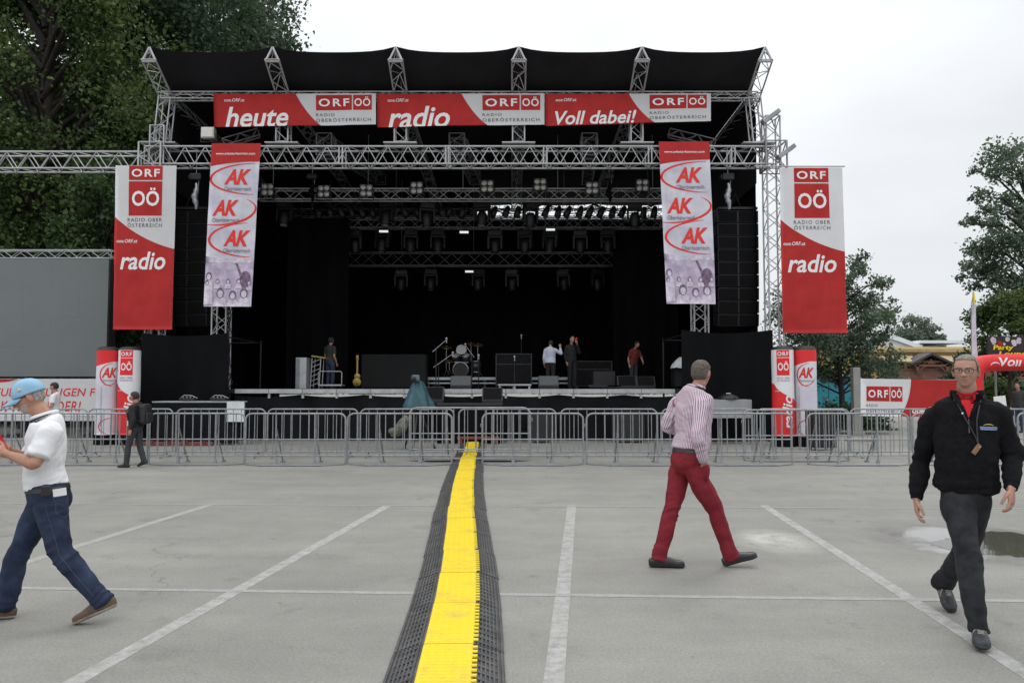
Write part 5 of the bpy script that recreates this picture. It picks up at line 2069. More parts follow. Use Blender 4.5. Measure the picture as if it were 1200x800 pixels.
xc, d, zt = cloth_table(178, 280, 470, 21.6, 'long black skirted table with pale top before the left stage wing', M['greycloth'])
drape_c = drape('hanging_cloth', (266 - 600) * 21.5 / FPX, (287 - 600) * 21.5 / FPX, zt - 0.55, zt - 0.01, 21.53, M['whitecloth'], None, 0.03, 0.3, 31, 0, 0.04)
tag(drape_c, 'pale cloth hanging down at the right end of the left table', 'cloth')
for (px, lab) in ((222, 'flat black effects unit lying on the left table, middle'), (258, 'flat black effects unit lying at the right end of the left table')):
    q = V(((px - 600) * 21.9 / FPX, 21.9, zt))
    e = empty('effects_unit', q, lab, 'stage equipment')
    mb = MB()
    mb.box(q + V((0, 0, 0.05)), (0.42, 0.3, 0.08), 0, None, 0.01)
    mb.build('body', M['blackmetal'], e)
    mb = MB()
    for k in range(4):
        mb.tube(q + V((-0.15 + 0.1 * k, 0, 0.09)), q + V((-0.15 + 0.1 * k, 0, 0.13)), 0.022, 8)
    mb.path([q + V((-0.2, -0.02, 0.1)), q + V((-0.1, -0.05, 0.16)), q + V((0.1, -0.04, 0.15)), q + V((0.24, 0, 0.08))], 0.012, 6)
    mb.build('knobs', M['silver'], e)
xc, d, zt = cloth_table(828, 880, 468, 21.7, 'grey cloth covered table before the right stage wing beside the striped shirt man', M['greycloth'], False)
q = V(((853 - 600) * 21.9 / FPX, 21.9, zt))
e = empty('effects_unit', q, 'dark round topped device lying on the grey cloth table at the right', 'stage equipment')
mb = MB()
mb.lathe(q, [(0, 0.16), (0.12, 0.15), (0.26, 0.08), (0.28, 0.02), (0.28, 0.0)], 20)
mb.build('body', M['blackmetal'], e)
mb = MB()
mb.tube(q + V((-0.06, 0, 0.16)), q + V((0.06, 0, 0.16)), 0.02, 8)
mb.build('handle', M['silver'], e)
for (pa, pb, lab) in ((182, 276, 'red bar lying on the ground under the left table'),):
    A, B = gnd(pa, 517), gnd(pb, 517)
    mb = MB()
    mb.box(((A.x + B.x) / 2, 21.35, 0.06), (B.x - A.x, 0.09, 0.10), 0, None, 0.015)
    for k in range(5):
        mb.box((A.x + (B.x - A.x) * (k + 0.5) / 5, 21.33, 0.115), (0.10, 0.12, 0.02))
    tag(mb.build('red_bar', M['red_bar'], None, ((A.x + B.x) / 2, 21.35, 0)), lab, 'bar')
mb = MB()
A, B = at(535, 514, 21.7), at(585, 514, 21.7)
mb.box(((A.x + B.x) / 2, 21.95, 0.17), (B.x - A.x, 0.06, 0.08), 0, None, 0.015)
for s in (A.x + 0.1, B.x - 0.1):
    mb.box((s, 21.95, 0.065), (0.08, 0.12, 0.13))
tag(mb.build('red_bar', M['red_bar'], None, ((A.x + B.x) / 2, 21.95, 0)), 'red bar on blocks where the cable ramp meets the podium', 'bar')

# ------------------------------------------------------------------ camera under a rain cover, before the podium
def covered_camera():
    d = 20.2
    base = V(((490 - 600) * d / FPX, d, 0))
    e = empty('covered_camera', base, 'television camera on a tripod under a dark teal rain cover before the stage', 'camera')
    teal = pm('teal_rain_cover', (0.020, 0.075, 0.095), 0.45, 0, 0.35, 3.5, 0.3, 9)
    grey = pm('camera_shell', (0.10, 0.13, 0.16), 0.35, 0, 0.3, 8)
    mb = MB()
    n_, mz = 40, 22
    top, bot = at(488, 446, d).z, at(488, 480, d).z
    rings = []
    for j in range(mz + 1):
        t = j / mz
        z = top + (bot - top) * t
        r_ = 0.10 + 0.26 * t ** 0.8
        for i in range(n_):
            a = 2 * math.pi * i / n_
            f = 1 + (0.05 + 0.15 * t) * math.sin(a * 5 + 2 * noise.noise(V((0, 0, t * 2)))) + 0.10 * noise.noise(V((math.cos(a) * 2, math.sin(a) * 2, t * 3)))
            zz = z + (0.07 * t * noise.noise(V((math.cos(a) * 1.4, math.sin(a) * 1.4, 7))) if j else 0)
            rings.append(base + V((r_ * f * math.cos(a) * 1.05 + 0.02 * t, r_ * f * math.sin(a) * 0.8, zz)))
    mb.add(rings, [(j * n_ + i, j * n_ + (i + 1) % n_, (j + 1) * n_ + (i + 1) % n_, (j + 1) * n_ + i) for j in range(mz) for i in range(n_)], 0, True)
    mb.add(rings[:n_], [list(range(n_))[::-1]], 0, True)
    mb.build('rain_cover', teal, e)
    mb = MB()
    q = at(487, 443, d) - V((0, 0.05, 0))
    mb.box(q, (0.20, 0.36, 0.17), 0, Matrix.Rotation(R(12), 3, 'Z'), 0.05)
    mb.build('camera_body', grey, e)
    mb = MB()
    mb.lathe(q + V((-0.02, -0.2, -0.02)), [(0, 0.10), (0.05, 0.10), (0.07, 0.08), (0.065, 0.0)], 16, 0, (0, -1, 0))
    mb.build('lens', M['blackplastic'], e)
    for k in range(3):
        a = 2.094 * k + 0.4
        mb = MB()
        mb.tube(base + V((0, 0, bot + 0.1)), base + V((0.45 * math.cos(a), 0.45 * math.sin(a), 0.03)), 0.03, 8, r1=0.022)
        mb.tube(base + V((0.45 * math.cos(a), 0.45 * math.sin(a), 0.0)), base + V((0.45 * math.cos(a), 0.45 * math.sin(a), 0.05)), 0.035, 8)
        mb.build('leg', M['blackmetal'], e)
    # camouflage bundle slung from the tripod
    camo = pm('camouflage_cloth', (0.045, 0.055, 0.035), 0.85, 0, 0.1, 9, 0.2, 14, hue=(0.20, 0.21, 0.16))
    pts = [at(478, 488, d - 0.1), at(474, 494, d - 0.15), at(470, 501, d - 0.2), at(464, 507, d - 0.2), at(459, 510, d - 0.15)]
    b2 = MB()
    b2.path(pts, 0.1, 16, 0, radii=[0.07, 0.13, 0.15, 0.12, 0.05])
    b2.ball(at(461, 505, d - 0.2), (0.13, 0.10, 0.09))
    o = b2.build('cloth_bundle', camo, None, pts[2])
    tag(o, 'camouflage patterned cloth bundle slung beside the teal covered camera', 'bag')


covered_camera()
# ================================================================== TREES AND BACKGROUND
def leaf_material(name, c0, c1, trans=0.35):
    m, t, b = node_mat(name)
    N, L = t.nodes.new, t.links.new
    at_ = N('ShaderNodeAttribute')
    at_.attribute_name = 'tint'
    tc = N('ShaderNodeTexCoord')
    nz = N('ShaderNodeTexNoise')
    nz.inputs['Scale'].default_value = 0.55
    nz.inputs['Detail'].default_value = 4
    L(tc.outputs['Object'], nz.inputs['Vector'])
    ad = N('ShaderNodeMath')
    ad.operation = 'ADD'
    L(at_.outputs['Fac'], ad.inputs[0])
    L(nz.outputs['Fac'], ad.inputs[1])
    mr = N('ShaderNodeMapRange')
    mr.inputs['From Min'].default_value = 0.35
    mr.inputs['From Max'].default_value = 1.45
    L(ad.outputs[0], mr.inputs['Value'])
    mx = N('ShaderNodeMix')
    mx.data_type = 'RGBA'
    mx.inputs[6].default_value = (*c0, 1)
    mx.inputs[7].default_value = (*c1, 1)
    L(mr.outputs[0], mx.inputs[0])
    L(mx.outputs[2], b.inputs['Base Color'])
    b.inputs['Roughness'].default_value = 0.55
    b.inputs['Specular IOR Level'].default_value = 0.35
    tr = N('ShaderNodeBsdfTranslucent')
    L(mx.outputs[2], tr.inputs['Color'])
    ms = N('ShaderNodeMixShader')
    ms.inputs[0].default_value = trans
    L(b.outputs[0], ms.inputs[1])
    L(tr.outputs[0], ms.inputs[2])
    L(ms.outputs[0], t.nodes['Material Output'].inputs['Surface'])
    return m


M['leaf_dark'] = leaf_material('dark_leaves', (0.013, 0.029, 0.015), (0.055, 0.105, 0.044))
M['leaf_mid'] = leaf_material('mid_green_leaves', (0.022, 0.048, 0.020), (0.075, 0.130, 0.042))
M['leaf_olive'] = leaf_material('olive_leaves', (0.026, 0.052, 0.018), (0.115, 0.175, 0.050))
M['leaf_grey'] = leaf_material('grey_green_leaves', (0.045, 0.078, 0.050), (0.150, 0.210, 0.135))
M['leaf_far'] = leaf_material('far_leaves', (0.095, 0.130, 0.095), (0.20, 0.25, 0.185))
M['bark'] = pm('bark', (0.034, 0.029, 0.025), 0.9, 0, 0.4, 5, 0.5, 20, 0.2, stretch=(1, 1, 0.3))


def leaf_mesh(name, pos, nrm_bias, size, mat, tint, droop=0.0, rnd=None):
    """one small folded leaf spray (two quads) per position"""
    n = len(pos)
    r = rnd
    a = r.normal(size=(n, 3))
    a[:, 2] += nrm_bias
    a /= np.linalg.norm(a, axis=1)[:, None] + 1e-9
    h = r.normal(size=(n, 3))
    h[:, 2] -= droop
    u = h - a * (h * a).sum(1)[:, None]
    u /= np.linalg.norm(u, axis=1)[:, None] + 1e-9
    v = np.cross(a, u)
    s = size * r.uniform(0.55, 1.35, n)[:, None]
    wv = v * s * 0.36
    L_ = u * s
    fold = a * s * 0.10
    # pointed leaf: base, left, tip, right + mid rib
    p0 = pos - L_ * 0.5
    p2 = pos + L_ * 0.5
    p1 = pos - wv + fold
    p3 = pos + wv + fold
    vs = np.stack([p0, p1, p2, p3], 1).reshape(-1, 3)
    me = bpy.data.meshes.new(name)
    nf = n * 2
    me.vertices.add(4 * n)
    me.vertices.foreach_set('co', vs.astype(np.float32).ravel())
    me.loops.add(nf * 3)
    me.polygons.add(nf)
    k = np.arange(n)[:, None] * 4
    idx = np.concatenate([k + np.array([0, 1, 2]), k + np.array([0, 2, 3])], 1).reshape(-1)
    me.loops.foreach_set('vertex_index', idx.astype(np.int32))
    me.polygons.foreach_set('loop_start', (np.arange(nf) * 3).astype(np.int32))
    me.update(calc_edges=True)
    at_ = me.attributes.new('tint', 'FLOAT', 'POINT')
    at_.data.foreach_set('value', np.repeat(tint, 4).astype(np.float32))
    me.materials.append(mat)
    return me


def tree(x, y_, h, crown, leaf, nleaf, size, lab, seed, trunk_h=None, group=None, lean=(0, 0), ncl=46, droop=0.3, spread=0.30, boughs=None, name='leafy_tree', cat='tree', shell=0.45, trunk_r=None):
    """crown = (rx, ry, z0, z1); clumps of leaves along limbs"""
    r = np.random.default_rng(seed)
    rx, ry, z0, z1 = crown
    e = empty(name, (x, y_, 0), lab, cat, group)
    tr = trunk_r or max(0.09, h * 0.018)
    mb = MB()
    top = V((x + lean[0], y_ + lean[1], z0 + (z1 - z0) * 0.75))
    pts, rad = [], []
    for i in range(9):
        t = i / 8
        p = V((x, y_, 0)).lerp(top, t) + V((0.25 * math.sin(t * 4 + seed) * t, 0.2 * math.cos(t * 3 + seed) * t, 0))
        pts.append(p)
        rad.append(tr * (1.25 if i == 0 else 1 - 0.82 * t))
    mb.path(pts, tr, 10, 0, radii=rad)
    cz, hz = (z0 + z1) / 2, (z1 - z0) / 2
    cents, sizes = [], []
    for i in range(ncl):
        if boughs and i < len(boughs):
            cents.append(boughs[i][:3])
            sizes.append(boughs[i][3])
            continue
        th = r.uniform(0, 2 * math.pi)
        zz = r.uniform(-0.98, 0.98)
        q = (r.uniform(shell, 1.0)) ** 0.7
        rr = math.sqrt(1 - zz * zz)
        f = 1 + 0.28 * noise.noise(V((math.cos(th) * 1.5 + seed, math.sin(th) * 1.5, zz * 1.5)))
        cents.append((x + lean[0] * 0.5 + rx * rr * q * f * math.cos(th), y_ + ry * rr * q * f * math.sin(th), cz + hz * zz * q * f))
        sizes.append(spread * (rx + hz) * 0.5 * r.uniform(0.6, 1.25))
    for c in cents:
        c = V(c)
        t = min(0.92, max(0.25, (c.z - 0.6 * hz * 0.5) / max(0.1, top.z)))
        p = V((x, y_, 0)).lerp(top, t)
        if c.z < p.z:
            p.z = max(0.2 * h, min(p.z, c.z - 0.1))
        mid = p.lerp(c, 0.55) + V((0, 0, 0.12 * (c - p).length))
        mb.path([p, mid, c], 0.03, 5, 0, radii=[tr * 0.32, tr * 0.2, tr * 0.06])
        for k in range(3):
            e2 = c + V(tuple(r.normal(size=3) * 0.5 * sizes[0]))
            mb.tube(mid.lerp(c, 0.6), e2, tr * 0.08, 4, 0, tr * 0.03, caps=False)
    mb.build('trunk', M['bark'], e)
    cents = np.array(cents)
    sizes = np.array(sizes)
    wts = sizes ** 2
    which = r.choice(len(cents), nleaf, p=wts / wts.sum())
    # every clump is a handful of drooping sprays, so its rim stays ragged
    nsp = 9
    sd_ = r.normal(size=(len(cents), nsp, 3))
    sd_[:, :, 2] *= 0.7
    sd_ /= np.linalg.norm(sd_, axis=2)[:, :, None]
    sp = r.integers(0, nsp, nleaf)
    g_ = sd_[which, sp]
    rad_ = r.uniform(0.05, 1.25, nleaf) ** 0.85
    jit = r.normal(size=(nleaf, 3)) * (0.20 + 0.16 * (1.25 - rad_))[:, None]
    pos = cents[which] + (g_ * rad_[:, None] + jit) * sizes[which][:, None] * np.array([1.0, 1.0, 0.85])
    pos[:, 2] -= droop * 0.38 * (np.abs(g_[:, 0]) + np.abs(g_[:, 1])) * sizes[which] * rad_ ** 2
    pos[:, 2] = np.maximum(pos[:, 2], 0.15)
    tint = np.clip(r.uniform(0, 1, len(cents))[which] * 0.55 + r.uniform(0, 0.5, nleaf), 0, 1)
    pos -= np.array([x, y_, 0])
    me = leaf_mesh('crown', pos, 0.6, size, M[leaf], tint, droop, r)
    o = bpy.data.objects.new('crown', me)
    COL.objects.link(o)
    o.parent = e
    return e


def bx(px, d):
    return (px - 600) * d / FPX


G1 = 'tall trees behind the left of the stage'
tree(bx(40, 30), 30, 22, (4.6, 4.0, 5.0, 22.5), 'leaf_olive', 66000, 0.17, 'tall olive green tree with drooping boughs at the far left edge', 11, group=G1, ncl=84, droop=0.9, spread=0.22)
tree(bx(150, 36), 36, 24, (5.2, 4.5, 2.5, 25), 'leaf_dark', 56000, 0.21, 'tall dark tree left of the roof behind the left tower', 12, group=G1, ncl=70, spread=0.22)
tree(bx(-60, 38), 38, 22, (6, 5, 1.5, 24), 'leaf_dark', 30000, 0.28, 'dark tree behind the video screen at the left picture edge', 13, group=G1, ncl=60, spread=0.24)
tree(bx(215, 44), 44, 25, (6.0, 5, 5, 26.5), 'leaf_dark', 40000, 0.28, 'tall dark tree rising behind the left end of the stage roof', 14, group=G1, ncl=64, spread=0.23)
tree(bx(290, 50), 50, 27, (4.6, 5, 12, 28.5), 'leaf_grey', 24000, 0.27, 'grey green tree above the roof, rightmost of the left trees', 15, group=G1, ncl=46, spread=0.22, shell=0.3)
tree(bx(85, 46), 46, 20, (7, 4, 0.5, 20), 'leaf_dark', 40000, 0.32, 'broad dark tree filling the gap above the video screen', 16, group=G1, ncl=56, spread=0.26)
tree(bx(118, 27.5), 27.5, 9, (1.5, 1.2, 2.0, 9.6), 'leaf_mid', 11000, 0.17, 'slim light green young tree between the side girder and the left tower', 17, ncl=26, spread=0.26, name='young_tree', droop=0.8)
tree(bx(60, 32), 32, 8, (6.5, 2, 0.3, 8.5), 'leaf_dark', 30000, 0.22, 'dark leafy shrub wall behind the video screen', 18, ncl=46, spread=0.3, name='large_shrub', cat='shrub')
# right side
G2 = 'trees right of the stage'
bo = []
for (px, py, s) in ((1030, 330, .32), (1020, 352, .35), (1035, 372, .3), (1010, 385, .5), (1030, 400, .38), (1038, 430, .34), (1000, 350, .55), (985, 330, .5),
                    (1000, 312, .35), (1012, 300, .22), (1008, 318, .25), (975, 400, .7), (1005, 425, .6), (950, 380, .8), (940, 430, .7), (1015, 440, .5),
                    (960, 340, .7), (920, 420, .7), (900, 440, .6), (970, 430, .6), (925, 360, .7), (995, 405, .6), (1040, 390, .18), (1042, 330, .16), (1045, 352, .15), (975, 360, .6), (1030, 455, .25)):
    q = at(px, py, 31 + random.uniform(-0.8, 0.8))
    bo.append((q.x, q.y, q.z, s * 1.15))
tree(bx(985, 31), 31, 6.5, (2.4, 2.0, 1.2, 6.4), 'leaf_grey', 24000, 0.12, 'grey green tree beside the right hanging red banner', 21, group=G2, ncl=len(bo) + 8, boughs=bo, spread=0.24, trunk_r=0.13)
bo = []
for (px, py, s) in ((1185, 182, .35), (1165, 205, .40), (1195, 205, .5), (1142, 200, .22), (1150, 228, .35), (1180, 235, .55), (1205, 250, .8), (1140, 258, .3), (1160, 262, .5),
                    (1128, 262, .18), (1180, 285, .7), (1150, 292, .45), (1135, 310, .3), (1125, 325, .2), (1160, 320, .6), (1190, 330, .8), (1215, 300, .9), (1140, 335, .3),
                    (1170, 350, .6), (1220, 200, .7), (1235, 250, 1.0), (1240, 320, 1.0), (1200, 365, .7), (1225, 360, .8), (1155, 245, .3), (1197, 170, .2), (1260, 280, 1.), (1172, 372, .5)):
    q = at(px, py, 33 + random.uniform(-1.2, 1.2))
    bo.append((q.x, q.y, q.z, s * 1.05))
tree(bx(1215, 33), 33, 11, (3.2, 2.5, 4.5, 11.5), 'leaf_grey', 20000, 0.14, 'tall feathery grey green tree at the right picture edge', 22, group=G2, ncl=len(bo) + 4, boughs=bo, spread=0.2)
tree(bx(1185, 32), 32, 5.2, (1.7, 1.3, 2.8, 5.4), 'leaf_olive', 14000, 0.12, 'bright olive green tree behind the red arch at the right', 23, group=G2, ncl=26, spread=0.30)
tree(bx(1150, 36), 36, 3.6, (1.3, 1.2, 0.4, 3.6), 'leaf_dark', 5000, 0.18, 'dark round bush under the red arch right of the man in black', 24, ncl=18, spread=0.35, name='bush', cat='bush', trunk_r=0.06)
tree(bx(1176, 33), 33, 2.0, (0.9, 0.8, 0.4, 2.2), 'leaf_olive', 2600, 0.14, 'small light green bush under the red arch', 25, ncl=12, spread=0.4, name='bush', cat='bush', trunk_r=0.04)
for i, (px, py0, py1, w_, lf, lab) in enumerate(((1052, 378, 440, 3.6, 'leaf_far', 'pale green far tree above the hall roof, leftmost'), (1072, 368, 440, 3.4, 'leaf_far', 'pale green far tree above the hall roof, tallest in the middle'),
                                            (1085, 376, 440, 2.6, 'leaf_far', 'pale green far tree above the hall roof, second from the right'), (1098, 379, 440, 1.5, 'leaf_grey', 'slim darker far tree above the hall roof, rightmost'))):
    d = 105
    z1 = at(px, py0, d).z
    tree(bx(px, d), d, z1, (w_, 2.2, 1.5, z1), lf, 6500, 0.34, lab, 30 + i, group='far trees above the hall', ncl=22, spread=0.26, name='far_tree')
hd = MB()
# clipped hedge behind the portable toilets
tree(bx(968, 27), 27, 1.9, (1.9, 0.5, 0.1, 0.95), 'leaf_dark', 6000, 0.12, 'low dark hedge between the right inflatable columns and the concrete pillar', 41, ncl=26, spread=0.35, name='hedge', cat='hedge', trunk_r=0.05)

# far tree line closing the horizon
r = np.random.default_rng(5)
P_ = []
for i in range(260):
    a = r.uniform(-0.85, 0.85)
    d = r.uniform(150, 200)
    P_.append((d * math.sin(a), d * math.cos(a), r.uniform(0.5, 3.6)))
P_ = np.array(P_)
wh = r.integers(0, len(P_), 26000)
pos = P_[wh] + r.normal(size=(26000, 3)) * np.array([3.2, 3.2, 1.2])
pos[:, 2] = np.clip(pos[:, 2], 0.1, 6)
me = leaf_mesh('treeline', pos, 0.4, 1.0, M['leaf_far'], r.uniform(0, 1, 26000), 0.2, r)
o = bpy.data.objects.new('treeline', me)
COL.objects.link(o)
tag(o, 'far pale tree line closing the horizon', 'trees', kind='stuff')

# ------------------------------------------------------------------ hall with white roof, yellow lodge with pavilion
M['roofwhite'] = pm('pale_sheet_roof', (0.70, 0.73, 0.76), 0.5, 0, 0.06, 0.5)
M['hallwall'] = pm('pale_hall_wall', (0.60, 0.62, 0.63), 0.7, 0, 0.08, 0.6)
M['yellowwall'] = pm('yellow_render', (0.62, 0.46, 0.17), 0.85, 0, 0.08, 0.8)
M['tan_roof'] = pm('tan_shingle_roof', (0.38, 0.30, 0.18), 0.85, 0, 0.2, 2, 0.2, 12)
M['brownwood'] = pm('brown_stained_wood', (0.15, 0.065, 0.045), 0.7, 0, 0.3, 2, 0.1, 20)
M['darkslate'] = pm('dark_slate_roof', (0.045, 0.045, 0.05), 0.7, 0, 0.2, 2)
M['glass'] = pm('dark_window', (0.04, 0.045, 0.05), 0.12, 0, 0.2, 2)

d = 85
e = empty('hall', (bx(1050, d), d, 0), 'far white hall with a curved roof behind the yellow lodge', 'hall')
mb = MB()
xl, xr = bx(985, d), bx(1082, d)
zt, zl = at(1010, 386, d).z, at(1082, 411, d).z
pts = []
for i in range(15):
    t = i / 14
    px = 960 + (1082 - 960) * t
    yv = 392 - 14 * math.sin(min(1, (t + 0.05) * 1.05) * math.pi * 0.62) + (24 * max(0, t - 0.35) / 0.65 * 1.05)
    pts.append((bx(px, d), at(px, yv, d).z))
for (x0_, z0_), (x1_, z1_) in zip(pts[:-1], pts[1:]):
    mb.quad((x0_, d, z0_), (x1_, d, z1_), (x1_, d + 24, z1_), (x0_, d + 24, z0_))
    mb.quad((x0_, d, z0_ - 0.5), (x1_, d, z1_ - 0.5), (x1_, d, z1_), (x0_, d, z0_))
mb.build('roof', M['roofwhite'], e)
mb = MB()
for (x0_, z0_), (x1_, z1_) in zip(pts[:-1], pts[1:]):
    mb.quad((x0_, d + 0.3, 0), (x1_, d + 0.3, 0), (x1_, d + 0.3, z1_ - 0.4), (x0_, d + 0.3, z0_ - 0.4))
mb.box((bx(1082, d) - 0.15, d + 12, zl / 2 - 0.3), (0.3, 23, zl - 0.6))
mb.build('wall', M['hallwall'], e)
mb = MB()
a_, b_ = at(1078, 404, d), at(1128, 413, d)
mb.box(((a_.x + b_.x) / 2 + 0.2, d + 4, b_.z / 2 + 0.4), (b_.x - a_.x, 8, a_.z - 0.4), 0, None, 0.05)
mb.build('annex', M['hallwall'], e)
mb = MB()
mb.box(((a_.x + b_.x) / 2 + 0.2, d + 3.9, a_.z + 0.32), (b_.x - a_.x + 0.5, 8.4, 0.3), 0)
mb.build('annex_roof', M['roofwhite'], e)

d = 58
e = empty('lodge', (bx(1060, d), d, 0), 'yellow walled lodge with tan roof and brown balcony seen over the fence banner', 'building')
zb, zt = at(1000, 444, d).z, at(1000, 416, d).z
X0, X1 = bx(960, d), bx(1190, d)
mb = MB()
mb.box(((X0 + X1) / 2, d + 4, zt / 2 + 0.3), (X1 - X0, 8, zt + 0.6))
mb.build('wall', M['yellowwall'], e)
mb = MB()
rz = at(1000, 412.5, d).z
mb.box(((X0 + X1) / 2, d + 4, rz + 0.1), (X1 - X0 + 0.6, 8.8, 0.22))
# sloping porch roof
pz0, pz1 = at(1000, 424, d).z, at(1000, 415.5, d).z
mb.add([(X0 + 4, d - 1.9, pz0), (X1, d - 1.9, pz0), (X1, d - 0.05, pz1), (X0 + 4, d - 0.05, pz1),
        (X0 + 4, d - 1.9, pz0 - 0.1), (X1, d - 1.9, pz0 - 0.1), (X1, d - 0.05, pz1 - 0.1), (X0 + 4, d - 0.05, pz1 - 0.1)],
       [(0, 1, 2, 3), (7, 6, 5, 4), (0, 4, 5, 1), (0, 3, 7, 4), (1, 5, 6, 2)])
mb.build('roof', M['tan_roof'], e)
mb = MB()
bz0, bz1 = at(1000, 444, d).z, at(1000, 434, d).z
bxl = bx(1040, d - 2.0)
mb.box(((bxl + X1) / 2, d - 2.0, (bz0 + bz1) / 2), (X1 - bxl, 0.08, bz1 - bz0))
mb.box(((bxl + X1) / 2, d - 2.05, bz1 + 0.04), (X1 - bxl + 0.1, 0.14, 0.08))
mb.box(((bxl + X1) / 2, d - 1.0, bz0 - 0.05), (X1 - bxl, 2.0, 0.1))
for k in range(9):
    x = bxl + (X1 - bxl) * k / 8
    mb.box((x, d - 1.95, (bz1 + pz0) / 2), (0.14, 0.14, pz0 - bz1 - 0.06))
    mb.box((x, d - 1.95, bz0 / 2), (0.16, 0.16, bz0 - 0.12))
mb.build('balcony', M['brownwood'], e)
gx0, gx1, gxm = bx(1073, d - 2.4), bx(1113, d - 2.4), bx(1092, d - 2.4)
gz0, gz1 = at(1090, 423.5, d - 2.4).z, at(1090, 413, d - 2.4).z
mb = MB()
for (ya, yb) in ((d - 2.5, d - 0.2),):
    mb.add([(gx0 - 0.3, ya, gz0 - 0.1), (gxm, ya, gz1), (gxm, yb, gz1), (gx0 - 0.3, yb, gz0 - 0.1),
            (gx0 - 0.3, ya, gz0 - 0.26), (gxm, ya, gz1 - 0.16), (gxm, yb, gz1 - 0.16), (gx0 - 0.3, yb, gz0 - 0.26)],
           [(0, 1, 2, 3), (7, 6, 5, 4), (0, 4, 5, 1), (0, 3, 7, 4)])
    mb.add([(gxm, ya, gz1), (gx1 + 0.3, ya, gz0 - 0.1), (gx1 + 0.3, yb, gz0 - 0.1), (gxm, yb, gz1),
            (gxm, ya, gz1 - 0.16), (gx1 + 0.3, ya, gz0 - 0.26), (gx1 + 0.3, yb, gz0 - 0.26), (gxm, yb, gz1 - 0.16)],
           [(0, 1, 2, 3), (7, 6, 5, 4), (0, 4, 5, 1), (1, 5, 6, 2)])
mb.build('gable_roof', M['darkslate'], e)
mb = MB()
mb.add([(gx0 + 0.9, d - 2.3, gz0 - 0.16), (gx1 - 0.9, d - 2.3, gz0 - 0.16), (gxm, d - 2.3, gz1 - 0.42)], [(0, 1, 2)])
mb.box((gxm, d - 2.32, gz0 - 0.28), (gx1 - gx0, 0.12, 0.14))
for x in (gx0 + 0.15, gx1 - 0.15):
    mb.box((x, d - 2.3, (bz1 + gz0) / 2 - 0.1), (0.18, 0.16, gz0 - bz1 - 0.1))
    s = 1 if x < gxm else -1
    mb.tube((x, d - 2.3, gz0 - 0.8), (x + s * 0.55, d - 2.3, gz0 - 0.3), 0.06, 6)
mb.build('gable_frame', M['brownwood'], e)

# portable toilets, concrete pillar
M['toilet'] = pm('turquoise_plastic', (0.02, 0.30, 0.42), 0.5, 0, 0.12, 1.5)
M['toilet_roof'] = pm('pale_plastic_roof', (0.55, 0.60, 0.62), 0.5, 0, 0.1, 2)
M['concrete'] = pm('concrete', (0.30, 0.295, 0.28), 0.85, 0, 0.15, 2, 0.2, 20)


def toilet(px, lab):
    d = 36
    x = bx(px, d)
    e = empty('portable_toilet', (x, d, 0), lab, 'portable toilet', 'turquoise portable toilets behind the hedge')
    mb = MB()
    mb.box((x, d + 0.55, 1.05), (0.98, 1.05, 2.0), 0, None, 0.03)
    for k in range(5):
        mb.box((x - 0.4 + 0.2 * k, d + 0.018, 1.05), (0.03, 0.02, 1.8))
    mb.build('cabin', M['toilet'], e)
    mb = MB()
    mb.lathe((x, d + 0.55, 2.05), [(0.72, 0.0), (0.70, 0.06), (0.45, 0.16), (0, 0.2)], 4)
    mb.build('roof', M['toilet_roof'], e)
    mb = MB()
    mb.box((x, d + 0.0, 1.02), (0.66, 0.025, 1.8), 0, None, 0.008)
    dr = mb.build('door', pm('turquoise_door', (0.03, 0.30, 0.40), 0.5, 0, 0.1, 2), e)
    mb = MB()
    mb.box((x + 0.26, d - 0.02, 1.0), (0.05, 0.03, 0.16))
    mb.build('latch', M['silver'], dr)


toilet(962, 'turquoise portable toilet, leftmost, beside the right inflatable column')
toilet(978, 'turquoise portable toilet, middle one behind the hedge')
toilet(991, 'turquoise portable toilet, rightmost, beside the concrete pillar')
e = empty('concrete_pillar', (bx(1003.5, 26), 26, 0), 'pale square concrete pillar left of the white and red fence banner', 'pillar')
mb = MB()
mb.box((bx(1003.5, 26), 26.1, 1.1), (0.24, 0.24, 2.2), 0, None, 0.02)
mb.build('shaft', M['concrete'], e)
mb = MB()
mb.box((bx(1003.5, 26), 26.1, 0.06), (0.4, 0.4, 0.12), 0, None, 0.02)
mb.build('plinth', M['concrete'], e)

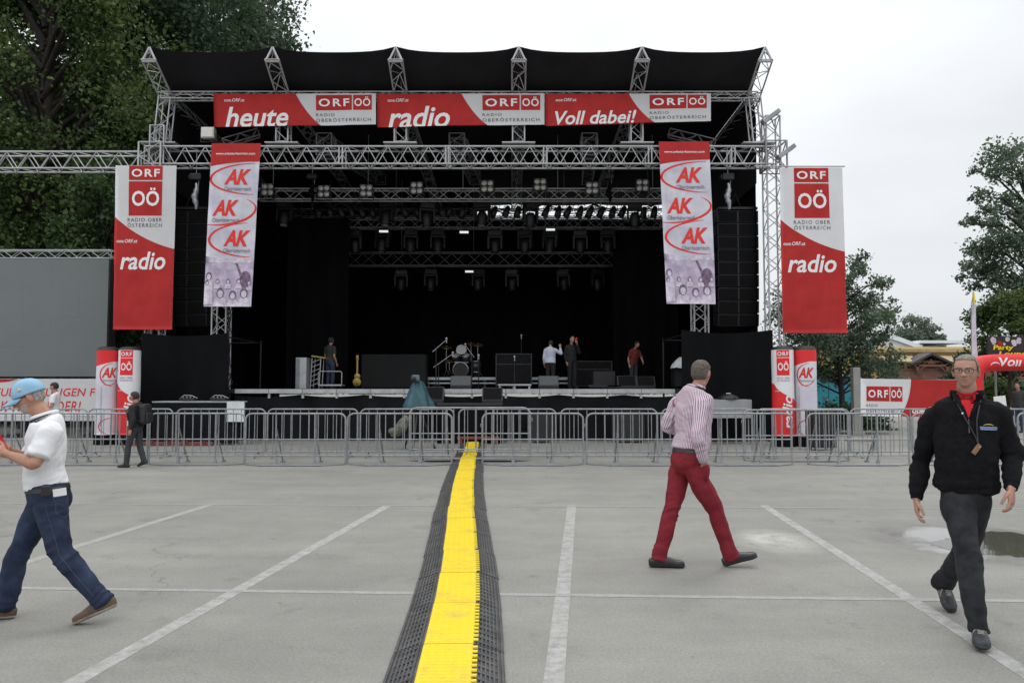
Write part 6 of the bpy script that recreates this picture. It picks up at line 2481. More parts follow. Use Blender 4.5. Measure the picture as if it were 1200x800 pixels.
# red inflatable arch, party sign, beach flag
def arch():
    d = 28
    A = at(1133, 424, d)
    e = empty('inflatable_arch', (A.x + 3, d, 0), 'red inflatable arch reading Voll dabei! at the right picture edge', 'inflatable arch')
    rr = 0.30
    L_ = 6.0
    mb = MB()
    zc = at(1170, 425, d).z
    pts = [V((A.x + 0.25, d, 0)), V((A.x + 0.22, d, zc * 0.45)), V((A.x + 0.22, d, zc - 0.55)), V((A.x + 0.30, d, zc - 0.22)), V((A.x + 0.55, d, zc - 0.03)), V((A.x + 0.9, d, zc))]
    pts += [V((A.x + 0.9 + (L_ - 1.8) * k / 6, d, zc + 0.02 * math.sin(k))) for k in range(1, 7)]
    pts += [V((A.x + L_ - 0.5, d, zc - 0.04)), V((A.x + L_ - 0.25, d, zc - 0.25)), V((A.x + L_ - 0.2, d, zc - 0.6)), V((A.x + L_ - 0.2, d, 0))]
    mb.path(pts, rr, 22, 0)
    mb.build('tube', M['nylon_red'], e)

    def fn(u, v, off):
        a = v / rr
        return V((A.x + 0.55 + u, d - (rr + off) * math.cos(a), zc + (rr + off) * math.sin(a)))
    pr = Print(fn, 0.06, 0.004)
    pr.text('Voll dabei!', (0.42, -0.13, 2.57, 0.20), LT, 1, 0.02, 0.22)
    pr.arc(0.28, -0.10, 0.16, 0.10, 20, 200, 0.01, 0.04, LT, 1)
    pr.mb.build('print', prmats(), e)
    mb = MB()
    for x in (A.x + 0.25, A.x + L_ - 0.2):
        mb.lathe((x, d, 0), [(0.36, 0.0), (0.36, 0.12), (0.31, 0.18), (0, 0.18)], 20)
    mb.build('ballast', M['blackcloth'], e)


arch()


def party_sign():
    d = 28.9
    TL, BR = at(1158, 394, d), at(1222, 418, d)
    e = empty('party_sign', ((TL.x + BR.x) / 2, d, 0), 'black sign with yellow lettering and pale figures above the red arch', 'sign')
    W, H = BR.x - TL.x, TL.z - BR.z
    mb = MB()
    mb.box(((TL.x + BR.x) / 2, d + 0.06, (TL.z + BR.z) / 2), (W, 0.08, H), 0, None, 0.01)
    mb.build('panel', M['p_black'], e)

    def fn(u, v, off):
        return V((TL.x + u, d + 0.018 - off, BR.z + v))
    pr = Print(fn, 0.5, 0.003)
    bx_ = (0, 0, W, H)
    pr.text('Party', (W * 0.09, H * 0.28, W * 0.47, H * 0.58), YL, 2, 0.03, 0.12, clip=bx_)
    pr.text('Lounge', (W * 0.19, -H * 0.02, W * 0.80, H * 0.27), YL, 2, 0.03, 0.12, clip=bx_)
    rr = random.Random(4)
    for (cx, cy, s, c) in ((0.10, 0.80, 0.13, ML), (0.22, 0.66, 0.10, RD), (0.36, 0.86, 0.10, ML), (0.48, 0.70, 0.12, WH), (0.57, 0.76, 0.12, ML), (0.74, 0.70, 0.13, MV), (0.88, 0.8, 0.12, RD), (0.30, 0.62, 0.05, WH)):
        pts = [(W * cx + W * s * (0.6 + 0.4 * rr.random()) * 0.55 * math.cos(a), H * cy + H * s * 1.7 * (0.6 + 0.4 * rr.random()) * math.sin(a)) for a in [k * 0.628 for k in range(10)]]
        pr.poly(pts, c, 1, bx_)
    pr.mb.build('print', prmats(), e)
    mb = MB()
    for x in (TL.x + 0.3, BR.x - 0.3):
        mb.tube((x, d + 0.14, 0), (x, d + 0.14, TL.z), 0.04, 8)
    mb.build('post', M['galv'], e)


party_sign()


def beach_flag():
    d = 29
    B = at(1142, 480, d)
    x0 = B.x
    e = empty('beach_flag', (x0, d, 0), 'tall slim pale beach flag on a pole beside the red arch', 'flag')
    mb = MB()
    zt = at(1145, 342, d).z
    mb.path([(x0 - 0.06, d, 0), (x0 - 0.05, d, zt * 0.5), (x0 + 0.0, d, zt * 0.9), (x0 + 0.10, d, zt)], 0.016, 7, 0, radii=[0.02, 0.018, 0.012, 0.008])
    mb.build('pole', M['alu_dull'], e)
    mb = MB()
    vs, fs, mi = [], [], []
    n_ = 24
    z0 = at(1142, 420, d).z
    for i in range(n_ + 1):
        t = i / n_
        z = z0 + (zt - z0) * t
        wd = 0.23 * (1 - 0.55 * t ** 2)
        s = 0.05 * math.sin(t * 5)
        vs += [(x0 - 0.045 + 0.05 * t + 0.06 * t * t, d, z), (x0 - 0.045 + 0.05 * t + wd * 0.5, d - 0.03 + s, z), (x0 - 0.045 + 0.05 * t + wd, d + s, z)]
    for i in range(n_):
        for k in range(2):
            mb.add([vs[i * 3 + k], vs[i * 3 + k + 1], vs[i * 3 + 3 + k + 1], vs[i * 3 + 3 + k]], [(0, 1, 2, 3)], 1 if i > n_ * 0.82 else 0, True)
    mb.build('cloth', [M['p_lav'], M['p_yellow']], e)


beach_flag()
# pale fence with tarpaulin and small stall far right
e = empty('tarpaulin_fence', (bx(1180, 34), 34, 0), 'low pinkish tarpaulin fence under the red arch at the right', 'fence')
mb = MB()
mb.box((bx(1165, 34), 34, 0.72), (bx(1230, 34) - bx(1100, 34), 0.03, 1.3))
mb.build('tarpaulin', pm('pale_pink_tarpaulin', (0.40, 0.36, 0.38), 0.8, 0, 0.12, 2), e)
mb = MB()
for k in range(6):
    x = bx(1100 + 26 * k, 34)
    mb.tube((x, 33.95, 0), (x, 33.95, 1.5), 0.025, 7)
mb.build('post', M['galv'], e)
e = empty('white_board', (bx(1170, 27), 27, 0), 'small white board standing right of the man in the black fleece', 'sign board')
mb = MB()
q = at(1172, 472, 27)
mb.box(q, (0.40, 0.04, 0.46), 0, Matrix.Rotation(R(-6), 3, 'Y'), 0.01)
mb.build('panel', M['white'], e)
mb = MB()
mb.tube((q.x - 0.12, 27.05, 0), (q.x - 0.12, 27.05, q.z), 0.018, 6)
mb.tube((q.x + 0.12, 27.05, 0), (q.x + 0.12, 27.05, q.z), 0.018, 6)
mb.build('post', M['galv'], e)
# grey bench-like frame behind the right barriers
e = empty('low_bench', (bx(1010, 19.5), 19.5, 0), 'low grey bench behind the barriers left of the fence banner', 'bench')
q = at(1012, 526, 19.2)
mb = MB()
mb.box((q.x, 19.3, 0.30), (0.72, 0.3, 0.07), 0, None, 0.015)
mb.build('seat', M['galv_plate'], e)
for s in (-0.3, 0.3):
    mb = MB()
    mb.tube((q.x + s, 19.22, 0), (q.x + s, 19.3, 0.27), 0.02, 7)
    mb.tube((q.x + s, 19.38, 0), (q.x + s, 19.3, 0.27), 0.02, 7)
    mb.build('leg', M['galv'], e)
# ================================================================== PEOPLE
def catmull(P, sub):
    out = []
    n = len(P)
    for i in range(n - 1):
        p0, p1, p2, p3 = P[max(0, i - 1)], P[i], P[i + 1], P[min(n - 1, i + 2)]
        for k in range(sub):
            t = k / sub
            out.append(0.5 * ((2 * p1) + (-p0 + p2) * t + (2 * p0 - 5 * p1 + 4 * p2 - p3) * t * t + (-p0 + 3 * p1 - 3 * p2 + p3) * t ** 3))
    out.append(P[-1])
    return out


def loft(mb, keys, side, n=20, sub=4, mi=0, round0=0.6, round1=0.6, sq=2.0):
    """closed limb through keys (pos, half width along side, half depth); side = Vector or list of Vectors"""
    A = [np.array((*k[0], k[1], k[2])) for k in keys]
    S = [np.array(tuple(s)) for s in side] if isinstance(side, list) else [np.array(tuple(side))] * len(keys)
    A = catmull(A, sub)
    S = catmull(S, sub)
    # rounded ends
    rows = []
    pts = [V(a[:3]) for a in A]
    t0 = (pts[0] - pts[1]).normalized()
    t1 = (pts[-1] - pts[-2]).normalized()
    for i, a in enumerate(A):
        p = pts[i]
        t = (pts[min(i + 1, len(pts) - 1)] - pts[max(i - 1, 0)]).normalized()
        s = V(S[i])
        s = (s - t * s.dot(t)).normalized()
        f = t.cross(s)
        rows.append((p, s, f, max(a[3], 1e-3), max(a[4], 1e-3)))
    pre, post = [], []
    if round0:
        p, s, f, w_, d_ = rows[0]
        m_ = min(w_, d_) * round0
        pre = [(p + t0 * m_ * q, s, f, w_ * c, d_ * c) for q, c in ((0.95, 0.35), (0.75, 0.68), (0.4, 0.92))]
    if round1:
        p, s, f, w_, d_ = rows[-1]
        m_ = min(w_, d_) * round1
        post = [(p + t1 * m_ * q, s, f, w_ * c, d_ * c) for q, c in ((0.4, 0.92), (0.75, 0.68), (0.95, 0.35))]
    rows = pre + rows + post
    vs = []
    for p, s, f, w_, d_ in rows:
        for i in range(n):
            an = 2 * math.pi * i / n
            c, sn = math.cos(an), math.sin(an)
            if sq != 2.0:
                c = math.copysign(abs(c) ** (2 / sq), c)
                sn = math.copysign(abs(sn) ** (2 / sq), sn)
            vs.append(p + s * (w_ * c) + f * (d_ * sn))
    m = len(rows)
    fs = [(j * n + i, j * n + (i + 1) % n, (j + 1) * n + (i + 1) % n, (j + 1) * n + i) for j in range(m - 1) for i in range(n)]
    fs += [list(range(n))[::-1], list(range((m - 1) * n, m * n))]
    mb.add(vs, fs, mi, True)


def remeshed(mb, voxel, smooth=3, fac=0.5):
    """fuse overlapping closed pieces into one continuous skin"""
    me = bpy.data.meshes.new('tmp')
    me.from_pydata(mb.v, [], mb.f)
    ob = bpy.data.objects.new('tmp', me)
    COL.objects.link(ob)
    bmx = bmesh.new()
    bmx.from_mesh(me)
    bmesh.ops.recalc_face_normals(bmx, faces=bmx.faces[:])
    bmx.to_mesh(me)
    bmx.free()
    md = ob.modifiers.new('r', 'REMESH')
    md.mode = 'VOXEL'
    md.voxel_size = voxel
    md.use_smooth_shade = True
    if smooth:
        sm = ob.modifiers.new('s', 'SMOOTH')
        sm.factor = fac
        sm.iterations = smooth
    dg = bpy.context.evaluated_depsgraph_get()
    out = bpy.data.meshes.new_from_object(ob.evaluated_get(dg))
    bpy.data.objects.remove(ob)
    bpy.data.meshes.remove(me)
    return out


def displace(me, fn):
    """move vertices along their normals by fn(co, normal)"""
    n = len(me.vertices)
    co = np.empty(n * 3)
    no = np.empty(n * 3)
    me.vertices.foreach_get('co', co)
    me.vertices.foreach_get('normal', no)
    co = co.reshape(-1, 3)
    no = no.reshape(-1, 3)
    d = np.array([fn(V(co[i]), V(no[i])) for i in range(n)])
    co = co + no * d[:, None]
    me.vertices.foreach_set('co', co.ravel())
    me.update()


def finish(me, name, mats, parent, loc):
    """world-space mesh -> object under parent"""
    me.name = name
    me.transform(Matrix.Translation(-loc))
    ix = np.zeros(len(me.polygons), dtype=np.int32)
    if isinstance(mats, list):
        me.polygons.foreach_get('material_index', ix)
    me.materials.clear()
    for m in (mats if isinstance(mats, list) else [mats]):
        me.materials.append(m)
    me.polygons.foreach_set('material_index', ix)
    me.polygons.foreach_set('use_smooth', [True] * len(me.polygons))
    o = bpy.data.objects.new(name, me)
    COL.objects.link(o)
    o.parent = parent
    return o


def sstep(a, b, x):
    t = max(0.0, min(1.0, (x - a) / (b - a)))
    return t * t * (3 - 2 * t)


def head_point(u, v, grow=0.0, feat=1.0):
    """u = longitude (0 = face), v = polar (0 top .. pi bottom); local x right, y face, z up; head height 0.236"""
    x, y, z = math.sin(v) * math.sin(u), math.sin(v) * math.cos(u), math.cos(v)
    zn = z
    zz = 0.118 * zn
    ring = (1 - abs(zn) ** 2.5) ** (1 / 2.35) if abs(zn) < 1 else 0
    lx, ly = math.sin(u), math.cos(u)
    wx = 0.0755
    if zn < 0.05:
        wx *= 1 - 0.30 * sstep(0.05, -0.95, zn)
    if zn > 0.35:
        wx *= 1 + 0.02
    f = 0.094 if ly > 0 else 0.098
    if ly > 0:
        if zn < -0.35:
            f *= 1 + 0.02 * sstep(-0.35, -0.9, zn)
        if zn > 0.25:
            f *= 1 - 0.06 * sstep(0.25, 0.8, zn)
    else:
        if zn < -0.05:
            f *= 1 - 0.42 * sstep(-0.05, -0.9, zn)
        else:
            f *= 1 + 0.06 * sstep(0.0, 0.4, zn)
    # flatter cheeks / forehead: superellipse in plan
    e = 2.25
    k = (abs(lx) ** e + abs(ly) ** e) ** (-1 / e)
    p = V((lx * k * wx * ring, ly * k * f * ring, zz))
    if feat and ly > 0:
        X, Z = p.x, p.z
        g = lambda cx, cz, sx, sz: math.exp(-((X - cx) / sx) ** 2 - ((Z - cz) / sz) ** 2)
        b = 0.0
        # nose: bridge to tip, nostril wings
        nz_ = sstep(0.030, -0.026, Z) * (1 - sstep(-0.026, -0.040, Z))
        b += feat * 0.031 * nz_ ** 1.0 * math.exp(-(X / (0.0095 + 0.006 * nz_)) ** 2)
        b += 0.008 * (g(-0.013, -0.028, 0.007, 0.008) + g(0.013, -0.028, 0.007, 0.008))
        # sockets, brow, cheeks
        b -= 0.0155 * (g(-0.031, 0.010, 0.017, 0.012) + g(0.031, 0.010, 0.017, 0.012))
        b += 0.0065 * (g(-0.028, 0.030, 0.022, 0.009) + g(0.028, 0.030, 0.022, 0.009))
        b += 0.004 * g(0, -0.085, 0.05, 0.02)
        b += 0.005 * (g(-0.045, -0.016, 0.016, 0.018) + g(0.045, -0.016, 0.016, 0.018))
        b -= 0.004 * (g(-0.042, -0.052, 0.013, 0.02) + g(0.042, -0.052, 0.013, 0.02))
        # nasolabial crease, lips, chin
        b -= 0.0028 * (g(-0.027, -0.044, 0.004, 0.014) + g(0.027, -0.044, 0.004, 0.014))
        b += 0.0045 * g(0, -0.052, 0.026, 0.006) + 0.0042 * g(0, -0.066, 0.022, 0.006)
        b -= 0.0075 * g(0, -0.0588, 0.025, 0.0030)
        b -= 0.0040 * g(0, -0.078, 0.02, 0.006)
        b += 0.0075 * g(0, -0.098, 0.020, 0.014)
        p.y += b * (0.3 + 0.7 * min(1, p.y / 0.06)) if p.y > 0 else 0
    if grow:
        p += p.normalized() * grow
    return p


def head_frame(c, face, up):
    F = V(face).normalized()
    U = V(up)
    U = (U - F * U.dot(F)).normalized()
    X = F.cross(U)
    m = Matrix((X, F, U)).transposed()
    return lambda p: c + m @ p, m


def add_head(mb, c, face, up, s=1.0):
    T, m = head_frame(c, face, up)
    nu, nv = 64, 52
    vs = []
    for j in range(nv + 1):
        for i in range(nu):
            vs.append(T(head_point(2 * math.pi * i / nu, math.pi * j / nv) * s))
    mb.add(vs, [(j * nu + i, (j + 1) * nu + i, (j + 1) * nu + (i + 1) % nu, j * nu + (i + 1) % nu) for j in range(nv) for i in range(nu)], 0, True)
    for sx in (-1, 1):
        rt = m @ Matrix.Rotation(sx * R(-22), 3, 'Z') @ Matrix.Rotation(R(-12), 3, 'X')
        mb.ball(T(V((sx * 0.079, -0.008, -0.004)) * s), (0.008 * s, 0.020 * s, 0.033 * s), 0, 14, 10, rt)
        mb.ball(T(V((sx * 0.078, -0.004, -0.026)) * s), (0.007 * s, 0.011 * s, 0.012 * s), 0, 10, 8, rt)
        mb.ball(T(V((sx * 0.031, 0.0745, 0.010)) * s), 0.0125 * s, 0, 14, 10)


def hair_shell(name, c, face, up, keep, grow, mat, parent, loc, s=1.0, rough=0.004, seed=0):
    """short hair: outer skin over the kept part of the scalp, with ragged rim"""
    T, m = head_frame(c, face, up)
    nu, nv = 96, 70
    mb = MB()
    grid = {}
    for j in range(nv + 1):
        for i in range(nu):
            u, v = 2 * math.pi * i / nu, math.pi * j / nv
            p = head_point(u, v, 0, 0)
            k = keep(p)
            if k > 0:
                kk = min(1, k)
                d = grow * kk ** 0.5 + rough * kk * noise.noise(p * 60 + V((seed, 0, 0))) + rough * 0.7 * kk * noise.noise(V((p.x * 190, p.y * 190, p.z * 50)))
                grid[(i, j)] = (T((p + p.normalized() * d) * s), T((p - p.normalized() * 0.006) * s))
    ix, vs = {}, []
    for q, (a, b) in grid.items():
        ix[q] = len(vs)
        vs += [a, b]
    fs = []
    for (i, j) in grid:
        q = [(i, j), (i, j + 1), ((i + 1) % nu, j + 1), ((i + 1) % nu, j)]
        if all(x in ix for x in q):
            fs.append([ix[x] for x in q])
            fs.append([ix[x] + 1 for x in q][::-1])
    mb.add(vs, fs, 0, True)
    return mb.build(name, mat, parent)


def add_hand(mb, wrist, d, palm_n, thumb, curl=0.5, s=1.0, spread=0.10):
    """palm, four unequal bent fingers and a thumb; d = pointing direction, palm_n = way the palm faces, thumb = thumb side"""
    d = V(d).normalized()
    t = V(thumb)
    t = (t - d * t.dot(d)).normalized()
    n_ = t.cross(d)
    if n_.dot(V(palm_n)) < 0:
        n_ = -n_
    wrist = V(wrist)
    kn = wrist + d * 0.085 * s
    loft(mb, [(wrist - d * 0.02 * s, 0.027 * s, 0.020 * s), (wrist + d * 0.02 * s, 0.033 * s, 0.019 * s), (wrist + d * 0.055 * s, 0.041 * s, 0.017 * s),
              (kn, 0.042 * s, 0.013 * s)], t, 16, 3)
    for o, ln, r_, k in ((0.031, 0.072, 0.0092, 0), (0.0105, 0.080, 0.0094, 1), (-0.0105, 0.075, 0.0090, 2), (-0.031, 0.058, 0.0080, 3)):
        p = kn + t * o * s - d * 0.012 * s - d * (0.006 if k == 3 else 0) * s
        dd = (d + t * (o / 0.031) * spread).normalized()
        c_ = curl * (1 + 0.15 * k)
        pts = [(p, r_ * s, r_ * s)]
        ang = 0.25 * c_
        for seg, fl in ((0.42, 0.8), (0.33, 1.0), (0.25, 0.7)):
            q = (dd * math.cos(ang) + n_ * math.sin(ang))
            p = p + q * (ln + 0.012) * seg * s
            ang += fl * c_
            pts.append((p, r_ * s * (0.95 if seg > 0.3 else 0.8), r_ * s * (0.95 if seg > 0.3 else 0.8)))
        loft(mb, pts, t, 10, 3)
    p = wrist + d * 0.022 * s + t * 0.026 * s + n_ * 0.004 * s
    q1 = (d * 0.72 + t * 0.62 + n_ * 0.30).normalized()
    q2 = (d * 0.90 + t * 0.22 + n_ * (0.25 + 0.3 * curl)).normalized()
    loft(mb, [(p, 0.014 * s, 0.013 * s), (p + q1 * 0.036 * s, 0.0115 * s, 0.011 * s), (p + q1 * 0.036 * s + q2 * 0.030 * s, 0.0105 * s, 0.010 * s),
              (p + q1 * 0.036 * s + q2 * 0.054 * s, 0.008 * s, 0.0075 * s)], n_, 10, 3)


def fold_fn(amp, seed, pts=(), axis=None, bands=22.0, base=0.4):
    """cloth wrinkles: soft lumps plus uneven creases gathered round the points in pts = [(pos, radius, strength, direction)]"""
    fr = []
    for n_, (p, r_, k, dr) in enumerate(pts):
        a = V((0.3, 0.9, 0.2)) if abs(dr.y) < 0.8 else V((1, 0, 0.2))
        x = dr.cross(a).normalized()
        fr.append((p, r_, k, dr, x, dr.cross(x), 7.3 * n_ + seed))

    def fn(co, no):
        d = amp * 1.1 * noise.noise(co * 5.5 + V((seed, 0, 0))) + amp * 0.45 * noise.noise(co * 15 + V((0, seed, 0)))
        for (p, r_, k, dr, x, y, sd) in fr:
            q = co - p
            w_ = math.exp(-(q.length / r_) ** 2)
            if w_ > 0.03:
                a, b, c = q.dot(dr), q.dot(x), q.dot(y)
                a += 0.35 * b + 0.03 * noise.noise(V((b * 9, c * 9, sd)))
                # stretched noise: short creases, deeper on one flank, none on the other
                r1 = 1 - 2.4 * abs(noise.noise(V((a * 17 + sd, b * 5, c * 5))))
                side = 0.45 + 0.75 * noise.noise(V((b * 7 + sd, c * 7, a * 3)))
                d += amp * k * w_ * r1 * max(0.0, side) * 0.8
        return d
    return fn


def seg_attr(me, segs):
    """stores a running coordinate round the nearest limb: used by woven stripes"""
    n = len(me.vertices)
    co = np.empty(n * 3)
    me.vertices.foreach_get('co', co)
    co = co.reshape(-1, 3)
    best = np.full(n, 1e9)
    val = np.zeros(n)
    for a, b, s, rad, bias in segs:
        a, b = np.array(tuple(a)), np.array(tuple(b))
        ab = b - a
        t = np.clip(((co - a) @ ab) / (ab @ ab), 0, 1)
        q = co - (a + t[:, None] * ab)
        dist = np.linalg.norm(q, axis=1) / rad + bias
        ax = ab / np.linalg.norm(ab)
        s_ = np.array(tuple(s))
        s_ = s_ - ax * (s_ @ ax)
        s_ /= np.linalg.norm(s_)
        f_ = np.cross(ax, s_)
        an = np.arctan2(q @ f_, q @ s_) * rad
        m_ = dist < best
        best[m_] = dist[m_]
        val[m_] = an[m_]
    at_ = me.attributes.new('weave', 'FLOAT', 'POINT')
    at_.data.foreach_set('value', val.astype(np.float32))


M['skin'] = pm('skin', (0.40, 0.225, 0.165), 0.6, 0, 0.16, 22, 0.15, 160, 0.25, hue=(0.47, 0.255, 0.195))
M['skin_tan'] = pm('tanned_skin', (0.38, 0.20, 0.135), 0.6, 0, 0.14, 22, 0.15, 160, 0.25, hue=(0.46, 0.25, 0.18))
M['lip'] = M['lip'] if False else M['lip']
M['lips'] = pm('lips', (0.31, 0.145, 0.115), 0.45, 0, 0.1, 30)
M['stubble'] = pm('stubbled_skin', (0.37, 0.215, 0.165), 0.6, 0, 0.15, 60)
M['greybeard'] = pm('grey_stubble', (0.40, 0.34, 0.31), 0.7, 0, 0.25, 80)
M['eyewhite'] = pm('eye_white', (0.40, 0.36, 0.34), 0.25, 0, 0.05, 10)
M['iris'] = pm('iris', (0.03, 0.025, 0.02), 0.15, 0, 0.1, 10)
M['brow'] = pm('brow_hair', (0.21, 0.13, 0.10), 0.8, 0, 0.3, 80)
M['hair_grey'] = pm('grey_brown_hair', (0.20, 0.165, 0.135), 0.75, 0, 0.45, 60, 0.4, 160, 0.3, hue=(0.30, 0.26, 0.22))
M['hair_brown'] = pm('short_brown_hair', (0.085, 0.065, 0.05), 0.75, 0, 0.4, 60, 0.4, 160, 0.3, hue=(0.16, 0.135, 0.11))
M['hair_silver'] = pm('silver_hair', (0.22, 0.21, 0.20), 0.75, 0, 0.4, 60, 0.4, 160, 0.3, hue=(0.42, 0.41, 0.40))
M['hair_dark'] = pm('dark_hair', (0.022, 0.018, 0.016), 0.7, 0, 0.4, 60, 0.3, 120)
M['fleece'] = pm('black_fleece', (0.008, 0.008, 0.010), 0.95, 0, 0.35, 30, 0.45, 230, 0.15)
M['polo_red'] = pm('red_polo', (0.50, 0.018, 0.026), 0.85, 0, 0.12, 20, 0.15, 200, 0.2)
M['polo_white'] = pm('white_polo', (0.70, 0.70, 0.72), 0.85, 0, 0.05, 6, 0.15, 220, 0.2)
M['trouser_red'] = pm('dark_red_chinos', (0.195, 0.018, 0.028), 0.85, 0, 0.16, 7, 0.2, 200, 0.2)
M['jean_dark'] = pm('black_denim', (0.011, 0.012, 0.015), 0.85, 0, 0.5, 5, 0.25, 200, 0.2, hue=(0.044, 0.046, 0.052))
M['jean_blue'] = pm('dark_blue_denim', (0.014, 0.022, 0.048), 0.85, 0, 0.4, 5, 0.25, 200, 0.2, hue=(0.036, 0.052, 0.096))
M['jean_seam'] = pm('denim_seam', (0.06, 0.07, 0.10), 0.85, 0, 0.3, 20)
M['seam_red'] = pm('dark_red_seam', (0.10, 0.010, 0.016), 0.85, 0, 0.2, 20)
M['leather_dark'] = pm('dark_leather', (0.020, 0.018, 0.020), 0.4, 0, 0.3, 12, 0.15, 60)
M['suede_brown'] = pm('brown_suede', (0.10, 0.066, 0.045), 0.85, 0, 0.3, 14, 0.2, 120)
M['sole'] = pm('rubber_sole', (0.03, 0.03, 0.03), 0.7, 0, 0.3, 20)
M['sole_pale'] = pm('pale_rubber_sole', (0.33, 0.30, 0.25), 0.7, 0, 0.3, 20)
M['shoe_grey'] = pm('grey_sport_shoe', (0.016, 0.019, 0.024), 0.6, 0, 0.5, 14, 0.2, 90, hue=(0.05, 0.055, 0.065))
M['cap_blue'] = pm('light_blue_cap', (0.26, 0.44, 0.60), 0.85, 0, 0.14, 12, 0.15, 160, 0.2)
M['belt'] = pm('belt_leather', (0.013, 0.011, 0.011), 0.45, 0, 0.3, 10)
M['badge'] = pm('tan_badge', (0.22, 0.105, 0.06), 0.5, 0, 0.3, 12)
M['phone_red'] = pm('red_glossy_case', (0.55, 0.012, 0.03), 0.3, 0, 0.1, 5)
M['specs'] = pm('spectacle_frame', (0.02, 0.018, 0.016), 0.3, 0.2, 0.2, 20)
M['paper'] = pm('paper_white', (0.72, 0.72, 0.73), 0.8, 0, 0.05, 10)


def stripe_mat():
    m, t, b = node_mat('striped_shirt')
    N, L = t.nodes.new, t.links.new
    at_ = N('ShaderNodeAttribute')
    at_.attribute_name = 'weave'
    mu = N('ShaderNodeMath')
    mu.operation = 'MULTIPLY'
    mu.inputs[1].default_value = 2 * math.pi / 0.0180
    L(at_.outputs['Fac'], mu.inputs[0])
    sn = N('ShaderNodeMath')
    sn.operation = 'SINE'
    L(mu.outputs[0], sn.inputs[0])
    mr = N('ShaderNodeMapRange')
    mr.inputs['From Min'].default_value = -0.15
    mr.inputs['From Max'].default_value = 0.35
    L(sn.outputs[0], mr.inputs['Value'])
    mx = N('ShaderNodeMix')
    mx.data_type = 'RGBA'
    mx.inputs[6].default_value = (0.62, 0.58, 0.63, 1)
    mx.inputs[7].default_value = (0.31, 0.150, 0.235, 1)
    L(mr.outputs[0], mx.inputs[0])
    L(mx.outputs[2], b.inputs['Base Color'])
    b.inputs['Roughness'].default_value = 0.85
    b.inputs['Specular IOR Level'].default_value = 0.2
    return m


M['stripes'] = stripe_mat()


def shoe(mb, ankle, toe_dir, s=1.0, up=(0, 0, 1), ln=0.285, sporty=False):
    """returns (transform, base) after adding the shoe; sole plane through the foot's own axes"""
    F = V(toe_dir).normalized()
    U = V(up)
    U = (U - F * U.dot(F)).normalized()
    X = F.cross(U)
    m = Matrix((X, F, U)).transposed()
    o = V(ankle) - m @ V((0, 0, 0.085 * s))

    def T(p):
        return o + m @ (V(p) * s)
    k = ln / 0.285
    keys = [(T((0, -0.072 * k, 0.040)), 0.030 * s, 0.036 * s), (T((0, -0.045 * k, 0.045)), 0.038 * s, 0.043 * s), (T((0, 0.02 * k, 0.052)), 0.042 * s, 0.050 * s),
            (T((0.002, 0.08 * k, 0.046)), 0.046 * s, 0.043 * s), (T((0.004, 0.14 * k, 0.036)), 0.050 * s, 0.034 * s), (T((0.003, 0.18 * k, 0.033)), 0.045 * s, 0.031 * s),
            (T((0.0, 0.20 * k, 0.030)), 0.033 * s, 0.026 * s)]
    loft(mb, keys, X, 20, 4, 0, 0.5, 0.5, 2.5)
    loft(mb, [(T((0, -0.02, 0.05)), 0.040 * s, 0.046 * s), (T((0, -0.01, 0.085)), 0.040 * s, 0.047 * s), (T((0, -0.008, 0.108)), 0.041 * s, 0.048 * s)], X, 18, 3, 0, 0.2, 0.2)
    return T, m, o


def on_surface(bvh, org, direction, lift):
    h = bvh.ray_cast(V(org), V(direction).normalized(), 3.0)
    if h[0] is None:
        return V(org) + V(direction).normalized() * 0.5
    n_ = h[1]
    if n_.dot(V(direction)) > 0:
        n_ = -n_
    return h[0] + n_ * lift


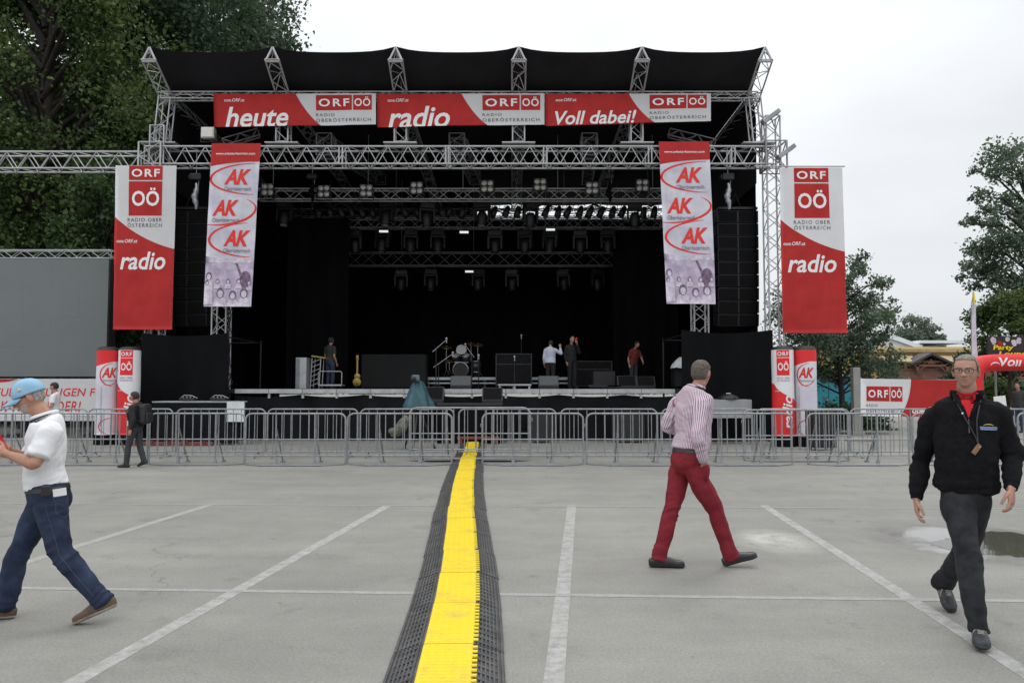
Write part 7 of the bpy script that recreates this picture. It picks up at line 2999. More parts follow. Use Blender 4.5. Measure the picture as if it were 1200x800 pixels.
def build_person(name, label, J, spec):
    """J: joints in world coordinates; spec: materials and options"""
    s = spec.get('s', 1.0)
    vox = spec.get('vox', 0.0045)
    hi = vox < 0.008
    loc = V(J['base'])
    e = empty(name, loc, label, 'person', spec.get('group'))
    P, N_ = V(J['pelvis']), V(J['neck'])
    latP, latC = V(J['latP']).normalized(), V(J['latC']).normalized()
    ax = (N_ - P)
    L_ = ax.length
    u = ax.normalized()
    fw = u.cross(latC).normalized()          # forward when lat points to the person's left... sign fixed below
    if fw.dot(V(J['fwd'])) < 0:
        fw = -fw
    belly = spec.get('belly', 0.0)
    hc = V(J['head'])
    face, hup = V(J['face']), V(J.get('hup', (0, 0, 1)))
    T, hm = head_frame(hc, face, hup)
    hs = spec.get('hs', s)
    if spec.get('ground') is not None:
        for q in ('L', 'R'):
            F = V(J['toe' + q]).normalized()
            U = V(J.get('fup' + q, (0, 0, 1)))
            U = (U - F * U.dot(F)).normalized()
            kl = spec.get('shoe_l', 0.285) / 0.285
            o = V(J['an' + q]) - U * 0.085 * s
            low = min((o + F * y * kl * s).z for y in (-0.075, 0.20))
            J['an' + q] = V(J['an' + q]) - V((0, 0, low - spec['ground']))

    def torso(g, bot=-0.10, top=True):
        k = []
        S = []
        tab = [(-0.10, 0.115, 0.095, -0.01), (0.00, 0.165, 0.120, -0.015), (0.17, 0.158, 0.115, 0.0), (0.36, 0.150, 0.108, 0.012), (0.58, 0.162, 0.115, 0.012), (0.76, 0.172, 0.118, 0.004),
               (0.88, 0.160, 0.100, -0.006), (0.955, 0.110, 0.078, -0.010), (1.0, 0.072, 0.066, -0.006)]
        for t, w_, d_, off in tab:
            if t < bot:
                continue
            b = belly * math.exp(-((t - 0.28) / 0.24) ** 2)
            k.append((P + u * (L_ * t) + fw * (off + b * 0.55) * s, (w_ + b * 0.35) * s + g, (d_ + b * 0.55) * s + g))
            S.append(latP.lerp(latC, max(0, min(1, t))))
        return k, S
    # ---- continuous body
    mb = MB()
    k, S = torso(-0.020 * s, -0.01)
    k = [(a, b - (0.022 * s if i >= len(k) - 3 and i < len(k) - 1 else 0), c) for i, (a, b, c) in enumerate(k)]
    k[0] = (k[0][0] + u * 0.02 * s, k[0][1] * 0.9, k[0][2] * 0.85)
    nb = hc + hm @ V((0, -0.012, -0.075)) * hs
    k += [(N_.lerp(nb, 0.55), 0.058 * s, 0.060 * s), (nb, 0.055 * s, 0.060 * s)]
    S += [hm @ V((1, 0, 0)) * (1 if (hm @ V((1, 0, 0))).dot(latC) > 0 else -1)] * 2
    loft(mb, k, S, 26, 4)
    add_head(mb, hc, face, hup, hs)
    arms = {}
    for q in ('L', 'R'):
        sh, el, wr = V(J['sh' + q]), V(J['el' + q]), V(J['wr' + q])
        inn = N_.lerp(sh, 0.55) - u * 0.05 * s
        bend = (el - sh).cross(wr - el)
        sd = bend.normalized() if bend.length > 1e-4 else fw
        arms[q] = (sh, el, wr, inn, sd)
        loft(mb, [(inn - u * 0.01, 0.040 * s, 0.040 * s), (sh, 0.052 * s, 0.054 * s), (sh.lerp(el, 0.45), 0.046 * s, 0.048 * s), (el, 0.038 * s, 0.039 * s),
                  (el.lerp(wr, 0.3), 0.040 * s, 0.041 * s), (el.lerp(wr, 0.75), 0.031 * s, 0.029 * s), (wr, 0.028 * s, 0.022 * s)], sd, 18, 4)
        h = J.get('hand' + q)
        if h:
            add_hand(mb, wr, h[0], h[1], h[2], h[3], s * 1.0)
    for q in ('L', 'R'):
        hp, kn, an = V(J['hip' + q]), V(J['kn' + q]), V(J['an' + q])
        loft(mb, [(hp.lerp(kn, 0.02), 0.070 * s, 0.075 * s), (hp.lerp(kn, 0.2), 0.072 * s, 0.078 * s), (hp.lerp(kn, 0.6), 0.066 * s, 0.068 * s), (kn, 0.052 * s, 0.055 * s),
                  (kn.lerp(an, 0.3), 0.050 * s, 0.056 * s), (kn.lerp(an, 0.7), 0.038 * s, 0.040 * s), (an, 0.034 * s, 0.038 * s)], latP, 18, 4)
    body = remeshed(mb, vox, 2 if hi else 1, 0.4)
    inv = hm.inverted()
    mats = [spec['skin'], M['lips'], spec.get('beard', M['stubble']), M['eyewhite'], M['iris'], M['brow']]
    idx = np.zeros(len(body.polygons), dtype=np.int32)
    R2_ = (0.17 * hs) ** 2
    for i, pl in enumerate(body.polygons):
        c = pl.center - hc
        if c.length_squared > R2_:
            continue
        q = (inv @ c) / hs
        if q.y < 0.03:
            continue
        if abs(q.x) < 0.026 * (1 - (abs(q.z + 0.0588) / 0.0085) ** 2) and abs(q.z + 0.0588) < 0.0080 and q.y > 0.06:
            idx[i] = 1
        elif -0.118 < q.z < -0.036 and not (abs(q.x) < 0.018 and q.z > -0.043) and q.y > 0.035 and q.z < -0.036 - 0.02 * (1 - min(1, abs(q.x) / 0.06)):
            idx[i] = 2
        for sx in (-1, 1):
            dx, dz = (q.x - sx * 0.031), (q.z - 0.010)
            if (dx / 0.0130) ** 2 + (dz / 0.0046) ** 2 < 1 and q.y > 0.06:
                idx[i] = 4 if dx * dx + dz * dz < 0.0058 ** 2 else 3
            if abs(dx) < 0.019 and abs(dz - 0.0205 + 12 * dx * dx) < 0.0026 and q.y > 0.05:
                idx[i] = 5
    body.polygons.foreach_set('material_index', idx)
    bo_ = finish(body, 'body', mats, e, loc)
    # ---- shirt / jacket
    cv = max(vox * 1.35, 0.0065)
    g = spec.get('ease', 0.020) * s
    mb = MB()
    k, S = torso(g, spec.get('hem', -0.02))
    if spec.get('trap', True):
        k = [(a, b + 0.012 * s * (i in (len(k) - 3, len(k) - 2)), c) for i, (a, b, c) in enumerate(k)]
    k = [(a, b + (0.012 * s if i == len(k) - 2 else 0), c + (0.008 * s if i == len(k) - 2 else 0)) for i, (a, b, c) in enumerate(k)]
    k = k[:-1] + [(N_ - u * 0.005, 0.070 * s + g * 0.5, 0.068 * s + g * 0.5)]
    loft(mb, k, S, 28, 4, 0, 0.05, 0.2)
    wr_k = []
    for q in ('L', 'R'):
        sh, el, wr, inn, sd = arms[q]
        rr = spec.get('sleeve_r', 1.0)
        if spec.get('sleeve', 'long') == 'long':
            end = el.lerp(wr, 0.96)
            keys = [(inn, 0.070 * s, 0.070 * s), (sh, 0.068 * s * rr, 0.072 * s * rr), (sh.lerp(el, 0.45), 0.062 * s * rr, 0.066 * s * rr), (el, 0.055 * s * rr, 0.057 * s * rr),
                    (el.lerp(wr, 0.45), 0.051 * s * rr, 0.052 * s * rr), (el.lerp(wr, 0.85), 0.043 * s * rr, 0.041 * s * rr), (end, 0.036 * s, 0.034 * s)]
        else:
            keys = [(inn, 0.070 * s, 0.070 * s), (sh, 0.070 * s * rr, 0.072 * s * rr), (sh.lerp(el, 0.4), 0.068 * s * rr, 0.072 * s * rr), (sh.lerp(el, spec.get('short', 0.72)), 0.067 * s * rr, 0.074 * s * rr)]
        loft(mb, keys, sd, 20, 4, 0, 0.6, 0.08)
        wr_k += [(el, 0.13 * s, 1.5, (wr - sh).normalized()), (sh, 0.12 * s, 0.8, (el - sh).normalized()), (el.lerp(wr, 0.8), 0.09 * s, 1.1, (wr - el).normalized())]
    wr_k += [(P + u * L_ * 0.2 + fw * 0.08, 0.20 * s, 1.1, u), (P + u * L_ * 0.2 - fw * 0.1, 0.20 * s, 1.2, (u + latP * 0.4).normalized()),
             (P + u * L_ * 0.6 - fw * 0.1, 0.22 * s, 0.7, (u * 0.5 + latP).normalized())]
    top = remeshed(mb, cv, 3, 0.5)
    if hi:
        displace(top, fold_fn(spec.get('fold', 0.007) * s, spec.get('seed', 1.0), wr_k))
    if spec.get('weave'):
        segs = [(P - u * 0.1, N_, latP, 0.165 * s, 0.0)]
        for q in ('L', 'R'):
            sh, el, wr, inn, sd = arms[q]
            segs += [(sh, el, sd, 0.066 * s, 0.12), (el, wr, sd, 0.055 * s, 0.0)]
        seg_attr(top, segs)
    top_o = finish(top, spec.get('top_name', 'shirt'), spec['top'], e, loc)
    bvh_top = BVHTree.FromPolygons([tuple(q.co + loc) for q in top.vertices], [tuple(p.vertices) for p in top.polygons]) if hi else None
    # ---- trousers
    gt = spec.get('ease_t', 0.012) * s
    mb = MB()
    kk, SS = torso(gt * 0.8)
    kk, SS = kk[:4], SS[:4]
    kk[3] = (kk[2][0].lerp(kk[3][0], 0.55), kk[3][1] - 0.022 * s, kk[3][2] - 0.022 * s)
    kk[2] = (kk[2][0], kk[2][1] - 0.004 * s, kk[2][2] - 0.004 * s)
    kk[0] = (kk[0][0] + u * 0.01, kk[0][1] * 1.05, kk[0][2] * 1.05)
    loft(mb, kk, SS, 26, 4, 0, 0.7, 0.05)
    if 'pocket' in J:
        mb.ball(V(J['pocket']), (0.058 * s, 0.066 * s, 0.095 * s), 0)
    tk = []
    for q in ('L', 'R'):
        hp, kn, an = V(J['hip' + q]), V(J['kn' + q]), V(J['an' + q])
        hem = an.lerp(kn, spec.get('hem_t', -0.06))
        w_ = spec.get('leg_w', 1.0)
        loft(mb, [(hp.lerp(P, 0.25) + u * 0.06 * s, 0.094 * s, 0.100 * s), (hp.lerp(kn, 0.2), 0.093 * s * w_, 0.098 * s * w_), (hp.lerp(kn, 0.6), 0.081 * s * w_, 0.084 * s * w_),
                  (kn, 0.070 * s * w_, 0.073 * s * w_), (kn.lerp(an, 0.35), 0.068 * s * w_, 0.073 * s * w_), (kn.lerp(an, 0.75), 0.062 * s * w_, 0.066 * s * w_), (hem, 0.062 * s * w_, 0.068 * s * w_)],
             latP, 22, 4, 0, 0.6, 0.06)
        lv = (an - kn).normalized()
        tv = (kn - hp).normalized()
        tk += [(kn, 0.13 * s, 1.6, (lv + tv).normalized()), (kn.lerp(hem, 0.92), 0.11 * s, 2.0, lv), (hp.lerp(kn, 0.12), 0.15 * s, 1.2, (tv + latP * 0.5).normalized()), (kn.lerp(an, 0.45), 0.10 * s, 0.8, lv)]
    tr = remeshed(mb, cv, 3, 0.5)
    if hi:
        displace(tr, fold_fn(spec.get('fold_t', 0.006) * s, spec.get('seed', 1.0) + 5, tk))
    finish(tr, 'trousers', spec['legs'], e, loc)
    bvt = BVHTree.FromPolygons([tuple(q.co + loc) for q in tr.vertices], [tuple(p.vertices) for p in tr.polygons]) if hi else None
    if hi and spec.get('seam'):
        # outer and back seams, belt loops and a hip pocket worked on the cloth
        for q, sg in (('L', -1), ('R', 1)):
            hp, kn, an = V(J['hip' + q]), V(J['kn' + q]), V(J['an' + q])
            side = latP * (1 if (hp - P).dot(latP) > 0 else -1)
            fwt = u.cross(latP).normalized()
            if fwt.dot(fw) < 0:
                fwt = -fwt
            smb = MB()
            for dr in (side, (side * 0.15 - fwt).normalized()):
                pts = []
                for i in range(24):
                    t = 0.04 + 0.90 * i / 23
                    c = hp.lerp(kn, t * 2) if t < 0.5 else kn.lerp(an, t * 2 - 1)
                    pts.append(on_surface(bvt, c + dr * 0.35, -dr, 0.0004))
                if dr is side or spec.get('back_seam'):
                    smb.path(pts, 0.0022, 5)
            smb.build('seam', spec['seam'], e)
            pb = (-fwt + side * 0.35).normalized()
            c0 = P + side * 0.085 * s - u * 0.02 * s
            mbp = MB()
            if spec.get('welt'):
                mbp.path([on_surface(bvt, c0 + side * x + u * 0.045 + pb * 0.4, -pb, 0.0005) for x in (-0.055, -0.03, 0, 0.03, 0.055)], 0.0035, 6)
            else:
                ring = [(-0.062, 0.05), (0.062, 0.05), (0.062, -0.06), (0.0, -0.095), (-0.062, -0.06), (-0.062, 0.05)]
                pp = []
                for (x0, z0), (x1, z1) in zip(ring[:-1], ring[1:]):
                    for i in range(6):
                        k_ = i / 6
                        pp.append(on_surface(bvt, c0 + side * (x0 + (x1 - x0) * k_) + u * (z0 + (z1 - z0) * k_) + pb * 0.4, -pb, 0.0005))
                mbp.path(pp, 0.0022, 5, 0, True)
            mbp.build('hip_pocket', spec['seam'], e)
    # ---- belt, laid round the waist of the trousers
    if spec.get('belt'):
        bt = BVHTree.FromPolygons([tuple(q.co + loc) for q in tr.vertices], [tuple(p.vertices) for p in tr.polygons])
        b2 = BVHTree.FromPolygons([tuple(q.co + loc) for q in top.vertices], [tuple(p.vertices) for p in top.polygons])
        mb = MB()
        c = P + u * (L_ * spec.get('belt_t', 0.16))
        fb = u.cross(latP).normalized()
        ring = []
        for z in (-0.015, 0.015):
            for i in range(48):
                a = 2 * math.pi * i / 48
                d = latP * math.cos(a) + fb * math.sin(a)
                best = None
                for tree_ in (bt,):
                    h = tree_.ray_cast(c + u * z * s + d * 0.5, -d, 0.5)
                    if h[0] is not None:
                        best = h[0]
                ring.append((best if best is not None else c + u * z * s + d * 0.15) + d * 0.005)
        mb.add(ring, [(i, (i + 1) % 48, 48 + (i + 1) % 48, 48 + i) for i in range(48)], 0, True)
        mb.build('belt', M['belt'], e)
    # ---- shoes
    for q in ('L', 'R'):
        mb = MB()
        T2, m2, o2 = shoe(mb, J['an' + q], J['toe' + q], s, J.get('fup' + q, (0, 0, 1)), spec.get('shoe_l', 0.285))
        sm = remeshed(mb, max(cv * 0.75, 0.005), 2, 0.5)
        iv = m2.inverted()
        # flatten the sole
        for vv in sm.vertices:
            p = iv @ (vv.co - o2)
            if p.z < 0.006 * s:
                p.z = 0.004 * s + 0.2 * (p.z - 0.006 * s)
            if p.z < 0.024 * s:
                f_ = 1.05
                p.x *= f_
                p.y = 0.06 * s + (p.y - 0.06 * s) * 1.035
            vv.co = o2 + m2 @ p
        ii = np.zeros(len(sm.polygons), dtype=np.int32)
        for i, pl in enumerate(sm.polygons):
            p = (iv @ (pl.center - o2)) / s
            if p.z < 0.024:
                ii[i] = 1
            elif spec.get('sporty') and 0.0 < p.y < 0.10 and abs(p.x) > 0.02 and abs(math.sin((p.y + p.z) * 75)) > 0.86:
                ii[i] = 2
            elif spec.get('laces') and 0.03 < p.y < 0.12 and abs(p.x) < 0.018 and math.sin(p.y * 420) > 0.2:
                ii[i] = 2
        sm.polygons.foreach_set('material_index', ii)
        finish(sm, 'shoe', [spec['shoe'], spec['sole'], spec.get('shoe_mark', M['sole_pale'])], e, loc)
    # ---- hair
    if 'hair' in spec:
        hair_shell('hair', hc, face, hup, spec['hair_keep'], spec.get('hair_grow', 0.010), spec['hair'], e, loc, hs, spec.get('hair_rough', 0.005), spec.get('seed', 1))
    return e, dict(T=T, hm=hm, u=u, fw=fw, P=P, N=N_, L=L_, latP=latP, latC=latC, bvh=bvh_top, hs=hs, loc=loc, arms=arms, s=s)


# ------------------------------------------------------------------ 1: man in black fleece, right
def man_fleece():
    J = dict(
        base=gnd(1130, 738), pelvis=at(1132, 572, 5.30), neck=at(1133, 465, 5.32),
        head=at(1132, 435.5, 5.27), face=(-0.62, -0.80, -0.03), hup=(0.02, 0, 1),
        latP=(0.95, -0.32, 0), latC=(0.90, -0.44, 0), fwd=(-0.44, -0.90, 0),
        shR=at(1095, 489, 5.42), elR=at(1079, 540, 5.52), wrR=at(1074, 585, 5.44),
        shL=at(1171, 486, 5.24), elL=at(1186, 534, 5.24), wrL=at(1185, 573, 5.07),
        hipR=at(1119, 580, 5.32), knR=at(1135, 654, 5.12), anR=at(1147, 732, 5.04),
        hipL=at(1145, 580, 5.28), knL=at(1130, 647, 5.48), anL=at(1106, 681, 5.84),
        toeR=(-0.40, -0.90, 0.06), toeL=(-0.12, -0.86, -0.50), fupR=(0, 0, 1), fupL=(0.0, -0.45, 0.9))
    J['handR'] = ((-0.02, -0.08, -1), (0.8, 0.45, 0), (-0.35, -0.9, 0), 0.45)
    J['handL'] = ((-0.10, -0.15, -1), (-0.7, 0.5, 0), (-0.75, -0.6, 0), 0.55)

    def keep(p):
        # thin receding hair: sides, back, sparse on top
        hl = 0.075 + 0.25 * max(0, -p.y) * 0
        side = min((abs(p.x) - 0.052) / 0.02, 1) if p.y > 0.0 else 1.0
        k = 0.0
        if p.z > -0.045 and p.y < 0.035 and side > 0 and not (abs(p.x) > 0.06 and p.z < 0.000 and p.y > -0.03):
            k = side
        if p.z > 0.078 and p.y < 0.070:
            k = max(k, 0.55 + 0.3 * noise.noise(p * 50))
        return k
    spec = dict(skin=M['skin'], top=M['fleece'], top_name='fleece_jacket', legs=M['jean_dark'], shoe=M['shoe_grey'], sole=M['sole'], sporty=True, laces=True,
                belly=0.016, ease=0.027, ease_t=0.006, hem=-0.03, hs=0.94, beard=M['stubble'], sleeve_r=1.10, hair=M['hair_grey'], hair_keep=keep, hair_grow=0.006, seed=3.0, fold=0.017, fold_t=0.016, s=1.0, leg_w=1.06, ground=0.0, vox=0.0036, seam=M['jean_seam'])
    e, I = build_person('person', 'man in black fleece over red polo and spectacles walking towards the viewer', J, spec)
    T, hm = I['T'], I['hm']
    # spectacles
    mb = MB()
    for sx in (-1, 1):
        c = V((sx * 0.032, 0.100, 0.008))
        pts = []
        for i in range(20):
            a = 2 * math.pi * i / 20
            x, z = math.cos(a), math.sin(a)
            x = math.copysign(abs(x) ** 0.55, x) * 0.0245
            z = math.copysign(abs(z) ** 0.55, z) * 0.0135
            pts.append(T(c + V((x, -0.006 * (abs(c.x + x) / 0.055) ** 2, z))))
        mb.path(pts, 0.0017, 6, 0, True)
        mb.path([T(c + V((-sx * -0.0235, -0.004, 0.006))), T(V((sx * 0.066, 0.085, 0.014))), T(V((sx * 0.080, 0.040, 0.012))), T(V((sx * 0.081, -0.004, 0.010)))], 0.0022, 6)
        mb.path([T(c + V((x, -0.002, 0.0135))) for x in (-0.022, 0, 0.022)], 0.0027, 6)
    mb.path([T(V((-0.009, 0.100, 0.010))), T(V((0, 0.104, 0.013))), T(V((0.009, 0.100, 0.010)))], 0.002, 6)
    g_ = mb.build('spectacles', M['specs'], e)
    mg, tg, bg_ = node_mat('spectacle_lens')
    bg_.inputs['Base Color'].default_value = (0.85, 0.9, 0.9, 1)
    bg_.inputs['Roughness'].default_value = 0.02
    bg_.inputs['Transmission Weight'].default_value = 1.0
    bg_.inputs['IOR'].default_value = 1.05
    for sx in (-1, 1):
        mb = MB()
        c = V((sx * 0.032, 0.0995, 0.008))
        pts = []
        for i in range(20):
            a = 2 * math.pi * i / 20
            x, z = math.cos(a), math.sin(a)
            x = math.copysign(abs(x) ** 0.55, x) * 0.0235
            z = math.copysign(abs(z) ** 0.55, z) * 0.0128
            pts.append(T(c + V((x, -0.006 * (abs(c.x + x) / 0.055) ** 2, z))))
        mb.add(pts, [list(range(20))], 0)
        mb.build('lens', mg, g_)
    # open collar of the fleece with the red polo in the gap
    N_, u, fw, lat = I['N'], I['u'], I['fw'], I['latC']
    bv = I['bvh']

    def onchest(a, b, lift):
        """a = metres to image right, b = metres below the neck point, on the front of the jacket"""
        o = N_ + I['latC'] * a - V((0, 0, 1)) * b + I['fw'] * 0.6
        return on_surface(bv, o, -I['fw'], lift)
    mb = MB()
    rows = []
    nr, nc = 12, 9
    for j in range(nr + 1):
        b = -0.035 + 0.175 * j / nr
        hw = 0.050 * (1 - (j / nr)) ** 0.8 + 0.004
        rows.append([onchest(-0.004 + hw * (2 * i / nc - 1), b, 0.006) if b > 0.0 else N_ + I['latC'] * (hw * (2 * i / nc - 1)) + I['fw'] * (0.078 - 0.03 * (2 * i / nc - 1) ** 2) - V((0, 0, b)) for i in range(nc + 1)])
    vs = [p for r_ in rows for p in r_]
    mb.add(vs, [(j * (nc + 1) + i, (j + 1) * (nc + 1) + i, (j + 1) * (nc + 1) + i + 1, j * (nc + 1) + i + 1) for j in range(nr) for i in range(nc)], 0, True)
    mb.build('polo_shirt', M['polo_red'], e)
    # collars: bands that stand round the neck and fold open in front
    F2, S2 = I['fw'], I['latC']

    def band(name, mat, rad, z0, z1, a0, a1, flare, drop):
        """strip round the neck from angle a0 to a1 (0 = front), falling by drop towards its front ends"""
        mb = MB()
        rows, n_ = [], 28
        for i in range(n_ + 1):
            an = R(a0 + (a1 - a0) * i / n_)
            fr = max(0.0, math.cos(an)) ** 3
            d = S2 * math.sin(an) + F2 * math.cos(an)
            c0 = N_ + d * (rad + 0.014 * fr) + V((0, 0, z0 - drop * fr))
            c1 = N_ + d * (rad + flare) + V((0, 0, z1 - drop * 0.9 * fr)) + 0.004 * d * noise.noise(V((i * 0.5, z1 * 50, 2)))
            mid = c0.lerp(c1, 0.55) + d * 0.008
            rows.append([c0, mid, c1, c1 - d * 0.009, mid - d * 0.010, c0 - d * 0.010])
        vs = [p for r_ in rows for p in r_]
        m_ = 6
        mb.add(vs, [(i * m_ + k, i * m_ + (k + 1) % m_, (i + 1) * m_ + (k + 1) % m_, (i + 1) * m_ + k) for i in range(n_) for k in range(m_)], 0, True)
        mb.add(rows[0], [list(range(6))], 0)
        mb.add(rows[-1], [list(range(6))[::-1]], 0)
        return mb.build(name, mat, e)
    band('polo_collar', M['polo_red'], 0.068, -0.006, 0.030, 24, 336, 0.005, 0.034)
    band('collar', M['fleece'], 0.088, -0.012, 0.046, 42, 318, 0.012, 0.020)
    for sx in (-1, 1):                       # lapels that run down to the zip
        mb = MB()
        pts = [onchest(-0.004 + sx * 0.004, 0.148, 0.003), onchest(-0.004 + sx * 0.030, 0.085, 0.006), onchest(-0.004 + sx * 0.055, 0.035, 0.008)]
        an = R(sx * 46)
        pts.append(N_ + (S2 * math.sin(an) + F2 * math.cos(an)) * 0.098 + V((0, 0, 0.012)))
        loft(mb, [(p, w_, 0.006) for p, w_ in zip(pts, (0.006, 0.014, 0.020, 0.024))], S2 * 1.0 + V((0, 0, 0.5)) * sx, 12, 4)
        mb.build('lapel', M['fleece'], e)
    mb = MB()
    zp = [onchest(-0.004, 0.15 + 0.03 * i, 0.004) for i in range(4)]
    mb.path(zp, 0.004, 6)
    mb.build('zip', M['jean_seam'], e)
    # lanyard with patches, badge
    mb = MB()
    left = [onchest(-0.072, 0.015, 0.014), onchest(-0.058, 0.06, 0.012), onchest(-0.035, 0.12, 0.010), onchest(-0.005, 0.19, 0.010), onchest(0.030, 0.27, 0.010), onchest(0.040, 0.315, 0.012)]
    right = [onchest(0.070, 0.015, 0.014), onchest(0.055, 0.08, 0.010), onchest(0.040, 0.16, 0.008), onchest(0.038, 0.25, 0.008), onchest(0.040, 0.315, 0.012)]
    for side in (left, right):
        mb.path(side, 0.0055, 6)
    la = mb.build('lanyard', M['belt'], e)
    mb = MB()
    for k_ in range(5):
        a, b = left[0].lerp(left[2], 0.1 + 0.2 * k_), left[0].lerp(left[2], 0.19 + 0.2 * k_)
        sf = I['fw'] * 0.004
        mb.tube(a + sf, b + sf, 0.0062, 6)
    mb.build('print', M['paper'], la)
    mb = MB()
    q = onchest(0.030, 0.345, 0.014)
    rt = Matrix.Rotation(R(38), 3, 'Y')
    mb.box(q, (0.030, 0.012, 0.075), 0, rt, 0.004)
    mb.build('badge', M['badge'], la)
    mb = MB()
    mb.path([onchest(0.045, 0.312, 0.014), onchest(0.048, 0.33, 0.016), onchest(0.040, 0.335, 0.016)], 0.004, 6)
    mb.build('clip', M['chrome'], la)
    # embroidered emblem on the chest
    pr = Print(lambda x, y, off: onchest(0.105 + x, 0.205 - y, 0.003 + off), 0.012, 0.0012)
    pr.text('mmmmmm', (-0.047, -0.006, 0.052, 0.009), 0, 1, 0.03)
    pr.rect(-0.045, -0.012, 0.050, -0.007, 0, 1)
    pr.arc(0.002, 0.010, 0.032, 0.014, 25, 155, 0.002, 0.005, 1, 1)
    pr.mb.build('emblem', [pm('emblem_blue', (0.25, 0.33, 0.55), 0.8), pm('emblem_gold', (0.55, 0.42, 0.10), 0.8)], e)
    # ribbed hem of the fleece
    mb = MB()
    c0, lp, fl = I['P'] - I['u'] * 0.004, I['latP'], I['u'].cross(I['latP'])
    ring = []
    for z in (0.05, 0.035, 0.0, -0.012):
        for i in range(48):
            a = 2 * math.pi * i / 48
            d = lp * math.cos(a) + fl * math.sin(a)
            h = bv.ray_cast(c0 + I['u'] * max(z, 0.012) + V((0, 0, 0.02)), d, 0.6)
            p = h[0] if h[0] is not None else c0 + d * 0.18
            ring.append(p + I['u'] * min(0, z - 0.012) + d * (0.006 if 0 <= z < 0.05 else -0.004))
    mb.add(ring, [(k * 48 + i, k * 48 + (i + 1) % 48, (k + 1) * 48 + (i + 1) % 48, (k + 1) * 48 + i) for k in range(3) for i in range(48)], 0, True)
    mb.build('hem_band', M['fleece'], e)
    # ribbed cuffs
    for q in ('L', 'R'):
        sh, el, wr, inn, sd = I['arms'][q]
        mb = MB()
        d = (wr - el).normalized()
        loft(mb, [(el.lerp(wr, 0.84), 0.040, 0.038), (el.lerp(wr, 0.9), 0.041, 0.039), (el.lerp(wr, 0.985), 0.037, 0.034)], sd, 20, 3, 0, 0.1, 0.1)
        mb.build('cuff', M['fleece'], e)
    return e


man_fleece()


# ------------------------------------------------------------------ 2: man in striped shirt and red trousers
def man_stripes():
    fwd = V((0.78, 0.62, 0))
    lat = V((0.62, -0.78, 0))            # towards his right
    J = dict(
        base=gnd(815, 660), pelvis=at(806, 541, 7.15), neck=at(815, 457, 7.14),
        head=at(821.5, 437.5, 7.15), face=(0.62, 0.78, 0.02), hup=(0, 0, 1),
        latP=(0.45, -0.89, 0), latC=lat, fwd=fwd,
        shR=at(822, 474, 7.01), elR=at(817, 512, 6.90), wrR=at(825, 542, 6.99),
        shL=at(795, 472, 7.29), elL=at(783, 500, 7.36), wrL=at(800, 505, 7.56),
        hipR=at(812, 548, 7.07), knR=at(837, 596, 7.10), anR=at(856, 641, 7.14),
        hipL=at(799, 546, 7.23), knL=at(787, 597, 7.17), anL=at(772, 647.5, 7.12),
        toeR=(0.92, 0.05, 0.24), toeL=(0.97, -0.05, 0.0), fupR=(-0.2, 0, 1), fupL=(0, 0, 1))
    J['handR'] = ((0.05, 0.55, -0.9), (0, 1, 0), (0.8, 0.2, 0.2), 0.3)
    J['pocket'] = at(825, 553, 7.03)
    J['handL'] = ((0.9, 0.3, 0.1), (0, 0, 1), (0, 0.2, 1), 0.8)

    def keep(p):
        # short full hair, open at the face
        if p.y > 0.055 + 0.25 * max(0, p.z - 0.075):
            return 0
        if p.z < -0.052 + 0.0 * p.y:
            return 0
        if abs(p.x) > 0.055 and -0.032 < p.y and p.z < 0.008:
            return 0
        if p.y > 0.02 and p.z < 0.045:
            return 0
        return min(1, (p.z + 0.056) / 0.02)
    spec = dict(skin=M['skin_tan'], top=M['stripes'], top_name='striped_shirt', legs=M['trouser_red'], shoe=M['leather_dark'], sole=M['sole'],
                belly=0.025, ease=0.017, hem=0.10, sleeve_r=1.02, hair=M['hair_brown'], hair_keep=keep, hair_grow=0.006, hair_rough=0.003, seed=6.0, fold=0.016, fold_t=0.013, weave=True, belt=True, belt_t=0.15, leg_w=1.02, shoe_l=0.30, ground=0.0, seam=M['seam_red'], welt=True, back_seam=True)
    e, I = build_person('person', 'man in a striped shirt and dark red trousers walking right, seen from behind', J, spec)
    N_, u, fw = I['N'], I['u'], I['fw']
    mb = MB()
    pts = []
    for i in range(24):
        a = 2 * math.pi * i / 24
        pts.append(N_ + I['latC'] * math.cos(a) * 0.072 + fw * (math.sin(a) * 0.070) + u * (0.026 + 0.012 * -math.sin(a)))
    mb.path(pts, 0.016, 8, 0, True)
    co = mb.build('collar', M['stripes'], e)
    at_ = co.data.attributes.new('weave', 'FLOAT', 'POINT')
    at_.data.foreach_set('value', [0.004 * (i % 9) for i in range(len(co.data.vertices))])
    # dark neck band of the pass he wears
    mb = MB()
    pts = []
    for i in range(24):
        a = 2 * math.pi * i / 24
        pts.append(N_ + I['latC'] * math.cos(a) * 0.080 + fw * (math.sin(a) * 0.078) + u * (0.016 + 0.012 * -math.sin(a)))
    mb.path(pts, 0.007, 6, 0, True)
    mb.build('neck_band', M['jean_dark'], e)
    # hip pocket with pale tag
    P, lp = I['P'], I['latP']
    back = -fw
    return e


man_stripes()


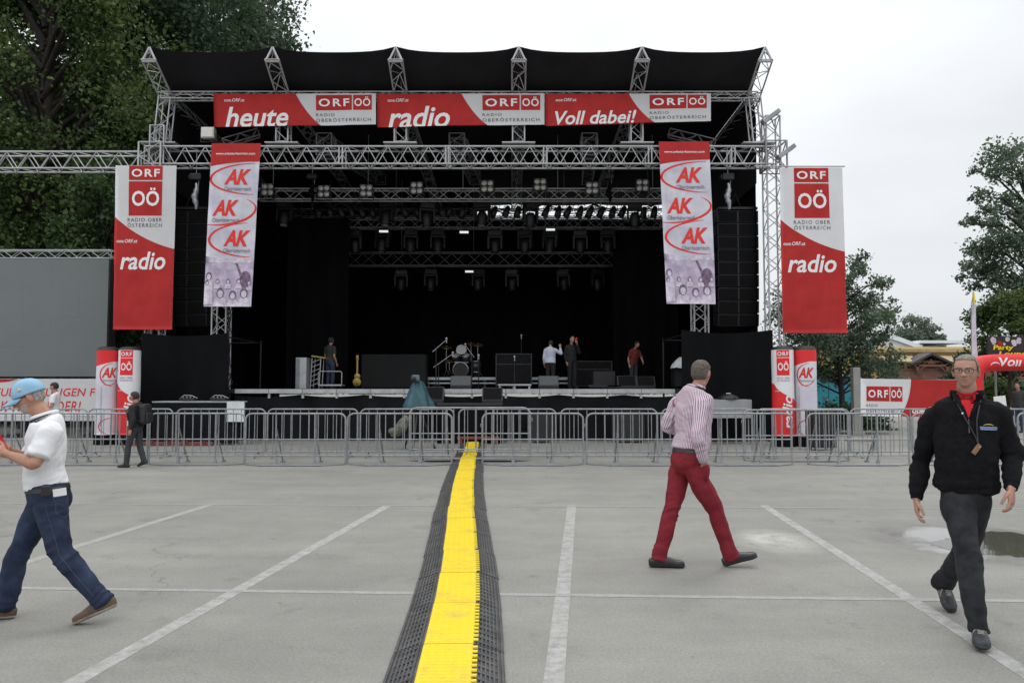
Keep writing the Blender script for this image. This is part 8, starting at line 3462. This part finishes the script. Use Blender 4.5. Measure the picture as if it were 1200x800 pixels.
# ------------------------------------------------------------------ 3: man in light blue cap, left
def man_cap():
    fwd = V((-0.95, -0.30, 0))
    lat = V((0.30, -0.95, 0))               # towards the viewer: his left
    J = dict(
        base=gnd(58, 722), pelvis=at(57, 586, 5.53), neck=at(54.5, 490, 5.55),
        head=at(35, 466, 5.55), face=(-0.84, -0.38, -0.40), hup=(-0.35, -0.1, 0.95),
        latP=(0.25, -0.97, 0), latC=lat, fwd=fwd,
        shL=at(58, 506, 5.38), elL=at(41, 543, 5.26), wrL=at(6, 531, 5.30),
        shR=at(55, 504, 5.74), elR=at(34, 540, 5.82), wrR=at(8, 525, 5.54),
        hipL=at(58, 590, 5.44), knL=at(74, 648, 5.46), anL=at(119, 692, 5.47),
        hipR=at(52, 590, 5.62), knR=at(22, 648, 5.60), anR=at(4, 707, 5.56),
        toeL=(-0.86, -0.22, -0.36), toeR=(-0.96, -0.25, 0.02), fupL=(-0.4, 0, 0.9), fupR=(0, 0, 1))
    J['handL'] = ((-0.95, 0.05, 0.28), (0, 0.9, 0.2), (-0.1, 0.1, 1), 0.9)
    J['handR'] = ((-0.95, -0.10, 0.30), (0, -0.9, 0.2), (-0.1, 0, 1), 0.7)

    def keep(p):
        if p.z > 0.045 or p.y > 0.00:
            return 0
        if p.z < -0.046:
            return 0
        if abs(p.x) > 0.055 and -0.030 < p.y and p.z < 0.025:
            return 0
        return min(1, (p.z + 0.055) / 0.02)
    spec = dict(skin=M['skin_tan'], top=M['polo_white'], top_name='polo_shirt', legs=M['jean_blue'], shoe=M['suede_brown'], sole=M['sole_pale'], shoe_mark=M['sole'], laces=True,
                belly=0.022, ease=0.010, hem=0.12, hs=0.95, sleeve='short', short=0.80, sleeve_r=1.10, hair=M['hair_silver'], hair_keep=keep, hair_grow=0.004, hair_rough=0.003, seed=9.0,
                fold=0.014, fold_t=0.014, belt=True, belt_t=0.15, beard=M['greybeard'], leg_w=1.04, s=0.97, ground=0.0, seam=M['jean_seam'])
    e, I = build_person('person', 'man in light blue cap, white polo and jeans walking left, looking down', J, spec)
    T, hm = I['T'], I['hm']
    hs = I['hs']
    # cap: crown, peak, button, badge
    mb = MB()
    nu, nv = 48, 16
    vs = []
    for lay in (0.016, 0.011):
        for j in range(nv + 1):
            v = math.pi * 0.515 * j / nv
            for i in range(nu):
                p = head_point(2 * math.pi * i / nu, v * 0.92, 0, 0)
                p += p.normalized() * lay
                seam = 0.0012 * (1 - min(1, abs(math.sin(3 * 2 * math.pi * i / nu)) * 6))
                p *= 1 - seam
                p.z = p.z * 0.98 + 0.012
                vs.append(T(p * hs))
    k_ = (nv + 1) * nu
    fs = []
    for b, fl in ((0, 0), (k_, 1)):
        for j in range(nv):
            for i in range(nu):
                f = (b + j * nu + i, b + (j + 1) * nu + i, b + (j + 1) * nu + (i + 1) % nu, b + j * nu + (i + 1) % nu)
                fs.append(f[::-1] if fl else f)
    for i in range(nu):
        fs.append((nv * nu + i, k_ + nv * nu + i, k_ + nv * nu + (i + 1) % nu, nv * nu + (i + 1) % nu))
    mb.add(vs, fs, 0, True)
    cap = mb.build('cap', M['cap_blue'], e)
    mb = MB()
    vs = []
    nx_, ny_ = 20, 8
    for lay in (0, 1):
        for j in range(ny_ + 1):
            t = j / ny_
            for i in range(nx_ + 1):
                a = (i / nx_ - 0.5) * 2
                x = a * 0.078 * (1 - 0.18 * t * t)
                y0 = 0.104 * math.sqrt(max(0, 1 - (a * 0.93) ** 2)) + 0.002
                y = y0 + 0.080 * t * (1 - 0.42 * a * a)
                z = 0.034 - 0.020 * a * a - 0.024 * t - lay * 0.004
                vs.append(T(V((x, y, z)) * hs))
    k_ = (nx_ + 1) * (ny_ + 1)
    fs = []
    for b, fl in ((0, 0), (k_, 1)):
        for j in range(ny_):
            for i in range(nx_):
                f = (b + j * (nx_ + 1) + i, b + j * (nx_ + 1) + i + 1, b + (j + 1) * (nx_ + 1) + i + 1, b + (j + 1) * (nx_ + 1) + i)
                fs.append(f[::-1] if fl else f)
    for i in range(nx_):
        q = ny_ * (nx_ + 1) + i
        fs.append((q, q + 1, k_ + q + 1, k_ + q))
    for j in range(ny_):
        for c_ in (0, nx_):
            q, q2 = j * (nx_ + 1) + c_, (j + 1) * (nx_ + 1) + c_
            fs.append((q, q2, k_ + q2, k_ + q))
    mb.add(vs, fs, 0, True)
    mb.build('peak', M['cap_blue'], cap)
    mb = MB()
    mb.ball(T(V((0, -0.004, 0.139)) * hs), 0.008 * hs)
    mb.build('button', M['cap_blue'], cap)
    mb = MB()
    q = T(V((-0.078, 0.030, 0.070)) * hs)
    q2 = (hm @ V((-1, 0.2, 0.45))).normalized()
    mb.lathe(q, [(0, 0.012), (0.011, 0.012), (0.012, 0.0)], 14, 0, tuple(q2))
    mb.build('badge', pm('cap_badge', (0.55, 0.45, 0.25), 0.5), cap)
    # spectacle temple and lens rims
    mb = MB()
    mb.path([T(V((-0.058, 0.090, 0.012)) * hs), T(V((-0.080, 0.035, 0.014)) * hs), T(V((-0.083, -0.005, 0.010)) * hs)], 0.0022, 6)
    pts = [T(V((-0.034 + 0.022 * math.cos(a), 0.098, 0.006 + 0.014 * math.sin(a))) * hs) for a in [k * 0.4488 for k in range(14)]]
    mb.path(pts, 0.0018, 6, 0, True)
    pts = [T(V((0.034 + 0.022 * math.cos(a), 0.098, 0.006 + 0.014 * math.sin(a))) * hs) for a in [k * 0.4488 for k in range(14)]]
    mb.path(pts, 0.0018, 6, 0, True)
    mb.build('spectacles', M['specs'], e)
    # polo collar and dark neck strap
    N_, u, fw = I['N'], I['u'], I['fw']
    mb = MB()
    pts = []
    for i in range(24):
        a = 2 * math.pi * i / 24
        pts.append(N_ + I['latC'] * math.cos(a) * 0.076 + fw * (math.sin(a) * 0.074 + 0.012) + u * (0.022 - 0.020 * math.sin(a)))
    mb.path(pts, 0.017, 8, 0, True)
    mb.build('collar', M['polo_white'], e)
    mb = MB()
    pts = []
    for i in range(15):
        a = math.pi * (-0.50 + 1.0 * i / 14)
        pts.append(N_ + I['latC'] * math.cos(a) * 0.089 + fw * (math.sin(a) * 0.084 + 0.014) + u * (0.014 - 0.030 * math.sin(a)))
    mb.path(pts, 0.006, 6)
    mb.build('neck_strap', M['jean_blue'], e)
    # sleeve hem, belt pouch, folded paper in hip pocket
    sh, el, wr, inn, sd = I['arms']['L']
    mb = MB()
    q = at(54, 575, 5.53 - 0.19)
    mb.box(q, (0.055, 0.035, 0.07), 0, None, 0.008)
    mb.build('belt_pouch', M['belt'], e)
    mb = MB()
    mb.box(at(70, 576.5, 5.53 - 0.155), (0.080, 0.006, 0.050), 0, Matrix.Rotation(R(-8), 3, 'Y') @ Matrix.Rotation(R(25), 3, 'Z'), 0.002)
    mb.build('folded_paper', M['paper'], e)
    # red telephone in both hands
    q = at(-3, 521, 5.36)
    ph = empty('telephone', q, 'red telephone held by the man in the light blue cap at the left edge', 'telephone')
    mb = MB()
    rt = Matrix.Rotation(R(-30), 3, 'Y') @ Matrix.Rotation(R(10), 3, 'Z')
    mb.box(q, (0.085, 0.055, 0.115), 0, rt, 0.012)
    mb.build('case', M['phone_red'], ph)
    mb = MB()
    mb.box(q + rt @ V((-0.0435, 0, 0.0)), (0.003, 0.046, 0.095), 0, rt)
    mb.build('screen', M['glass'], ph)
    return e


man_cap()


# ------------------------------------------------------------------ smaller people
def simple_joints(base, h, yaw, stride=0.0, armL=None, armR=None, lean=0.0, headyaw=0.0, nod=0.0, lift=0.0):
    """joints for a figure of height h standing at base; yaw 0 faces the viewer (-y), positive turns to image right"""
    k = h / 1.80
    Rz = Matrix.Rotation(yaw, 3, 'Z')

    def W(x, f, z):          # x = to his left, f = forward
        f2 = f + lean * max(0, z - 0.9)
        return V(base) + Rz @ V((x, -f2, z)) * k
    # facing -y: his left is image right (+x)
    J = dict(base=V(base), pelvis=W(0, 0, 0.93), neck=W(0, 0.0, 1.50), head=W(0, 0.035 + nod * 0.08, 1.665 - nod * 0.04),
             latP=Rz @ V((1, 0, 0)), latC=Rz @ V((1, 0, 0)), fwd=Rz @ V((0, -1, 0)),
             face=Matrix.Rotation(yaw + headyaw, 3, 'Z') @ V((0, -1, -nod)), hup=(0, 0, 1))
    for q, sx, st in (('L', 1, stride), ('R', -1, -stride)):
        J['hip' + q] = W(sx * 0.095, 0, 0.92)
        J['kn' + q] = W(sx * 0.10, st * 0.5 + 0.03, 0.50)
        J['an' + q] = W(sx * 0.10, st * 0.95 if st > 0 else st * 1.05, 0.085 + (0.05 if st < -0.05 else 0))
        J['toe' + q] = Rz @ V((sx * 0.12, -1, -0.35 if st < -0.05 else 0.0))
        J['fup' + q] = (0, 0, 1)
        J['sh' + q] = W(sx * 0.172, -0.01, 1.415)
        a = armL if q == 'L' else armR
        if a:
            J['el' + q] = W(*a[0])
            J['wr' + q] = W(*a[1])
            d = (J['wr' + q] - J['el' + q]).normalized()
        else:
            J['el' + q] = W(sx * 0.225, -0.05 - st * 0.3, 1.13)
            J['wr' + q] = W(sx * 0.235, 0.06 - st * 0.6, 0.89)
            d = (J['wr' + q] - J['el' + q]).normalized()
        J['hand' + q] = (d, Rz @ V((-sx, 0, 0)), Rz @ V((0, -1, 0)) if not a else Rz @ V((0, -0.3, 1)), 0.6)
    return J, k


def hair_full(p):
    if p.y > 0.05 + 0.3 * max(0, p.z - 0.07) or p.z < -0.055:
        return 0
    if p.y > 0.01 and p.z < 0.04:
        return 0
    return 1


def hair_long(p):
    if p.y > 0.055 + 0.3 * max(0, p.z - 0.07) or p.z < -0.11:
        return 0
    if p.y > 0.015 and p.z < 0.045:
        return 0
    return 1


M['top_black'] = pm('black_jacket', (0.012, 0.012, 0.014), 0.85, 0, 0.3, 8, 0.2, 60)
M['top_charcoal'] = pm('charcoal_tee', (0.035, 0.035, 0.037), 0.85, 0, 0.25, 8)
M['top_hoodie'] = pm('pale_blue_grey_hoodie', (0.46, 0.49, 0.58), 0.9, 0, 0.1, 8)
M['top_red'] = pm('dull_red_tee', (0.15, 0.025, 0.02), 0.9, 0, 0.2, 8)
M['jean_plain'] = pm('plain_blue_jeans', (0.03, 0.045, 0.085), 0.85, 0, 0.3, 6)
M['trouser_grey'] = pm('charcoal_trousers', (0.035, 0.038, 0.042), 0.85, 0, 0.3, 6)
M['trouser_black'] = pm('black_trousers', (0.012, 0.012, 0.014), 0.85, 0, 0.3, 6)

SMALL = dict(skin=M['skin'], shoe=M['leather_dark'], sole=M['sole'], vox=0.011, hair_grow=0.012)


def small(base, h, yaw, label, top, legs, hair, keep=hair_full, sleeve='long', group=None, ease=0.018, vox=0.011, **kw):
    J, k = simple_joints(base, h, yaw, **kw)
    sp = dict(SMALL, ground=V(base).z, s=k, top=top, legs=legs, hair=hair, hair_keep=keep, sleeve=sleeve, group=group, ease=ease, vox=vox, hem=-0.02)
    return build_person('person', label, J, sp)


# boy in black with a rucksack, left
d = 15.75
base = V(((161 - 600) * d / FPX, d, 0))
e, I = small(base, 1.50, R(-100), 'boy in dark jacket with black rucksack walking left before the barriers', M['top_black'], M['trouser_grey'], M['hair_dark'], stride=0.16, ease=0.035, vox=0.009, nod=0.15)
mb = MB()
c = I['N'] - I['fw'] * 0.20 - V((0, 0, 0.20))
yw = math.atan2(I['fw'].y, I['fw'].x)
mb.box(c, (0.16, 0.26, 0.40), 0, Matrix.Rotation(yw, 3, 'Z'), 0.06)
mb.box(c - I['fw'] * 0.09 - V((0, 0, 0.07)), (0.06, 0.20, 0.18), 0, Matrix.Rotation(yw, 3, 'Z'), 0.025)
rs = empty('rucksack', c, 'black rucksack on the back of the boy in the dark jacket', 'rucksack')
mb.build('bag', M['blackplastic'], rs)
mb = MB()
for sx in (-0.09, 0.09):
    lt = I['latC'] * sx
    mb.path([c + V((0, 0, 0.17)) + lt, I['N'] + lt * 1.2 - V((0, 0, 0.035)), I['N'] + I['fw'] * 0.13 + lt * 1.2 - V((0, 0, 0.14)), I['N'] + I['fw'] * 0.06 + lt * 1.8 - V((0, 0, 0.32)), c + lt - V((0, 0, 0.15))], 0.016, 6)
mb.build('strap', M['blackplastic'], rs)

# man in white behind the left barriers
d = 20.5
small(V(((66 - 600) * d / FPX, d, 0)), 1.70, R(-75), 'man in a white shirt and dark cap standing behind the left barriers', M['polo_white'], M['jean_plain'], M['hair_dark'], keep=lambda p: 1 if (p.z > 0.03 or (p.y < 0.0 and p.z > -0.05)) else 0,
      sleeve='short', vox=0.010, armL=((0.24, 0.02, 1.15), (0.18, 0.22, 1.12)), armR=((-0.24, 0.02, 1.15), (-0.16, 0.24, 1.12)))

# people on the stage
d = 27.0
G = 'people on the stage'
small(V(((387 - 600) * d / FPX, d, DK)), 1.76, R(150), 'man in charcoal tee shirt and cap standing with his back turned on stage left', M['top_charcoal'], M['jean_plain'], M['hair_dark'], sleeve='short', group=G,
      armL=((0.25, 0.02, 1.16), (0.27, 0.24, 1.06)))
d = 26.0
small(V(((645 - 600) * d / FPX, d, DK - 0.0)), 1.62, R(165), 'person in pale hoodie with one hand raised to the dark hair on stage', M['top_hoodie'], M['trouser_black'], M['hair_dark'], keep=hair_long, group=G, ease=0.035,
      armR=((-0.38, 0.10, 1.28), (-0.33, 0.16, 1.52)), nod=0.5)
d = 26.6
small(V(((670 - 600) * d / FPX, d, DK)), 1.78, R(25), 'singer in black holding a red microphone to the mouth on stage', M['top_black'], M['trouser_black'], M['hair_dark'], group=G,
      armL=((0.24, 0.12, 1.20), (0.07, 0.24, 1.50)))
hnd = V(((670 - 600) * d / FPX, d, DK)) + Matrix.Rotation(R(25), 3, 'Z') @ V((0.04, -0.26, 1.60))
mi_ = empty('microphone', hnd, 'red hand microphone at the mouth of the singer in black', 'microphone')
mb = MB()
mb.ball(hnd + V((0, 0.02, 0.06)), (0.05, 0.05, 0.055))
mb.build('foam_head', M['phone_red'], mi_)
mb = MB()
mb.tube(hnd + V((0.0, 0.0, -0.16)), hnd + V((0, 0.02, 0.03)), 0.020, 10)
mb.build('handle', M['blackplastic'], mi_)
d = 27.6
small(V(((742 - 600) * d / FPX, d, DK)), 1.66, R(30), 'person in dull red tee shirt bending at the right of the dark stage', M['top_red'], M['trouser_grey'], M['hair_dark'], sleeve='short', group=G,
      lean=0.22, nod=0.5, armL=((0.24, 0.18, 1.12), (0.15, 0.38, 0.98)))
# visitors far right
d = 27.5
small(V(((1192 - 600) * d / FPX, d, 0)), 1.72, R(-60), 'visitor in dark clothes standing at the right picture edge under the arch', M['top_charcoal'], M['jean_plain'], M['hair_dark'], vox=0.013)
